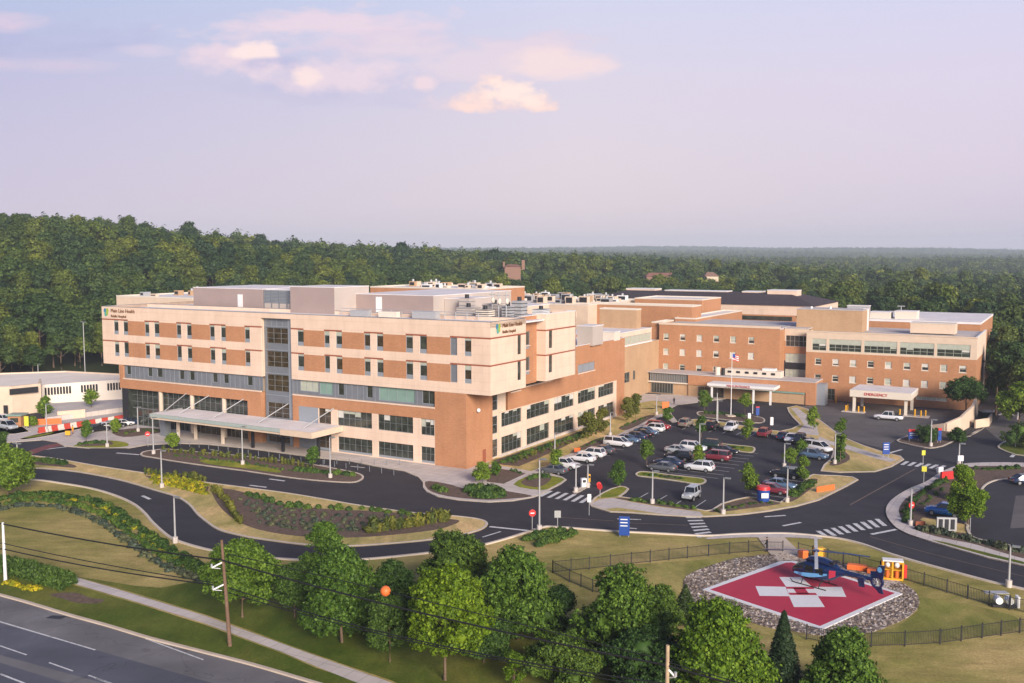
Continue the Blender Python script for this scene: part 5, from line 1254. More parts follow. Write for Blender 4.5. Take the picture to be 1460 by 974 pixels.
tree('big round dark green tree to the right of the yellow-green maple', 738, 912, 678, 800, 770, 905, 'mid', 'dome', n=20000, size=0.216, nl=40)
tree('shadowy dark bush between the spreading tree and the maple', 556, 944, 528, 590, 838, 940, 'deep', n=9000, size=0.216, nl=23)
tree('narrow dark shrub tree behind the shadowy bush', 562, 880, 534, 596, 796, 870, 'deep', n=6000, size=0.216, nl=20)
tree('small yellow-green sapling at the bottom under the power lines', 733, 985, 716, 750, 925, 982, 'lime', 'oval', 2200, .14)
tree('wide green tree left of the helipad below the iron fence', 890, 945, 818, 964, 806, 935, 'mid', 'dome', n=22000, size=0.216, nl=40)
tree('bright green leafy tree in front of the helipad stones', 1020, 1010, 944, 1090, 858, 995, 'bright', 'dome', n=19000, size=0.216, nl=40)
LAST = tree('green tree at the bottom right of the dark fir', 1200, 1012, 1140, 1254, 898, 1000, 'mid', 'dome', n=15000, size=0.204, nl=34)
for px, py, x0, x1, yt, lab in ((800, 985, 752, 860, 905, 'dark low thicket under the power lines right of the sapling'), (915, 985, 850, 985, 905, 'dark olive thicket below the wide green tree'), (600, 900, 560, 640, 840, 'dark undergrowth behind the maple'), (420, 880, 385, 455, 800, 'dark green bush between the two big pole-side trees'), (690, 945, 655, 735, 880, 'dark bush under the big round tree right of the maple'), (800, 905, 770, 836, 838, 'green bush between the big round tree and the wide tree by the fence'), (940, 905, 915, 985, 838, 'dark bush between the wide tree and the helipad stones')):
    tree(lab, px, py, x0, x1, yt, py - 2, 'deep', n=9000, size=.19, nl=15, kind='thicket', cat='bush')
def fir(label, px, py, w, yt, n=6000):
    p = G(px, py); h = zat(p, yt); r_ = empty('fir_tree', p); tag(r_, label, 'tree')
    obj('crown', fir_crown('crown', int(px), w / 2 * p[1] / F, h - .3, .35, n, .16), r_); obj('trunk', trunk_mesh('trunk', .11, h * .8, int(px), 0), r_)
fir('dark pointed fir in front of the near helipad corner', 1115, 990, 66, 872, 14000)
fir('small dark fir at the left end of the helipad stones', 977, 884, 48, 836, 5000)
YT = [(881, 697, 870, 891, 655, 'young narrow tree on the lime grass beside the car park entrance'), (922, 664, 912, 933, 625, 'young tree growing between the left car row and the middle cars'),
 (1068, 709, 1055, 1079, 660, 'young teardrop tree left of the blue and red recycling bin'), (997, 663, 988, 1004, 633, 'slim young tree between white sedan and maroon van'), (1000, 624, 993, 1008, 592, 'slim young tree at the near edge of the round drive kerb'),
 (1065, 627, 1056, 1074, 597, 'young tree between the white car and the blue marked bays'), (1126, 666, 1117, 1136, 637, 'young tree at the right end of the middle aisle'), (1142, 652, 1134, 1150, 626, 'young dark tree behind the aisle end tree'), (1146, 686, 1134, 1157, 652, 'young tree by the black parked estate car'),
 (1004, 587, 994, 1017, 556, 'round headed tree on the left of the round drive island'), (1062, 590, 1053, 1072, 559, 'round headed tree beside the flagpole'), (1198, 660, 1189, 1207, 594, 'tall narrow tree on the grass by the emergency drive'),
 (1160, 613, 1150, 1170, 580, 'young tree on the walk between round drive and emergency drive'), (952, 601, 944, 960, 581, 'small tree at the kerb of the round drive entrance'), (793, 674, 784, 804, 641, 'young tree at the end of the left car row'),
 (688, 690, 677, 706, 660, 'small spreading tree in the bed at the brick corner'), (707, 679, 701, 714, 659, 'slim sapling in the bed at the brick corner'), (447, 669, 437, 454, 636, 'small tree under the end of the white canopy'), (247, 642, 239, 255, 614, 'small tree on the forecourt left of the canopy'),
 (123, 630, 115, 131, 595, 'slim tree in front of the red and white barriers'), (165, 619, 159, 171, 598, 'slim tree at the glass corner of the pavilion'), (64, 598, 52, 75, 564, 'young tree in front of the parking deck wall'), (131, 588, 120, 143, 556, 'young tree by the parking deck ramp'), (47, 609, 41, 53, 594, 'small round tree beside the yellow sign at the yard')]
for px, py, x0, x1, yt, lab in YT:
    h_ = py - yt; tree(lab, px, py, x0, x1, yt, py - h_ * .22, 'mid', 'oval', 1700, .2, nl=11, kind='young_tree', lobe=(.34, .56))
for px, py, x0, x1, yt, lab in ((838, 626, 814, 850, 588, 'multi-stemmed birch against the middle of the long wing'), (858, 618, 848, 872, 582, 'multi-stemmed birch near the far end of the long wing'), (893, 602, 882, 904, 563, 'feathery tree at the far corner of the long wing'), (906, 598, 898, 920, 560, 'feathery tree to the right of the far wing corner')):
    tree(lab, px, py, x0, x1, yt, py - 6, 'reed', 'oval', 2200, .22, nl=12, kind='birch_tree', lobe=(.3, .45))
tree('dark green tree against the right end of the red brick ward block', 1377, 594, 1347, 1406, 538, 582, 'deep', 'spread', 9000, .24, nl=16, lobe=(.3, .42))
tree('pale green tree behind the right corner of the red brick ward block', 1424, 575, 1405, 1446, 496, 566, 'mid', 'round', 8000, .3, nl=14)
tree('bright green tree behind the blue car on the planted pad', 1380, 750, 1355, 1405, 690, 742, 'bright', 'round', 7000, .2, nl=14)
tree('tall bright green tree by the bend of the second car park', 1372, 716, 1352, 1396, 662, 710, 'bright', 'oval', 6000, .2, nl=13)
for px, py, x0, x1, yt, lab in ((1321, 632, 1309, 1336, 607, 'big clipped bush beside the emergency sign'), (1364, 630, 1353, 1375, 610, 'round clipped bush in front of the cream retaining wall'), (1456, 640, 1440, 1490, 604, 'dark bush on the grass corner at the right edge')):
    tree(lab, px, py, x0, x1, yt, py - 1, 'deep', 'round', 2600, .2, nl=12, kind='clipped_bush', lobe=(.42, .6), cat='bush')
for i, (px, py, w, yt) in enumerate(((1452, 612, 60, 540), (1490, 610, 70, 520))):
    tree(('leafy tree leaning over the road bend at the right edge', 'tall tree beyond the right edge bush')[i], px, py, px - w / 2, px + w / 2, yt, py - 8, 'mid', 'round', 7000, .28, nl=14)

# ---- planted clumps: one object each
def clump_mesh(lm, seed, r, h, n, size, spiky=False):
    rng = np.random.default_rng(seed); a = rng.uniform(0, 6.283, n)
    if spiky:
        t = rng.uniform(0, 1, n); rad = r * (.15 + .85 * t) * rng.uniform(.3, 1, n); P = np.stack([rad * np.cos(a), rad * np.sin(a), h * (t ** .7) * rng.uniform(.6, 1, n)], 1)
        Nn = np.stack([np.cos(a), np.sin(a), np.full(n, .25)], 1) + rng.normal(size=(n, 3)) * .2
    else:
        d = rng.normal(size=(n, 3)); d[:, 2] = np.abs(d[:, 2]); d /= np.linalg.norm(d, axis=1)[:, None]
        P = d * np.array([r, r, h]) * rng.uniform(.7, 1.05, n)[:, None]; Nn = d + rng.normal(size=(n, 3)) * .35
    Nn /= np.linalg.norm(Nn, axis=1)[:, None]
    V, Fq = leaf_quads(P, Nn, size, rng, .3 if spiky else .6); return mesh_np('plant', V, Fq, [LEAF[lm]])
CM = {'shrub': [clump_mesh('shrub', 40 + k, .75, .8, 240, .16) for k in range(3)], 'dark': [clump_mesh('deep', 50 + k, .8, .75, 260, .16) for k in range(3)], 'sage': [clump_mesh('sage', 60 + k, .5, .5, 130, .14) for k in range(3)],
      'reed': [clump_mesh('reed', 70 + k, .5, 1.15, 150, .26, True) for k in range(3)], 'flower': [clump_mesh('flower', 80 + k, .6, .45, 140, .12) for k in range(3)], 'small': [clump_mesh('shrub', 90 + k, .4, .42, 90, .12) for k in range(3)]}
ZP = .12
def plant(kind, p, label, group, name, sc=1.0):
    o = obj(name, random.choice(CM[kind]), None, p); o.rotation_euler = (0, 0, random.uniform(0, 6.28)); o.scale = (sc * random.uniform(.62, 1.25),) * 2 + (sc * random.uniform(.6, 1.3),)
    tag(o, label, 'plant', group); return o
def along(pts, n, jit=.25, z=0.0, close=False):
    g = catmull(gp(pts), False, 6); ds = [0]
    for a, b in zip(g[:-1], g[1:]): ds.append(ds[-1] + (b - a).length)
    out = []
    for k in range(n):
        t = ds[-1] * (k + .5) / n
        i = max(j for j in range(len(ds) - 1) if ds[j] <= t); u = (t - ds[i]) / max(1e-6, ds[i + 1] - ds[i])
        p = g[i].lerp(g[i + 1], u); out.append(Vector((p.x + random.uniform(-jit, jit), p.y + random.uniform(-jit, jit), z)))
    return out
for pts, kind, n, sc, lab in ((q('f -20,716 40,706 100,710 150,722 190,748 230,778 262,800 292,815 330,830'), 'dark', 62, .95, 'dark green shrub in the back row of the long curving hedge bed'),
    (q('f -20,724 40,714 96,718 142,732 180,756 222,788 258,808 292,822'), 'shrub', 52, .78, 'mid green shrub in the middle row of the long curving hedge bed'),
    (q('f -20,731 40,721 92,726 134,741 170,763 212,794 250,814 292,830'), 'sage', 74, 1.1, 'grey-green low shrub in the front row of the long curving hedge bed')):
    for p in along(pts, n, .35): plant(kind, p, lab, 'shrubs of the curving hedge bed', 'hedge_shrub', sc)
for p in along(q('f 96,714 150,727 190,752 230,783 262,804'), 16, .5): plant('flower', p, 'yellow flowering shrub among the green hedge rows', 'yellow shrubs of the curving hedge bed', 'flowering_shrub', .9)
for r_ in range(3):
    for p in along([(214 + r_ * 3, 681 + r_ * 4.5), (250, 683 + r_ * 6), (294, 694 + r_ * 6)], 17, .3, ZP): plant('flower', p, 'yellow flowering clump in the patch by the loop road lamp post', 'yellow flower clumps', 'flower_clump', 1.0)
for p in along(q('f 206,678 236,681 268,682 292,688'), 24, .2, ZP): plant('reed', p, 'reddish green tuft in the row behind the yellow flowers', 'tufts behind the yellow flowers', 'grass_tuft', .8)
for p in along(q('f 303,700 322,718 336,738 346,750'), 22, .25, ZP): plant('reed', p, 'tall green grass tuft in the slanting row across the big mulch bed', 'slanting row of grass tufts', 'grass_tuft', 1.0)
for p in along(q('f 350,704 382,716 420,724 470,727 520,728 570,733 620,738'), 22, .4, ZP): plant('shrub', p, 'round green shrub in the back row of the big mulch bed', 'round shrubs of the mulch bed', 'round_shrub', .85)
for p in along(q('f 524,762 560,757 600,751 640,744'), 20, .2, ZP): plant('reed', p, 'tall upright grass clump at the right end of the big mulch bed', 'upright grass clumps', 'grass_clump', 1.35)
for r_ in range(5):
    for p in along([(340 + r_ * 7, 712 + r_ * 8.5), (400 + r_ * 8, 728 + r_ * 7), (500, 737 + r_ * 5.2), (600 - r_ * 16, 737 + r_ * 4.5)], 17, .3, ZP): plant('sage', p, 'small grey-green plant set in rows in the big mulch bed', 'rows of small plants in the mulch bed', 'bed_plant', .85)
for pts, n, kind, lab in ((q('f 232,645 280,649 340,655 392,661 440,668'), 34, 'reed', 'grass tuft in the long row on the drop-off island'), (q('f 244,650 286,655 340,661 400,670 450,676'), 26, 'small', 'low plant in the front row of the drop-off island'), (q('f 420,672 450,674 480,677 504,679'), 14, 'shrub', 'bushy plant at the right end of the drop-off island')):
    for p in along(pts, n, .3, ZP): plant(kind, p, lab, 'plants of the drop-off island', 'island_plant', .8)
for pts, n, kind, sc, lab in ((q('f 664,702 690,700 712,706 700,710 672,707'), 16, 'dark', 1.2, 'spreading shrub in the bed at the front walk bend'), (q('f 616,698 640,702'), 5, 'shrub', .9, 'small shrub left of the spreading bed shrubs'),
    (q('f 716,662 760,646 800,632 840,617 868,606'), 26, 'shrub', .9, 'green shrub in the strip against the long wing'), (q('f 726,664 770,648 810,634 850,619'), 20, 'reed', .7, 'grass tuft in the strip before the long wing'), (q('f 820,644 838,636 860,627'), 8, 'small', .9, 'low plant in the dark bed beside the car row'), (q('f 886,611 904,603 924,596'), 8, 'small', .9, 'low plant in the far dark bed beside the car row'),
    (q('f 756,686 770,681 782,683'), 7, 'shrub', .7, 'shrub on the corner by the car park gate'), (q('f 726,672 736,674 744,677'), 4, 'small', .9, 'small plant in the brown bed by the brick corner'),
    (q('f 900,714 930,718 960,722 990,727'), 16, 'small', 1.1, 'low plant in the strip below the near car park bays'), (q('f 1020,730 1044,725 1080,719 1104,719'), 10, 'small', .9, 'low plant in the bed by the recycling bin'), (q('f 1128,710 1146,698 1160,688'), 9, 'dark', .9, 'dark shrub in the bed at the right end of the car park'),
    (q('f 1192,660 1198,652 1194,644'), 7, 'dark', .9, 'dark shrub below the tall narrow tree'), (q('f 920,678 946,681 976,684'), 12, 'small', .8, 'low plant on the near car park island'), (q('f 1030,636 1046,639 1060,641'), 7, 'small', .8, 'low plant on the far car park island'),
    (q('f 1002,590 1022,591 1044,593 1062,596'), 13, 'dark', .8, 'dark shrub on the round drive island'), (q('f 746,771 772,766 800,760 814,763 790,772 762,779'), 26, 'shrub', .85, 'plant in the bed at the road junction left of the blue sign'),
    (q('f 1290,748 1300,722 1314,706 1340,690 1362,678'), 20, 'dark', .8, 'dark shrub along the curved walk on the right'), (q('f 1310,756 1350,764 1400,776 1460,790'), 30, 'sage', 1.2, 'grey-green plant along the walk below the second car park'), (q('f 1316,722 1330,708 1346,696'), 8, 'small', .9, 'low plant in the brown bed above the blue car'), (q('f 1390,670 1420,670 1456,669'), 8, 'dark', .7, 'dark shrub spaced along the top of the planted pad'),
    (q('f 1126,588 1140,592'), 0, 'dark', .8, ''), (q('f 28,660 50,658 76,661 96,664'), 12, 'shrub', .9, 'green plant at the left tip of the big island'), (q('f 112,635 132,633 152,633'), 9, 'dark', .7, 'plant in the small bed on the forecourt'), (q('f 176,620 200,615 228,616'), 10, 'small', .9, 'plant below the glass corner of the pavilion')):
    for p in along(pts, n, .3, ZP): plant(kind, p, lab, 'plants: ' + lab, 'bed_plant', sc)
# tall ornamental grass hedge by the highway
rng = np.random.default_rng(5); g = catmull(gp(q('f -60,803 0,812 40,820 74,830 98,838')), False, 8); n = 9000
t = rng.uniform(0, 1, n); idx = np.minimum((t * (len(g) - 1)).astype(int), len(g) - 2)
GA = np.array([(p.x, p.y) for p in g]); fr_ = t * (len(g) - 1) - idx; P2d = GA[idx] * (1 - fr_)[:, None] + GA[idx + 1] * fr_[:, None]
off = rng.uniform(-1.3, 1.3, n); zz = rng.uniform(.05, 1, n) * 1.7 * (1 - (off / 1.7) ** 2)
P = np.stack([P2d[:, 0] + off * .25 + rng.normal(0, .12, n), P2d[:, 1] + off, zz], 1); Nn = rng.normal(size=(n, 3)) * np.array([1, 1, .35]); Nn[:, 1] -= .5; Nn /= np.linalg.norm(Nn, axis=1)[:, None]
V, Fq = leaf_quads(P, Nn, .2, rng, .3)
gh = obj('grass_hedge', mesh_np('grass_hedge', V, Fq, [LEAF['deep'] if False else LEAF['shrub']])); tag(gh, 'dense clipped band of tall dark grass by the highway at the left edge', 'hedge')
for p in along(q('f 4,831 24,836 46,840 60,842'), 12, .4): plant('flower', p, 'yellow flowering clump at the foot of the grass hedge by the highway', 'yellow clumps by the highway', 'flower_clump', .8)

# ------------------------------------------------------------------ vehicles
def paint(name, c, rough=.25):
    m, nt, p = base_mat(name, rough, .5, .15); p.inputs['Coat Weight'].default_value = .5
    lo = tuple(x * .93 for x in c); nt.links.new(mixc(nt, noise(nt, 1.2, 2), lo, c), p.inputs['Base Color']); return m
CARP = {'white': paint('white_car_paint', (.75, .75, .76)), 'black': paint('black_car_paint', (.012, .012, .015)), 'gray': paint('grey_car_paint', (.1, .105, .115)), 'silver': paint('silver_car_paint', (.42, .44, .46)),
        'navy': paint('navy_car_paint', (.02, .035, .08)), 'red': paint('red_car_paint', (.36, .02, .025)), 'maroon': paint('maroon_car_paint', (.2, .03, .045)), 'blue': paint('blue_car_paint', (.01, .16, .5)), 'tan': paint('tan_car_paint', (.26, .22, .18)), 'green': paint('dark_green_car_paint', (.02, .04, .03)), 'steelblue': paint('steel_blue_car_paint', (.09, .15, .24))}
def ring_sec(x, hw, zb, zt, r=.14):
    return [(x, -hw * .9, zb), (x, -hw, zb + r), (x, -hw, (zb + zt) / 2), (x, -hw * .97, zt - r), (x, -hw * .86, zt), (x, hw * .86, zt), (x, hw * .97, zt - r), (x, hw, (zb + zt) / 2), (x, hw, zb + r), (x, hw * .9, zb)]
SPEC = { # length, half width, stations (x, halfwidth factor, bottom, top), greenhouse (rear-bottom, rear-top, front-top, front-bottom, belt, roof), wheel x
 'sedan': (4.75, .91, [(-2.37, .82, .45, .82), (-2.28, .93, .3, .98), (-1.2, 1, .25, 1.02), (.9, 1, .25, .98), (1.6, .97, .25, .9), (2.2, .9, .28, .76), (2.37, .74, .4, .62)], (-1.75, -1.0, .25, 1.0, .98, 1.45), (-1.42, 1.42), .33),
 'suv': (4.75, .95, [(-2.37, .86, .5, .95), (-2.28, .95, .35, 1.12), (-1.2, 1, .3, 1.16), (.9, 1, .3, 1.12), (1.6, .98, .3, 1.08), (2.2, .92, .34, .95), (2.37, .78, .45, .75)], (-2.2, -1.85, .35, 1.05, 1.1, 1.74), (-1.4, 1.42), .37),
 'van': (5.1, .98, [(-2.55, .88, .45, 1.0), (-2.48, .97, .32, 1.12), (-1.2, 1, .28, 1.16), (1.1, 1, .28, 1.1), (1.8, .97, .28, .98), (2.4, .9, .3, .82), (2.55, .76, .42, .66)], (-2.42, -2.2, .7, 1.7, 1.08, 1.78), (-1.5, 1.55), .35),
 'jeep': (4.1, .9, [(-2.05, .9, .55, 1.1), (-1.95, .95, .45, 1.18), (-.9, .98, .45, 1.18), (.6, .95, .45, 1.16), (1.2, .85, .5, 1.12), (1.85, .8, .5, 1.08), (2.0, .76, .55, .95)], (-1.9, -1.82, .3, .6, 1.15, 1.85), (-1.25, 1.3), .42),
 'pickup': (5.8, 1.0, [(-2.9, .9, .55, 1.05), (-2.8, .98, .45, 1.15), (-1.0, 1, .4, 1.15), (1.2, 1, .4, 1.15), (1.9, .98, .4, 1.1), (2.7, .93, .42, 1.0), (2.9, .8, .5, .82)], (-.95, -.75, .7, 1.35, 1.14, 1.85), (-1.75, 1.85), .4)}
def car_proto(kind):
    Ln, hw, sts, gh, wx, wr = SPEC[kind]; root = empty('parked_car')
    mb = MB(); mb.loft([ring_sec(x, hw * f, zb, zt) for x, f, zb, zt in sts], 'white', True, True)
    x0, x1, x2, x3, zb, zr = gh; wb, wt = hw * .86, hw * .7
    mb.add([(x1 - .05, -wt - .02, zr - .03), (x2 + .05, -wt - .02, zr - .03), (x2 + .05, wt + .02, zr - .03), (x1 - .05, wt + .02, zr - .03), (x1 + .05, -wt + .08, zr + .035), (x2 - .05, -wt + .08, zr + .035), (x2 - .05, wt - .08, zr + .035), (x1 + .05, wt - .08, zr + .035)],
           [(4, 5, 6, 7), (0, 1, 5, 4), (1, 2, 6, 5), (2, 3, 7, 6), (3, 0, 4, 7)], 'white')
    def rod(a, b): mb.tube([a, b], .045, 'white', 4)
    for sy in (-1, 1):
        rod((x0, sy * wb, zb), (x1, sy * wt, zr)); rod((x3, sy * wb, zb), (x2, sy * wt, zr)); xm = (x1 + x2) / 2; rod((xm, sy * (wb + .0), zb), (xm, sy * wt, zr))
    if kind in ('pickup',): mb.box(-2.75, -1.05, -.8, .8, 1.152, 1.17, 'black')
    mb.box(-Ln / 2 + .02, -Ln / 2 + .14, -hw * .75, hw * .75, .38, .52, 'black'); mb.box(Ln / 2 - .16, Ln / 2 - .02, -hw * .6, hw * .6, .42, .56, 'black')
    mb.build('body', root)
    mb = MB(); v = [(x0, -wb, zb - .02), (x3, -wb, zb - .02), (x3, wb, zb - .02), (x0, wb, zb - .02), (x1, -wt, zr - .01), (x2, -wt, zr - .01), (x2, wt, zr - .01), (x1, wt, zr - .01)]
    mb.add(v, [(0, 1, 5, 4), (1, 2, 6, 5), (2, 3, 7, 6), (3, 0, 4, 7), (4, 5, 6, 7)], 'carglass'); mb.build('window_glass', root)
    for x in wx:
        for sy in (-1, 1):
            mb = MB(); y0, y1 = sy * (hw - .2), sy * (hw + .015); mb.tube([(x, y0, wr), (x, y1, wr)], wr, 'black', 14); w = mb.build('wheel', root)
            mb = MB(); mb.tube([(x, sy * (hw + .0), wr), (x, sy * (hw + .03), wr)], wr * .62, 'rim', 10); mb.build('rim', w)
    xs_, f_, zb_, zt_ = sts[-2]
    for sy in (-1, 1):
        mb = MB(); mb.ball((xs_ + .08, sy * hw * f_ * .74, zt_ - .12), .14, 'lamp_white', 6, (.8, 1.2, .6)); mb.build('headlight', root)
        mb = MB(); mb.box(-Ln / 2 - .01, -Ln / 2 + .2, sy * hw * .58, sy * hw * .86, zt_ - .1, zt_ + .12, 'lamp_red'); mb.build('tail_light', root)
    return root
PROTO = {}
def car(kind, color, px, py, head, label, z=.012, name='parked_car', cat='car', group='cars in the hospital car park'):
    if kind not in PROTO: PROTO[kind] = r_ = car_proto(kind); PROTO[kind]['used'] = 0
    else: r_ = copy_tree(PROTO[kind]) if PROTO[kind]['used'] else PROTO[kind]
    PROTO[kind]['used'] = 1
    if 'used' in r_ and r_ is not PROTO[kind]: del r_['used']
    p = G(px, py, z) if isinstance(px, (int, float)) else px
    r_.name = name; r_.location = (p.x, p.y, z); r_.rotation_euler = (0, 0, ROT + R(head)); tag(r_, label, cat, group)
    for ch in r_.children:
        if ch.name.startswith('body'): ch.material_slots[0].link = 'OBJECT'; ch.material_slots[0].material = CARP[color]
    return r_
# heading in the campus grid: 0 = nose along +s (right), 90 = nose away
def row_p(px, py, ds=0): p = G(px, py); return p
g0 = 'cars nosed to the walk beside the long wing'
sK, _ = W2L(G(798, 659)); CS = sK + 3.0
def rowcar(kind, color, px, py, head, label): s, b = W2L(G(px, py)); car(kind, color, L(CS, b), 0, head, label, group=g0)
for k, c_, px, py, hd, lab in (('sedan', 'gray', 779, 674, 180, 'dark grey saloon at the near end of the left car row behind a sapling'), ('suv', 'white', 806, 668, 0, 'white estate nearest the car park gate in the left row'), ('sedan', 'white', 833, 658.5, 180, 'white saloon second from the gate in the left row'), ('suv', 'white', 847, 652.5, 180, 'white hatchback with red tail lamps beside the dark saloon in the left row'),
    ('sedan', 'gray', 863, 647, 180, 'dark grey saloon between the white hatchback and the large white van'), ('van', 'white', 881, 636.5, 0, 'large white van in the middle of the left car row'), ('sedan', 'steelblue', 893, 630.5, 0, 'blue-grey saloon just beyond the large white van'), ('sedan', 'navy', 901, 626, 180, 'navy saloon third beyond the large white van'),
    ('sedan', 'black', 910, 622.5, 180, 'black saloon with red tail lamps in the far part of the left row'), ('sedan', 'steelblue', 917, 619, 0, 'pale blue saloon next to the white estate in the far part of the left row'), ('suv', 'white', 924, 615, 180, 'white estate next to the red car in the left row'), ('suv', 'red', 931, 611.5, 0, 'red car at the far end of the left row')):
    rowcar(k, c_, px, py, hd, lab)
for k, c_, px, py, hd, lab in (('suv', 'tan', 978, 608, 90, 'dark tan estate at the left end of the back row by the round drive'), ('suv', 'black', 1016, 612, 90, 'black estate left of the white car in the back row'), ('suv', 'white', 1042, 614, -90, 'white car in the middle of the back row by the round drive'), ('suv', 'maroon', 1090, 622, 90, 'dark maroon estate between the blue marked bays'),
    ('sedan', 'navy', 1117, 626, 90, 'navy saloon at the right end of the back row'), ('sedan', 'white', 1128, 629, -90, 'white saloon tucked behind the aisle end trees'), ('suv', 'black', 1139, 632, -90, 'black estate beside the tan saloon at the top right of the lot'), ('sedan', 'tan', 1154, 635, -60, 'tan saloon at the top right curve of the lot'),
    ('van', 'white', 1166, 643, -20, 'white van in the right hand curve of the car park'), ('suv', 'steelblue', 1160, 654, -10, 'steel blue estate in front of the white van on the right curve'),
    ('suv', 'green', 1009, 639, 180, 'dark green estate at the back of the middle row'), ('suv', 'white', 988, 643, 0, 'white estate behind the slim tree in the middle row'), ('sedan', 'black', 1034, 647, 0, 'black saloon beside the far lime grass island'), ('sedan', 'silver', 967, 646.5, 0, 'silver white saloon with a bright nose in the middle row'),
    ('van', 'maroon', 1020, 656, 180, 'tall maroon van in the middle row'), ('suv', 'black', 968, 656, 180, 'black estate in the left half of the middle row'), ('sedan', 'navy', 953, 663.5, 180, 'navy saloon between the black estate and the dark grey saloon'), ('sedan', 'gray', 944, 671, 180, 'dark grey saloon beside the near lime grass island'), ('suv', 'white', 997, 671.5, 180, 'white estate with red tail lamps beside the near lime grass island'),
    ('jeep', 'silver', 985, 712, -90, 'silver off-road car with round headlamps alone in the near bays'), ('suv', 'black', 1121, 681, 180, 'black estate in the right hand row beside the young tree'), ('sedan', 'maroon', 1101, 703, 0, 'maroon saloon behind the blue and red recycling bin'), ('sedan', 'steelblue', 1112, 696, 0, 'blue-grey saloon beside the maroon saloon in the right hand row')):
    car(k, c_, px, py, hd, lab)
car('pickup', 'white', 1267, 599, 180, 'white pickup truck parked in front of the ambulance canopy', .02, cat='truck', group='vehicles on the drives')
car('suv', 'blue', 1346, 735, 178, 'bright blue hatchback in the single bay behind the green tree', .14, group='cars of the second car park')
car('sedan', 'navy', 1463, 690, 30, 'dark blue car cut by the right edge in the second car park', .14, group='cars of the second car park')
for px, py, c_, lab in ((140, 615, 'black', 'black car with white doors nearest the barriers by the glass corner'), (152, 612, 'white', 'white car among those parked at the glass corner'), (163, 610, 'black', 'black car third along at the glass corner'), (174, 608, 'white', 'white car half hidden by the glass corner of the pavilion'), (187, 606, 'navy', 'navy car close to the glass wall of the pavilion')):
    car('sedan', c_, px, py, 75, lab, .13, group='cars at the glass corner')
car('suv', 'white', 6, 603, 0, 'white car at the left edge in front of the parking deck', .13, group='vehicles on the drives')
car('van', 'silver', 10, 612, 0, 'silver van at the left edge on the concrete yard', .13, group='vehicles on the drives')

# ------------------------------------------------------------------ lamp posts, poles, cables
def lamp(px, py, ytop, label, arms=1, cob=False, zb=.1, group='lamp posts', head='s'):
    p = G(px, py); h = zat(p, ytop); r_ = empty('lamp_post', p); tag(r_, label, 'lamp post', group)
    mb = MB(); mb.tube([(0, 0, 0), (0, 0, .75)], .32, 'concrete', 12); mb.build('base', r_)
    mb = MB(); mb.tube([(0, 0, .75), (0, 0, h)], .13, 'steel', 8, True, .09); mb.build('pole', r_)
    for k in range(arms):
        sgn = (1, -1)[k]
        if cob: pts = [(0, 0, h - .4), (-.9, 0, h + .5), (-2.2, 0, h + .8)]; e = pts[-1]
        else: pts = [(0, 0, h - .12), (.55 * sgn, 0, h - .08)]; e = pts[-1]
        mb = MB(); mb.tube(pts, .06, 'steel', 6); mb.build('arm', r_)
        mb = MB(); mb.box(e[0] - .35 * sgn * 0 - .38, e[0] + .38, -.2, .2, e[2] - .02, e[2] + .14, 'mullion'); mb.box(e[0] - .28, e[0] + .28, -.14, .14, e[2] - .04, e[2] - .021, 'lamp_white'); mb.build('lamp_head', r_)
    r_.rotation_euler = (0, 0, ROT if not cob else ROT + .2)
for px, py, yt, lab in ((231, 696, 642, 'lamp post on the big island beside the yellow flowers'), (250, 774, 708, 'tall lamp post on the outer verge of the loop road bend'), (346, 663, 608, 'lamp post on the drop-off island in front of the long canopy'), (471, 682, 623, 'lamp post at the right end of the drop-off island'),
    (197, 616, 580, 'lamp post before the glass corner of the pavilion'), (219, 648, 595, 'lamp post at the left tip of the drop-off island'), (67, 617, 576, 'lamp post beside the orange barrier at the yard'), (153, 638, 600, 'lamp post on the small forecourt bed'), (769, 757, 654, 'tall lamp post at the road junction beside the do-not-enter sign'),
    (821, 702, 662, 'left lamp post of the pair at the car park gate'), (838, 695, 662, 'right lamp post of the pair at the car park gate'), (791, 652, 617, 'lamp post on the lawn before the second bay of the long wing'), (870, 622, 588, 'lamp post on the lawn before the last bay of the long wing'), (936, 592, 562, 'lamp post at the dry lawn by the entrance building'),
    (930, 719, 671, 'lamp post left of the silver off-road car in the near bays'), (1031, 734, 681, 'tall lamp post on the bed below the car park middle'), (1122, 717, 667, 'lamp post behind the blue and red recycling bin'), (997, 655, 604, 'lamp post rising out of the slim tree in the middle row'), (1023, 606, 571, 'lamp post in the strip below the round drive'),
    (1118, 667, 632, 'lamp post at the end of the right hand aisle'), (1190, 662, 617, 'lamp post beside the tall narrow tree'), (1327, 637, 598, 'lamp post in the bed of the emergency sign'), (1298, 750, 695, 'lamp post on the curved walk at the stop sign'), (1438, 837, 778, 'lamp post on the road verge right of the helipad'), (1367, 662, 632, 'short lamp post carrying a white box on the right hand pad')):
    lamp(px, py, yt, lab)
lamp(122, 548, 459, 'very tall light mast standing behind the parking deck', 2)
lamp(55, 545, 519, 'short lamp post on the rear edge of the parking deck')
lamp(25, 653, 632, 'short twin arm lamp post at the left entrance crossing', 2)
lamp(1451, 598, 567, 'tall cobra head lamp post on the road bend at the right', 1, True)
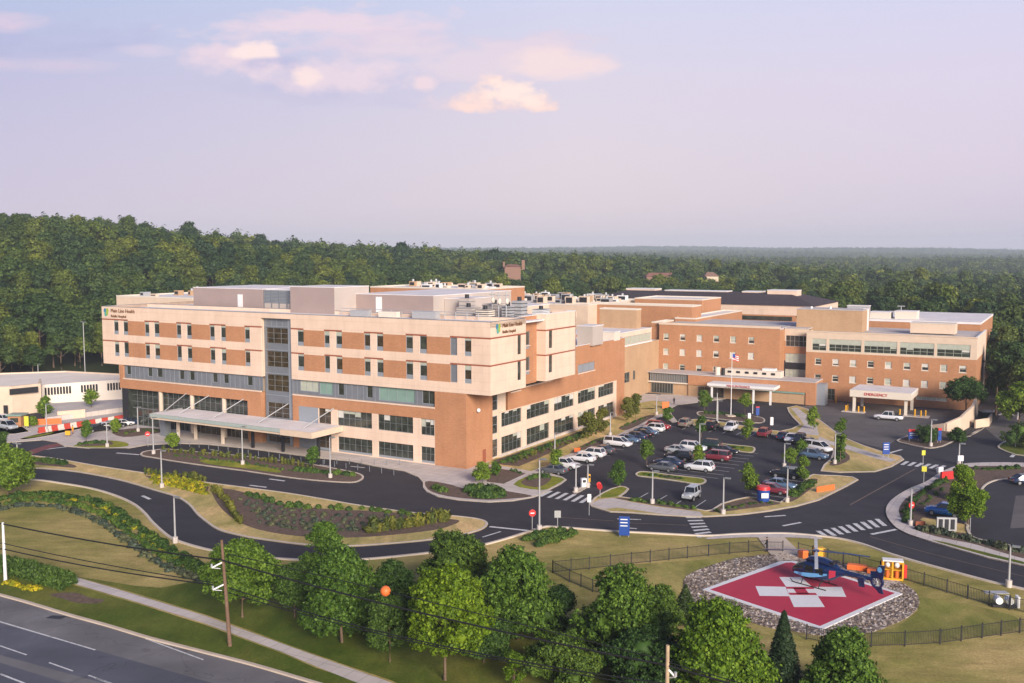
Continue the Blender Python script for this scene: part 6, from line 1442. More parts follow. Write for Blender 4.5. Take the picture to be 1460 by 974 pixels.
def utility(px, py, ytop, label, wood, arms=(), lean=0.0, p=None):
    p = p or G(px, py); h = zat(p, ytop); r_ = empty('utility_pole', p); tag(r_, label, 'utility pole', 'utility poles')
    mb = MB(); mb.tube([(0, 0, -.1), (lean * .5, 0, h * .5), (lean, 0, h)], .19, wood, 10, True, .12); mb.build('pole', r_)
    for z, dx in arms:
        mb = MB(); mb.tube([(lean * z / h, 0, z), (lean * z / h + dx, -.3, z - .45)], .08, 'white', 6); mb.tube([(lean * z / h + dx, -.3, z - .45), (lean * z / h + dx * .3, 0, z - .62)], .05, 'steel', 6); mb.build('bracket', r_)
        mb = MB(); mb.tube([(lean * z / h + dx, -.3, z - .4), (lean * z / h + dx, -.3, z - .1)], .1, 'steel', 8); mb.build('insulator', r_)
    return p, h
pA, hA = utility(8, 830, 745, 'pale utility pole at the left edge by the highway grass', 'white')
pB, hB = utility(328, 921, 770, 'brown leaning utility pole by the footpath', 'wood', ((7.7, -.95), (5.7, -1.0)), -.5)
PC = G(952, 920, 9.2); PC.z = 0
pC, hC = utility(0, 0, 920, 'pale utility pole top at the bottom edge with a short crossarm', 'wood_pale', ((7.6, .5),), 0, PC)
mb = MB(); mb.ball((0, 0, 0), .42, 'orange', 10)
def on_pole(p, py): return Vector((p.x, p.y, zat(p, py)))
def cable(name, label, a, b, sag, r, n=26):
    pts = []
    for i in range(n + 1):
        t = i / n; q_ = a.lerp(b, t); q_.z -= sag * 4 * t * (1 - t); pts.append(q_)
    c0_ = pts[0].copy(); m_ = MB(); m_.tube([p - c0_ for p in pts], r, 'black', 6); o = m_.build(name); o.location = c0_; tag(o, label, 'cable', 'overhead cables'); return pts
a1 = on_pole(pA, 747); b1 = on_pole(pB, 797)
cable('overhead_cable', 'thick top overhead cable from the pale left pole to the brown pole', a1, b1 + Vector((-.6, -.2, 0)), .25, .07)
cable('overhead_cable', 'upper of the two thin cables below the thick one at the left', on_pole(pA, 775), on_pole(pB, 829) + Vector((-1.3, -.3, 0)), .2, .045)
cable('overhead_cable', 'lower of the two thin cables below the thick one at the left', on_pole(pA, 783), on_pole(pB, 832) + Vector((-1.3, -.3, 0)), .3, .06)
cable('overhead_cable', 'thick cable from the brown pole to the bottom edge pole', b1 + Vector((-.6, -.2, 0)), on_pole(pC, 949), .45, .07)
P_ = cable('overhead_cable', 'thin upper cable that carries the orange marker ball', on_pole(pB, 790) + Vector((.1, 0, 0)), on_pole(pC, 944) + Vector((.3, 0, 0)), -.1, .035)
cable('overhead_cable', 'low slack cable behind the tree row from the brown pole', on_pole(pB, 838), on_pole(pC, 975), .9, .05)
cable('overhead_cable', 'second low cable beside the slack cable from the brown pole', on_pole(pB, 845), on_pole(pC, 982), .7, .04)
for end, lab in ((G(-420, 770) , 'left'),):
    for yy, r_ in ((747, .07), (775, .045), (783, .06)):
        a = on_pole(pA, yy); cable('overhead_cable', 'overhead cable from the pale left pole out past the left edge at %s' % {747: 'the top', 775: 'middle', 783: 'the lowest'}[yy], a, a + (a - on_pole(pB, yy + 48)) * 1.0, .4, r_)
for yy, r_ in ((949, .07), (944, .035)):
    a = on_pole(pC, yy); cable('overhead_cable', 'overhead cable from the bottom edge pole to the right, the %s one' % {949: 'thick', 944: 'thin'}[yy], a, a + (a - on_pole(pB, yy - 152)), .5, r_)
best = min(P_, key=lambda p: abs(proj(p)[0] - 557)); o = mb.build('marker_ball'); o.location = best; tag(o, 'orange marker ball on the thin cable before the trees', 'marker ball')
# wooden pole on the bend, flagpole
utility(1420, 592, 552, 'thin wooden pole behind the corner of the red brick block', 'wood')
p = G(1042, 594); h = zat(p, 503); fl = empty('flagpole', p); tag(fl, 'white flagpole with a flag on the round drive island', 'flagpole')
mb = MB(); mb.tube([(0, 0, 0), (0, 0, h)], .1, 'white', 8, True, .05); mb.ball((0, 0, h + .1), .14, 'yellow', 6); mb.build('pole', fl)
mb = MB(); mb.prism([(1.2 * math.cos(k * .785), 1.2 * math.sin(k * .785)) for k in range(8)], 0, .35, 'concrete2'); mb.build('base', fl)
mb = MB()
for k in range(7):
    z1_ = h - .15 - k * .2; v = []
    for i in range(8): v += [(.1 + i * .19, .12 * math.sin(i * .9), z1_ - i * .07), (.1 + i * .19, .12 * math.sin(i * .9), z1_ - .2 - i * .07)]
    mb.add(v, [(2 * i, 2 * i + 2, 2 * i + 3, 2 * i + 1) for i in range(7)], 'red_sign' if k % 2 == 0 else 'white')
v = []
for i in range(4): v += [(.1 + i * .19, .12 * math.sin(i * .9) - .02, h - .15 - i * .07), (.1 + i * .19, .12 * math.sin(i * .9) - .02, h - .95 - i * .07)]
mb.add(v, [(2 * i, 2 * i + 2, 2 * i + 3, 2 * i + 1) for i in range(3)], 'blue_sign'); mb.build('flag', fl)
for px, py, yt, lab in ((1022, 600, 561, 'bare white pole left of the flagpole'), (1073, 590, 558, 'bare white pole right of the flagpole')):
    p = G(px, py); r_ = MB(); r_.tube([(0, 0, 0), (0, 0, zat(p, yt))], .08, 'white', 8, True, .05); r_.ball((0, 0, zat(p, yt)), .12, 'steel', 6); o = r_.build('flagpole'); o.location = p; tag(o, lab, 'flagpole')

# ------------------------------------------------------------------ signs and street furniture
def sign(name, label, px, py, w, z0, z1, m, posts=2, cap=None, rot=0.0, th=.12, extra=None, cat='sign', roundp=False):
    p = G(px, py); r_ = empty(name, p, ROT * 0 + rot); tag(r_, label, cat)
    for k in range(posts):
        x = 0 if posts == 1 else (-w * .4 + k * w * .8); m_ = MB(); m_.tube([(x, .1, 0), (x, .1, z1)], .05, 'steel', 6); m_.build('post', r_)
    m_ = MB()
    if roundp:
        n = 8; R_ = w / 2; zc = (z0 + z1) / 2; a0_ = math.pi / 8
        pts = [(R_ * math.cos(a0_ + 2 * math.pi * k / n), zc + R_ * math.sin(a0_ + 2 * math.pi * k / n)) for k in range(n)]
        m_.loft([[(x, -.03, z) for x, z in pts], [(x, .02, z) for x, z in pts]], m, True, False)
    else: m_.box(-w / 2, w / 2, -th / 2, th / 2, z0, z1, m)
    pn = m_.build('panel', r_)
    if cap: m_ = MB(); m_.box(-w / 2 - .02, w / 2 + .02, -th / 2 - .02, th / 2 + .02, z1 + .002, z1 + cap[1], cap[0]); m_.build('header', r_)
    if extra: m_ = MB(); extra(m_); m_.build('sign_face', pn)
    return r_
def bar(m_, w, z0, z1, m='white', y=-.05): m_.box(-w / 2, w / 2, y - .012, y, z0, z1, m)
def lines(w, zs, y=-.075, m='white'):
    def f(m_):
        for z in zs: m_.box(-w * .38, w * .3, y - .012, y, z, z + .12, m)
    return f
sign('wayfinding_sign', 'tall blue directional sign on the dry verge above the fence', 890, 766, 1.3, .25, 2.6, 'blue_sign', 2, None, -.12, .2, lines(1.3, (2.2, 1.8, 1.4), -.115))
sign('wayfinding_sign', 'blue sign with white end panel by the walk to the emergency drive', 1263, 655, 1.2, .9, 2.9, 'blue_sign', 2, None, .1, .2, lines(1.2, (2.5, 2.1, 1.7), -.115))
sign('emergency_sign', 'wide blue sign with a red header beside the big clipped bush', 1303, 630, 2.1, .6, 1.9, 'blue_sign', 2, ('red_sign', .45), 0, .25, lines(2.1, (1.55, 1.2), -.14))
sign('wayfinding_sign', 'narrow blue sign with red top between bush and round bush', 1339, 632, .7, .5, 2.4, 'blue_sign', 2, ('red_sign', .4), .2, .2)
sign('wayfinding_sign', 'small blue sign at the right of the round drive', 1080, 596, .7, .6, 2.2, 'blue_sign', 1, ('red_sign', .25), 0, .15)
DNE = lambda m_: bar(m_, .5, 2.22, 2.36, 'white', -.035)
sign('road_sign', 'red do-not-enter sign on a post beside the tall junction lamp post', 759, 757, .95, 1.85, 2.75, 'red_sign', 1, None, .2, .03, DNE, roundp=True)
sign('road_sign', 'red sign on the post at the curved walk right of the crosswalk', 1299, 745, .95, 1.85, 2.75, 'red_sign', 1, None, .3, .03, DNE, roundp=True)
sign('road_sign', 'small red sign on the grass corner at the far right bend', 1448, 638, .9, 1.85, 2.7, 'red_sign', 1, None, -.2, .03, DNE, roundp=True)
sign('road_sign', 'red and white sign on the forecourt left of the canopy', 211, 637, .95, 1.9, 2.8, 'red_sign', 1, None, .3, .03, DNE, roundp=True)
sign('road_sign', 'red stop sign at the car park exit island', 855, 711, .9, 1.3, 2.2, 'red_sign', 1, None, -.6, .03, roundp=True)
sign('road_sign', 'grey back of a sign in the bed at the road junction', 795, 757, .8, 1.7, 2.6, 'steel', 1, None, 0, .03)
sign('road_sign', 'white post sign at the edge of the gate walk on the main road', 840, 735, .5, 1.8, 2.9, 'white', 1, None, 0, .03)
sign('crossing_sign', 'fluorescent yellow crossing sign in the road at the far crosswalk', 1316, 670, .6, 2.4, 3.2, 'limey', 1, None, .1, .03)
sign('crossing_sign', 'fluorescent yellow crossing sign by the curved walk end of the far crosswalk', 1317, 691, .7, 2.0, 2.8, 'limey', 1, None, -.2, .03)
sign('crossing_sign', 'fluorescent yellow sign at the yard entrance by the red barriers', 38, 612, .9, .6, 2.6, 'limey', 1, None, 0, .03)
sign('white_box_sign', 'white box sign at the bend of the planted pad', 1369, 664, .9, .8, 1.7, 'white', 2, None, 0, .3)
sign('white_box_sign', 'low white cabinet at the far crosswalk corner', 1340, 674, .9, .0, .9, 'white', 0, None, .3, .5)
sign('garden_sign', 'grey entrance sign with three dark panels in the grass below the blue car', 1349, 760, 2.4, .3, 2.0, 'steel', 3, None, -.1, .3, lambda m_: [m_.box(-1.0 + k * .72, -.5 + k * .72, -.18, -.16, .5, 1.8, 'darkmetal') for k in range(3)])
sign('garden_sign', 'small dark red marker sign on the bed of the curved walk', 1312, 752, 1.2, .2, .8, 'maroon_' if False else 'red_band', 1, None, 0, .15)
for px, py, lab in ((1100, 606, 'white kiosk post at the right of the round drive island'), (1068, 600, 'short white post at the foot of the round drive island')):
    sign('ticket_post', lab, px, py, .6, 0, 1.6, 'white', 0, None, 0, .5, cat='kiosk')
sign('ticket_post', 'white ticket machine between the gate lamp posts', 832, 695, .8, .1, 1.4, 'white', 0, None, .3, .6, lambda m_: m_.box(-.25, .25, -.34, -.31, .8, 1.2, 'darkmetal'), cat='kiosk')
sign('ticket_post', 'yellow topped gate machine beside the right gate lamp post', 839, 688, .5, .1, 1.3, 'yellow', 0, None, .3, .4, lambda m_: m_.box(-.2, .2, -.23, -.21, .7, 1.1, 'darkmetal'), cat='kiosk')
md_ = pad('gate_island', q('f 816,702 824,698 838,690 842,692 834,698 822,704'), 'concrete2', 2)
sign('ball_marker', 'red round marker sign on a post inside the car park gate', 854, 696, .75, .2, .95, 'red_sign', 1, None, 0, .1, cat='marker', roundp=True)
# round bin with red lid
p = G(1088, 715); rb_ = empty('recycling_bin', p); tag(rb_, 'large blue drum bin with red lid in the bed below the maroon saloon', 'bin')
mb = MB(); mb.tube([(0, 0, .05), (0, 0, 1.75)], .85, 'blue_sign', 18, True, .92); mb.build('body', rb_)
mb = MB(); mb.tube([(0, 0, 1.76), (0, 0, 2.2)], .98, 'red_sign', 18, True, .9); mb.build('lid', rb_)
mb = MB(); mb.box(-.5, .5, -.96, -.93, .7, 1.4, 'white'); mb.build('notice', rb_)
# barriers at the left yard
n_b = 0
for i in range(13):
    u = i / 12; px = 66 + (172 - 66) * u; py = 616 - (616 - 599.5) * u; red_ = i % 2 == 0
    p = G(px, py, .12); d = (G(176, 599) - G(62, 617)).normalized(); b_ = empty('water_barrier', p, math.atan2(d.y, d.x))
    tag(b_, ('red plastic road barrier in the long red and white line by the glass corner', 'white plastic road barrier in the long red and white line by the glass corner')[0 if red_ else 1], 'barrier', 'red barriers in the line' if red_ else 'white barriers in the line')
    mb = MB(); prof = [(-.35, 0), (-.35, .3), (-.15, .55), (-.12, 1.35), (.12, 1.35), (.15, .55), (.35, .3), (.35, 0)]
    hl = 1.55; mb.loft([[(-hl, y, z * .82) for y, z in prof], [(hl, y, z * .82) for y, z in prof]], 'barrier_red' if red_ else 'barrier_white', True, False); mb.build('shell', b_)
for px, py, w, lab in ((68, 606, 2.6, 'orange plastic fence panel behind the yard lamp post'), (690 / 5 + 584 + 100, 646, 0, '')):
    if w: sign('site_fence', lab, px, py, w * 2, .1, 1.3, 'orange', 3, None, .3, .05, cat='barrier')
sign('site_fence', 'orange plastic fence strip on the grass by the dark shrubs at the lot exit', 1177, 701, 3.6, .05, .9, 'orange', 2, None, .5, .05, cat='barrier')
sign('site_fence', 'orange plastic barrel screen on the dry lawn by the car row', 823, 645, 1.2, .1, .8, 'orange', 1, None, .5, .1, cat='barrier')
sign('site_fence', 'orange plastic screen at the left of the round drive', 949, 583, 1.6, .1, 1.6, 'orange', 1, None, .2, .1, cat='barrier')
sign('site_fence', 'red plastic barrier at the bend of the curved walk', 1350, 684, 2.2, .05, 1.3, 'red_sign', 2, None, .3, .4, cat='barrier')
kb_ = empty('guard_booth', G(25, 608)); tag(kb_, 'small brick guard booth with a blue roof at the left yard', 'booth')
mb = MB(); mb.box(-1.3, 1.3, -1.2, 1.2, 0, 2.3, 'brick_old'); mb.box(-.8, .8, -1.23, -1.2, 1.0, 1.9, 'glass'); mb.build('wall', kb_); mb = MB(); mb.prism([(-1.6, -1.5), (1.6, -1.5), (1.6, 1.5), (-1.6, 1.5)], 2.31, 2.6, 'glass_green'); mb.build('roof', kb_)
o = BOLL.build('bollards'); bm_o = o; o.matrix_world = CAMPUS
# split the bollard run into single posts
pts = [(-58 + k * 2.4, -9.3) for k in range(22)] + [(-24.5 + k * 1.9, -9.2 + k * .9) for k in range(8)]
bpy.data.objects.remove(o)
mb = MB(); mb.tube([(0, 0, 0), (0, 0, .85)], .055, 'metal_gray', 8); mb.ball((0, 0, .85), .06, 'metal_gray', 6); bme = mb.build('bollard'); first = bme
for i, (s, b) in enumerate(pts):
    o = first if i == 0 else first.copy()
    if i: COL.objects.link(o)
    o.location = L(s, b, .12); tag(o, 'slim steel bollard along the kerb of the drop-off lane', 'bollard', 'bollards of the drop-off lane')
mb = MB(); mb.tube([(0, 0, 0), (0, 0, 1.15)], .16, 'yellow', 10); mb.ball((0, 0, 1.15), .17, 'yellow', 8); first = mb.build('bollard')
for i, (s, b) in enumerate(((41.2, 90.9), (41.4, 92), (43.9, 90.8), (45, 91.2), (52.4, 91), (55.4, 91), (56.6, 91.2), (57.4, 92.2), (55.2, 92.6), (33.8, 102.6), (36.6, 103))):
    o = first if i == 0 else first.copy()
    if i: COL.objects.link(o)
    o.location = L(s, b, .15 if i < 9 else .02); tag(o, 'yellow safety bollard at the foot of the ambulance canopy', 'bollard', 'yellow bollards of the ambulance canopy')

# ------------------------------------------------------------------ fence round the helipad
def fence(label, pts, step=2.4, h=1.35):
    g = gp(pts); c0_ = g[0].copy(); r_ = empty('iron_fence', c0_); tag(r_, label, 'fence')
    mb = MB(); posts = []
    for a, b in zip(g[:-1], g[1:]):
        Ls = (b - a).length; n = max(1, round(Ls / step)); d = (b - a) / n
        for k in range(n + (1 if b is g[-1] else 0)): posts.append(a + d * k - c0_)
        for z in (.15, h - .08): mb.tube([a - c0_ + Vector((0, 0, z)), b - c0_ + Vector((0, 0, z))], .028, 'darkmetal', 4)
        m = int(Ls / .16)
        for k in range(1, m):
            p = a.lerp(b, k / m) - c0_; mb.box(p.x - .011, p.x + .011, p.y - .011, p.y + .011, .15, h, 'darkmetal')
    mb.build('picket_rail', r_)
    for p in posts: m_ = MB(); m_.box(p.x - .05, p.x + .05, p.y - .05, p.y + .05, 0, h + .12, 'darkmetal'); m_.build('post', r_)
fence('black iron fence across the dry lawn left of the helipad gate', q('f 1094,786 1040,790 980,796 900,805 840,812 788,817'))
fence('black iron fence running down behind the wide green tree', q('f 788,817 812,830 845,844 880,852 930,862'))
fence('black iron fence from the helipad gate along the road to the right edge', q('f 1138,790 1180,800 1225,810 1286,826 1350,845 1410,863 1470,876'))
fence('black iron fence in front of the helipad at the bottom right', q('f 1150,912 1200,922 1242,922.5 1290,921.5 1340,918.5 1400,910 1480,899'))
fence('low black gate railing on the helipad path', q('f 1094,786 1116,786.5'), 1.6, 1.2)

# ------------------------------------------------------------------ helicopter
def heli():
    pn = G(1133, 829); pt = G(1236, 857); d = (pt - pn).normalized(); ctr = G(1163, 833, .13)
    r_ = empty('helicopter', ctr, math.atan2(-d.y, -d.x)); r_.scale = (1.06, 1.1, 1.1); tag(r_, 'dark blue rescue helicopter with pale blue sweep parked on the red helipad', 'helicopter')
    navy = CARP['navy']; M['navy'] = paint('helicopter_navy', (.007, .022, .085)); M['sky'] = paint('helicopter_pale_blue', (.16, .47, .82)); M['blade'] = plain('rotor_blade_grey', (.5, .5, .5), .5, .4)
    def sec(x, hw, zb, zt, n=14, p=2.6):
        out = []
        for k in range(n):
            a = 2 * math.pi * k / n; c_, s_ = math.cos(a), math.sin(a)
            out.append((x, hw * math.copysign(abs(c_) ** (2 / p), c_), (zb + zt) / 2 + (zt - zb) / 2 * math.copysign(abs(s_) ** (2 / p), s_)))
        return out
    mb = MB(); mb.loft([sec(2.55, .08, .95, 1.15), sec(2.4, .4, .75, 1.35), sec(1.9, .68, .6, 1.75), sec(1.1, .8, .55, 2.15), sec(.2, .82, .55, 2.3), (sec(-1.0, .8, .6, 2.3)), sec(-1.9, .62, .85, 2.25), sec(-2.6, .4, 1.35, 2.15), sec(-3.2, .24, 1.6, 2.05)], 'navy'); mb.build('fuselage', r_)
    mb = MB(); mb.loft([sec(2.36, .43, .98, 1.36), sec(1.92, .7, 1.1, 1.78), sec(1.15, .825, 1.2, 2.1), sec(.95, .825, 1.25, 2.12)], 'carglass', True); mb.build('cockpit_glass', r_)
    for sy in (-1, 1):
        for x0, x1 in ((-.15, .75), (-1.2, -.4)):
            m_ = MB(); y = sy * .835; m_.add([(x0, y, 1.3), (x1, y, 1.3), (x1 - .05, y - sy * .06, 1.95), (x0 + .05, y - sy * .06, 1.95)], [(0, 1, 2, 3) if sy < 0 else (3, 2, 1, 0)], 'carglass'); m_.build('cabin_window', r_)
        m_ = MB(); top, bot = [], []
        for k in range(9):
            t = k / 8; x = 2.0 - 3.6 * t; zc = .92 + .55 * t * t; y = sy * (.845 if x < 1.3 else .72); w = .08 + .12 * math.sin(math.pi * t)
            top.append((x, y * (1 if x > -1.1 else .9), zc + w)); bot.append((x, y * (1 if x > -1.1 else .9), zc - w))
        m_.add(top + bot, [(k, k + 1, 9 + k + 1, 9 + k) if sy > 0 else (9 + k, 9 + k + 1, k + 1, k) for k in range(8)], 'sky'); m_.build('pale_sweep', r_)
    for sy in (-1, 1):
        m_ = MB(); y = sy * .66; m_.add([(-1.75, y, 1.1), (-1.75, y, 1.9), (-2.35, y * .74, 1.95), (-2.35, y * .74, 1.4)], [(0, 1, 2, 3) if sy > 0 else (3, 2, 1, 0)], 'helired'); m_.build('door_panel', r_)
    mb = MB(); mb.loft([sec(1.0, .3, 2.15, 2.4), sec(.5, .5, 2.2, 2.75), sec(-.8, .52, 2.2, 2.8), sec(-1.9, .4, 2.1, 2.55), sec(-2.5, .22, 2.0, 2.2)], 'navy'); mb.build('engine_cowling', r_)
    for sy in (-.3, .3): m_ = MB(); m_.tube([(-1.7, sy, 2.5), (-2.15, sy * 1.3, 2.6)], .15, 'darkmetal', 10); m_.build('exhaust', r_)
    mb = MB(); mb.loft([sec(-3.1, .28, 1.55, 2.1), sec(-4.6, .21, 1.66, 2.08), sec(-5.9, .17, 1.72, 2.06)], 'navy'); mb.build('tail_boom', r_)
    mb = MB(); rr = []
    for k in range(20):
        a = 2 * math.pi * k / 20; rr.append([(-6.35 + .62 * math.cos(a), y, 1.75 + .62 * math.sin(a)) for y in (-.13, .13)] + [(-6.35 + .44 * math.cos(a), y, 1.75 + .44 * math.sin(a)) for y in (.13, -.13)])
    rr.append(rr[0]); mb.loft(rr, 'navy', False, False); fen = mb.build('tail_fan_ring', r_)
    mb = MB()
    for k in range(10): a = 2 * math.pi * k / 10; mb.tube([(-6.35, 0, 1.75), (-6.35 + .43 * math.cos(a), .02, 1.75 + .43 * math.sin(a))], .03, 'steel', 4)
    mb.ball((-6.35, 0, 1.75), .12, 'steel', 8); mb.build('tail_fan', fen)
    mb = MB(); prof = [(-5.85, 2.0), (-6.5, 3.35), (-7.05, 3.4), (-6.9, 2.1), (-6.75, 2.2)]
    mb.loft([[(x, -.08, z) for x, z in prof], [(x, .08, z) for x, z in prof]], 'navy', True, False)
    prof = [(-6.0, 1.3), (-6.8, 1.3), (-7.0, .75), (-6.6, .75)]; mb.loft([[(x, -.07, z) for x, z in prof], [(x, .07, z) for x, z in prof]], 'navy', True, False); fin = mb.build('tail_fin', r_)
    mb = MB()
    for sy in (-.095, .095):
        v = [(-6.6 + .24 * math.cos(k * .5236), sy, 2.95 + .26 * math.sin(k * .5236)) for k in range(12)]; mb.add(v, [tuple(range(12)) if sy < 0 else tuple(range(12))[::-1]], 'sky')
    mb.build('fin_emblem', fin)
    mb = MB(); mb.box(-5.5, -5.0, -1.25, 1.25, 1.86, 1.93, 'navy')
    for sy in (-1.25, 1.25): mb.loft([[(x, sy - .04, z) for x, z in ((-5.0, 2.2), (-5.65, 2.3), (-5.75, 1.4), (-5.2, 1.35))], [(x, sy + .04, z) for x, z in ((-5.0, 2.2), (-5.65, 2.3), (-5.75, 1.4), (-5.2, 1.35))]], 'navy', True, False)
    mb.build('tailplane', r_)
    for sy in (-1, 1):
        m_ = MB(); y = sy * 1.05; m_.tube([(2.2, y, .32), (1.95, y, .1), (1.6, y, .05), (-1.5, y, .05), (-1.7, y, .06)], .055, 'darkmetal', 8); m_.build('skid', r_)
    for x in (1.0, -.9): m_ = MB(); m_.tube([(x, -1.05, .06), (x, -.7, .5), (x, 0, .62), (x, .7, .5), (x, 1.05, .06)], .05, 'darkmetal', 8); m_.build('skid_strut', r_)
    mb = MB(); mb.tube([(.05, 0, 2.7), (.05, 0, 3.25)], .13, 'darkmetal', 10); mb.tube([(.05, 0, 3.2), (.05, 0, 3.38)], .3, 'navy', 10); rot_ = mb.build('rotor_mast', r_)
    vw = math.atan2(0 - ctr.y, 0 - ctr.x) - math.atan2(-d.y, -d.x)      # two blades lie along the line towards the road side lawn
    for k in range(4):
        a = vw + .03 + k * math.pi / 2; m_ = MB(); ca, sa = math.cos(a), math.sin(a); rings = []
        for rr_ in (.3, .8, 1.0, 3.2, 5.0):
            w = .06 if rr_ < .7 else .16; z = 3.3 - .018 * rr_ ** 2 * .5; rings.append([(.05 + rr_ * ca - w * sa, rr_ * sa + w * ca, z + .02), (.05 + rr_ * ca + w * sa, rr_ * sa - w * ca, z - .01), (.05 + rr_ * ca + w * sa, rr_ * sa - w * ca, z - .04), (.05 + rr_ * ca - w * sa, rr_ * sa + w * ca, z - .03)])
        m_.loft(rings, 'blade' if k in (0, 2) else 'navy', True, False); m_.build('rotor_blade', r_)
heli()
# equipment beside the helipad
p = G(1272, 826); cg = empty('fire_equipment_cage', p, ROT + .25); tag(cg, 'yellow fire equipment cabinet with white top at the right of the helipad', 'cabinet')
mb = MB(); mb.box(-1.05, 1.05, -.5, .5, .05, .25, 'yellow')
for x in (-1.0, -.05, 1.0):
    for y in (-.45, .45): mb.box(x - .09, x + .09, y - .09, y + .09, .26, 2.05, 'yellow')
mb.box(-1.05, 1.05, -.5, .5, 2.06, 2.2, 'white'); mb.box(-.9, .9, .36, .44, .26, 2.05, 'yellow'); mb.box(-.9, .9, -.44, .3, 1.1, 1.16, 'yellow'); mb.build('frame', cg)
for x in (-.5, .42): mb = MB(); mb.ball((x, -.1, 1.62), .3, 'white', 8); mb.build('white_tank', cg); mb = MB(); mb.tube([(x, -.1, .27), (x, -.1, 1.0)], .2, 'orange', 10); mb.build('extinguisher', cg)
mb = MB(); mb.tube([(1.22, 0, .3), (1.22, 0, 1.7)], .25, 'red_sign', 10); mb.build('hose_reel', cg)
for px, py, w, h_, m, rz, lab in ((1145, 796, .75, 1.0, 'orange', .4, 'orange plastic tub by the helipad gate post'), (1168, 797, 1.2, 1.35, 'yellow', .1, 'yellow box behind the helicopter cabin'), (1222, 813, 2.1, .65, 'orange', -.35, 'long orange stretcher case behind the tail boom'), (1246, 818, 1.4, .6, 'orange', -.35, 'short orange case left of the yellow cabinet'), (1210, 822, 2.6, .35, 'yellow', -.55, 'low yellow case on the stones below the tail boom')):
    p = G(px, py); e_ = empty('equipment_case', p, rz); tag(e_, lab, 'case')
    mb = MB(); mb.loft([[(-w / 2 + i_, -.4 + i_, z), (w / 2 - i_, -.4 + i_, z), (w / 2 - i_, .4 - i_, z), (-w / 2 + i_, .4 - i_, z)] for z, i_ in ((.05, .06), (.12, 0), (h_ * .72, 0))], m, True, False); mb.build('case_body', e_)
    mb = MB(); mb.loft([[(-w / 2 + i_, -.42 + i_, z), (w / 2 - i_, -.42 + i_, z), (w / 2 - i_, .42 - i_, z), (-w / 2 + i_, .42 - i_, z)] for z, i_ in ((h_ * .73, -.02), (h_ * .9, 0), (h_, .08))], m, True, False); mb.build('lid', e_)
p = G(1434, 866); tk = empty('fuel_tanks', p, -.15); tag(tk, 'pair of white cylindrical tanks on a dark skid beside the right hand fence', 'tank')
for x in (-.75, .25): mb = MB(); mb.tube([(x, -.45, .75), (x, .45, .75)], .35, 'white', 14); mb.build('tank', tk)
mb = MB(); mb.box(-1.3, .9, -.3, .3, .05, .3, 'darkmetal'); mb.build('skid', tk); mb = MB(); mb.box(.95, 1.2, -.4, .4, .1, 1.2, 'white'); mb.build('panel', tk)
slab = MB(); slab.box(-1.2, 1.2, -.45, .45, 0, .05, 'steel'); o = slab.build('metal_cover'); o.location = G(1420, 845); tag(o, 'flat grey access cover in the grass by the road lamp post', 'cover')

# ------------------------------------------------------------------ people (single continuous bodies)
def person(label, p, rz, shirt, trouser, pose='stand'):
    J = [(0, 0, .95), (0, .0, 1.2), (0, .0, 1.42), (0, .01, 1.52), (0, .02, 1.63), (0, .02, 1.74)]
    E = [(0, 1), (1, 2), (2, 3), (3, 4), (4, 5)]; Rr = [.15, .15, .14, .055, .095, .06]
    def ch(pts, rs, root):
        k = root
        for q_, r_ in zip(pts, rs): J.append(q_); Rr.append(r_); E.append((k, len(J) - 1)); k = len(J) - 1
    fwd = .22 if pose == 'reach' else .03
    for s_ in (-1, 1):
        ch([(s_ * .1, 0, .9), (s_ * .11, .03 * s_, .5), (s_ * .11, -.02 * s_, .09), (s_ * .12, .14, .05)], [.095, .07, .045, .04], 0)
        ch([(s_ * .19, 0, 1.42), (s_ * .24, .02, 1.14), (s_ * .24, fwd, .92), (s_ * .24, fwd + .05, .84)], [.06, .045, .035, .035], 2)
    me = bpy.data.meshes.new('person'); me.from_pydata(J, E, []); o = bpy.data.objects.new('person', me); COL.objects.link(o)
    m = o.modifiers.new('skin', 'SKIN')
    if not me.skin_vertices:
        return None
    for i, r_ in enumerate(Rr): me.skin_vertices[0].data[i].radius = (r_, r_ * .8)
    me.skin_vertices[0].data[0].use_root = True
    o.modifiers.new('sub', 'SUBSURF').levels = 1
    pm, nt, pp = base_mat('clothes', .8, .2); tc_ = nt.nodes.new('ShaderNodeTexCoord'); sp = nt.nodes.new('ShaderNodeSeparateXYZ'); nt.links.new(tc_.outputs['Object'], sp.inputs[0])
    cr = ramp(nt, sp.outputs[2], [(0, trouser), (.93, shirt), (1.0, shirt)]); 
    mr = nt.nodes.new('ShaderNodeMath'); mr.operation = 'GREATER_THAN'; mr.inputs[1].default_value = 1.5; nt.links.new(sp.outputs[2], mr.inputs[0])
    nt.links.new(mixc(nt, mr.outputs[0], cr, (.42, .26, .18)), pp.inputs['Base Color']); me.materials.append(pm)
    o.location = p; o.rotation_euler = (0, 0, rz); tag(o, label, 'person')
    hb_ = MB(); hb_.ball((0, -.01, 1.73), .105, 'black', 8, (1, 1.05, .75)); hb_.build('hair', o); return o
person('person in dark clothes standing at the helipad gate', G(1093, 787), 1.2, (.02, .02, .025), (.015, .015, .02), 'reach')
person('person in dark clothes on the dry lawn before the entrance building', G(961, 577), .4, (.02, .02, .03), (.02, .02, .025))
person('person in white top walking on the forecourt under the canopy', L(-60, -6, .12), 2.0, (.6, .6, .6), (.05, .05, .08))
person('person in an orange vest by the white and red barriers', G(104, 619, .12), 2.6, (.7, .3, .03), (.03, .04, .08))
sign('road_sign', 'yellow topped stanchion beside the red and white barriers', 97, 624, .9, .5, 1.3, 'yellow', 1, None, 0, .3)

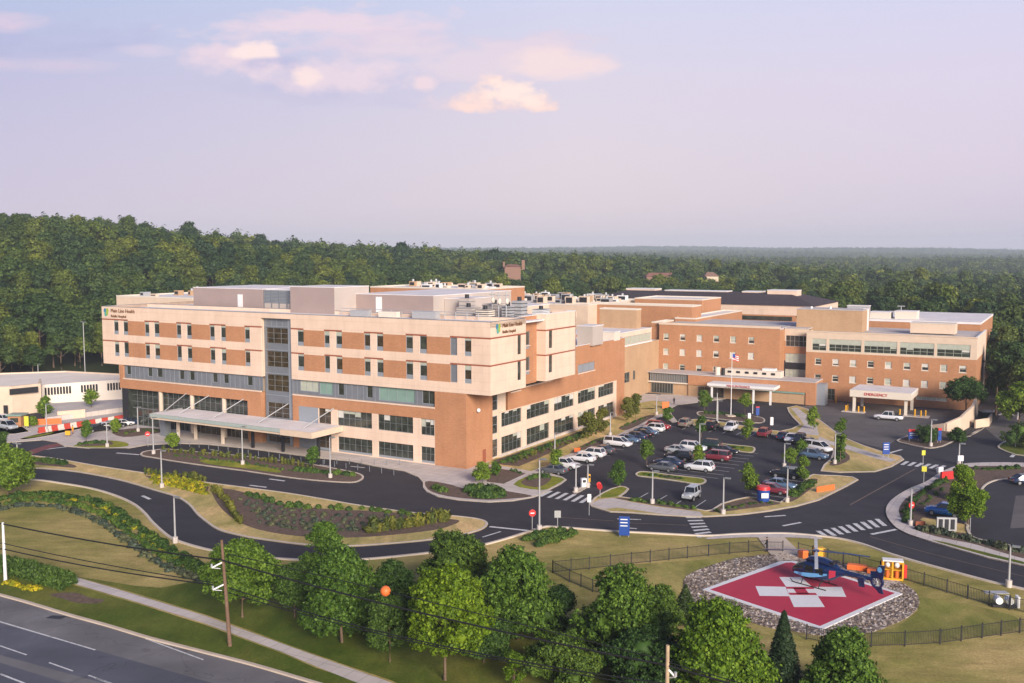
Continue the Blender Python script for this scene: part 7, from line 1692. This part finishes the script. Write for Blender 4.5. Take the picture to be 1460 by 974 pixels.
# ------------------------------------------------------------------ far landmarks
def far_house(label, name, px, py_top, D, w, h, m, roofm, chim=()):
    d = ray(px, 400); p = Vector((d[0] / d[1] * D, D, 0)); z1_ = zat(p, py_top); p.z = z1_ - h; r_ = empty(name, p); tag(r_, label, 'building')
    mb = MB(); mb.box(-w / 2, w / 2, -6, 6, -14, h * .6, m); mb.build('wall', r_)
    mb = MB(); mb.loft([[(-w / 2 - .4, -6.5, h * .6), (w / 2 + .4, -6.5, h * .6), (w / 2 + .4, 6.5, h * .6), (-w / 2 - .4, 6.5, h * .6)], [(-w / 2 + 2, -.6, h), (w / 2 - 2, -.6, h), (w / 2 - 2, .6, h), (-w / 2 + 2, .6, h)]], roofm, True, False); mb.build('roof', r_)
    for x, hh_, ww in chim: mb = MB(); mb.box(x - ww, x + ww, -1, 1, 0, hh_, m); mb.build('tower', r_)
M['far_brick'] = plain('far_brick', (.26, .15, .11), .9, .2); M['far_roof'] = plain('far_roof', (.26, .12, .09), .9, .2)
far_house('brick mansion with two towers among the trees on the skyline', 'mansion', 731, 377, 560, 9, 3.0, 'far_brick', 'far_roof', ((-5, 4.5, .5), (6, 5.5, .9)))
far_house('long red brick house far off among the trees', 'country_house', 941, 389, 600, 18, 5, 'far_brick', 'far_roof')
far_house('small pale house with brown roof far off among the trees', 'country_house', 1012, 388, 600, 8, 6, 'cream2', 'far_brick')
def far_tower(label, px, yt, D, w, m, name='tower'):
    d = ray(px, 400); p = Vector((d[0] / d[1] * D, D, ground_h(d[0] / d[1] * D, D))); r_ = empty(name, p); tag(r_, label, 'tower'); h = zat(p, yt) - p.z
    mb = MB(); mb.tube([(0, 0, -5), (0, 0, h * .7)], w * .45, m, 10); mb.tube([(0, 0, h * .7), (0, 0, h)], w, m, 12, True, w * .9); mb.build('shaft', r_)
far_tower('white water tower on the hazy horizon', 1249, 353, 5600, 8, 'white', 'water_tower')
for px, yt, D, w, lab in ((1160, 359, 5400, 55, 'pale low block on the hazy horizon left of the water tower'), (1412, 358, 6000, 60, 'pale low block on the hazy horizon at the far right')):
    d = ray(px, 400); p = Vector((d[0] / d[1] * D, D, ground_h(d[0] / d[1] * D, D))); r_ = empty('office_block', p); tag(r_, lab, 'building'); h = zat(p, yt) - p.z
    mb = MB(); mb.box(-w / 2, w / 2, -20, 20, -5, h, 'white'); mb.box(-w / 2 + 4, w / 2 - 4, -20.5, -20, h * .4, h * .7, 'glass'); mb.build('wall', r_)

# ------------------------------------------------------------------ sky, sun, air, camera
SUN_EL, SUN_AZ = 20.0, 158.0           # azimuth clockwise from the view direction: low behind the camera, to its right
w = bpy.data.worlds.new('World'); scene.world = w; w.use_nodes = True; nt = w.node_tree
bg = nt.nodes['Background']; out = nt.nodes['World Output']
sky = nt.nodes.new('ShaderNodeTexSky'); sky.sky_type = 'NISHITA'; sky.sun_disc = False; sky.sun_elevation = R(SUN_EL); sky.sun_rotation = R(SUN_AZ); sky.air_density = 1.2; sky.dust_density = 2.5; sky.ozone_density = 3.0
tc = nt.nodes.new('ShaderNodeTexCoord'); sep = nt.nodes.new('ShaderNodeSeparateXYZ'); nt.links.new(tc.outputs['Generated'], sep.inputs[0])
def math_(op, a, b=None, clamp=False):
    n = nt.nodes.new('ShaderNodeMath'); n.operation = op; n.use_clamp = clamp
    for s_, v in ((n.inputs[0], a), (n.inputs[1], b)):
        if v is None: continue
        if hasattr(v, 'links'): nt.links.new(v, s_)
        else: s_.default_value = v
    return n.outputs[0]
def lin(r, g, b): return tuple(((c / 255 / 12.92) if c / 255 < .04045 else ((c / 255 + .055) / 1.055) ** 2.4) for c in (r, g, b))
el = sep.outputs[2]
elf = math_('DIVIDE', el, .25, True)                        # 0 at the horizon .. 1 at 14.5 degrees
azm = math_('ADD', math_('MULTIPLY', math_('ARCTAN2', sep.outputs[0], sep.outputs[1]), 1.0), .0)
azf = math_('ADD', math_('MULTIPLY', azm, .95), .5, True)   # 0 left .. 1 right across the view
Lc = ramp(nt, elf, [(0, lin(214, 202, 217)), (.25, lin(197, 189, 215)), (.6, lin(182, 180, 212)), (1, lin(165, 184, 218))])
Cc = ramp(nt, elf, [(0, lin(223, 209, 214)), (.3, lin(219, 208, 217)), (.65, lin(213, 206, 222)), (1, lin(202, 206, 230))])
Rc = ramp(nt, elf, [(0, lin(208, 198, 218)), (.3, lin(213, 202, 221)), (.65, lin(214, 206, 227)), (1, lin(203, 207, 235))])
grad = mixc(nt, math_('MULTIPLY', azf, 1.8, True), Lc, Cc); grad = mixc(nt, math_('MULTIPLY', math_('SUBTRACT', azf, .58, True), 2.6, True), grad, Rc)
up = ramp(nt, el, [(.24, (0, 0, 0)), (.55, (1, 1, 1))])
grad = mixc(nt, up, grad, lin(74, 92, 145))
# clouds, placed by direction (u right, v up, both per unit forward)
fw = math_('MAXIMUM', sep.outputs[1], .05); u = math_('DIVIDE', sep.outputs[0], fw); v = math_('DIVIDE', sep.outputs[2], fw)
cmb = nt.nodes.new('ShaderNodeCombineXYZ'); nt.links.new(u, cmb.inputs[0]); nt.links.new(v, cmb.inputs[1])
def wn(scale, det, rough, stretch):
    mp = nt.nodes.new('ShaderNodeMapping'); mp.inputs['Scale'].default_value = stretch; nt.links.new(cmb.outputs[0], mp.inputs[0])
    n = nt.nodes.new('ShaderNodeTexNoise'); n.inputs['Scale'].default_value = scale; n.inputs['Detail'].default_value = det; n.inputs['Roughness'].default_value = rough; nt.links.new(mp.outputs[0], n.inputs[0]); return n.outputs[0]
puff = wn(26, 7, .62, (1, 1.5, 1)); streak = wn(12, 6, .6, (1, 3.2, 1))
def dirc(px, py):
    d = ray(px, py); return d[0] / d[1], d[2] / d[1]
def cloud(px, py, rx, ry, tex, amt, soft, thr=.0, flat=False):
    amt = amt * 1.9
    cu, cv = dirc(px, py); a = math_('DIVIDE', math_('SUBTRACT', u, cu), rx / F); b = math_('DIVIDE', math_('SUBTRACT', v, cv), ry / F)
    if flat: b = math_('MAXIMUM', b, math_('MULTIPLY', b, -2.3))
    r2 = math_('ADD', math_('MULTIPLY', a, a), math_('MULTIPLY', b, b)); fall = math_('SUBTRACT', 1.0, r2)
    x = math_('ADD', fall, math_('MULTIPLY', math_('SUBTRACT', tex, .5), amt))
    return math_('MULTIPLY', math_('SUBTRACT', x, thr), 1.7 / soft, True)
col = grad
def lay(mask, c_, op):
    global col
    col = mixc(nt, math_('MULTIPLY', mask, op), col, lin(*c_))
for args, c_, op in (((60, 62, 150, 40, streak, 2.2, 2.6), (168, 168, 206), .6), ((20, 33, 66, 15, streak, 1.8, 1.6), (226, 200, 214), .8), ((70, 92, 120, 13, streak, 2, 2.0), (216, 198, 216), .6), ((215, 74, 60, 10, streak, 2, 2), (220, 204, 220), .6),
    ((470, 115, 190, 44, streak, 2.6, 2.6), (184, 182, 214), .65), ((480, 42, 190, 34, streak, 2.4, 1.5), (229, 208, 219), .85), ((640, 66, 250, 26, streak, 2.8, 2.2), (196, 189, 217), .6), ((690, 80, 220, 38, streak, 2.4, 1.5), (224, 208, 219), .85), ((800, 92, 90, 24, streak, 1.6, 1.3), (240, 217, 216), .85),
    ((330, 82, 80, 26, puff, 1.8, 1.5), (230, 208, 218), .85), ((362, 77, 40, 19, puff, 1.9, 1.4, 0, True), (250, 227, 221), .9), ((392, 92, 46, 12, streak, 1.6, 1.6), (180, 179, 212), .75), ((478, 106, 110, 30, puff, 1.8, 1.5), (232, 211, 220), .8), ((436, 108, 26, 14, puff, 1.8, 1.5), (250, 225, 218), .8), ((606, 119, 18, 12, puff, 1.8, 1.5), (238, 213, 218), .85),
    ((702, 152, 100, 24, puff, 1.9, 2.0, .05, True), (238, 207, 207), .9), ((714, 148, 82, 36, puff, 2.6, 1.5, .1, True), (251, 219, 206), .95), ((730, 136, 52, 22, puff, 2.4, 1.6, .15), (255, 233, 221), .8)):
    lay(cloud(*args), c_, op)
mx = mixc(nt, .05, mixc(nt, 1.0, col, (4.9, 4.72, 4.7), 'MULTIPLY'), sky.outputs[0])
nt.links.new(mx, bg.inputs[0]); bg.inputs[1].default_value = .1
sun = bpy.data.lights.new('sun', 'SUN'); sun.energy = 2.7; sun.angle = R(24); sun.color = (1.0, .895, .79)
so = bpy.data.objects.new('sun', sun); COL.objects.link(so)
d = Vector((math.sin(R(SUN_AZ)) * math.cos(R(SUN_EL)), math.cos(R(SUN_AZ)) * math.cos(R(SUN_EL)), math.sin(R(SUN_EL))))
so.rotation_euler = (-d).to_track_quat('-Z', 'Y').to_euler(); so.location = (0, -20, 80)
HAZE = 1.9e-4
if HAZE:
    mb = MB(); mb.box(-7100, 7100, -7100, 7100, -40, 140, 'white'); hz = mb.build('haze'); tag(hz, 'thin pale evening haze over the whole site', 'haze', kind='stuff')
    hm = bpy.data.materials.new('haze'); hm.use_nodes = True; n2 = hm.node_tree; n2.nodes.clear(); oo = n2.nodes.new('ShaderNodeOutputMaterial'); pv = n2.nodes.new('ShaderNodeVolumePrincipled')
    pv.inputs['Color'].default_value = (.8, .9, 1, 1); pv.inputs['Density'].default_value = HAZE; pv.inputs['Anisotropy'].default_value = 0.0
    n2.links.new(pv.outputs[0], oo.inputs['Volume']); hz.data.materials.clear(); hz.data.materials.append(hm)
cam = bpy.data.cameras.new('camera'); co = bpy.data.objects.new('camera', cam); COL.objects.link(co)
co.location = (0, 0, H); co.rotation_euler = (math.pi / 2 - TH, 0, 0); cam.sensor_width = 36; cam.lens = F / 1460 * 36; cam.clip_start = .5; cam.clip_end = 60000
scene.camera = co
vs = scene.view_settings; vs.view_transform = 'Standard'; vs.look = 'None'; vs.exposure = 1.24; vs.gamma = 1; vs.use_curve_mapping = False
cy = scene.cycles; cy.use_denoising = True; cy.max_bounces = 5; cy.diffuse_bounces = 2; cy.glossy_bounces = 2; cy.transmission_bounces = 2; cy.volume_bounces = 0; cy.transparent_max_bounces = 4; cy.sample_clamp_indirect = 4
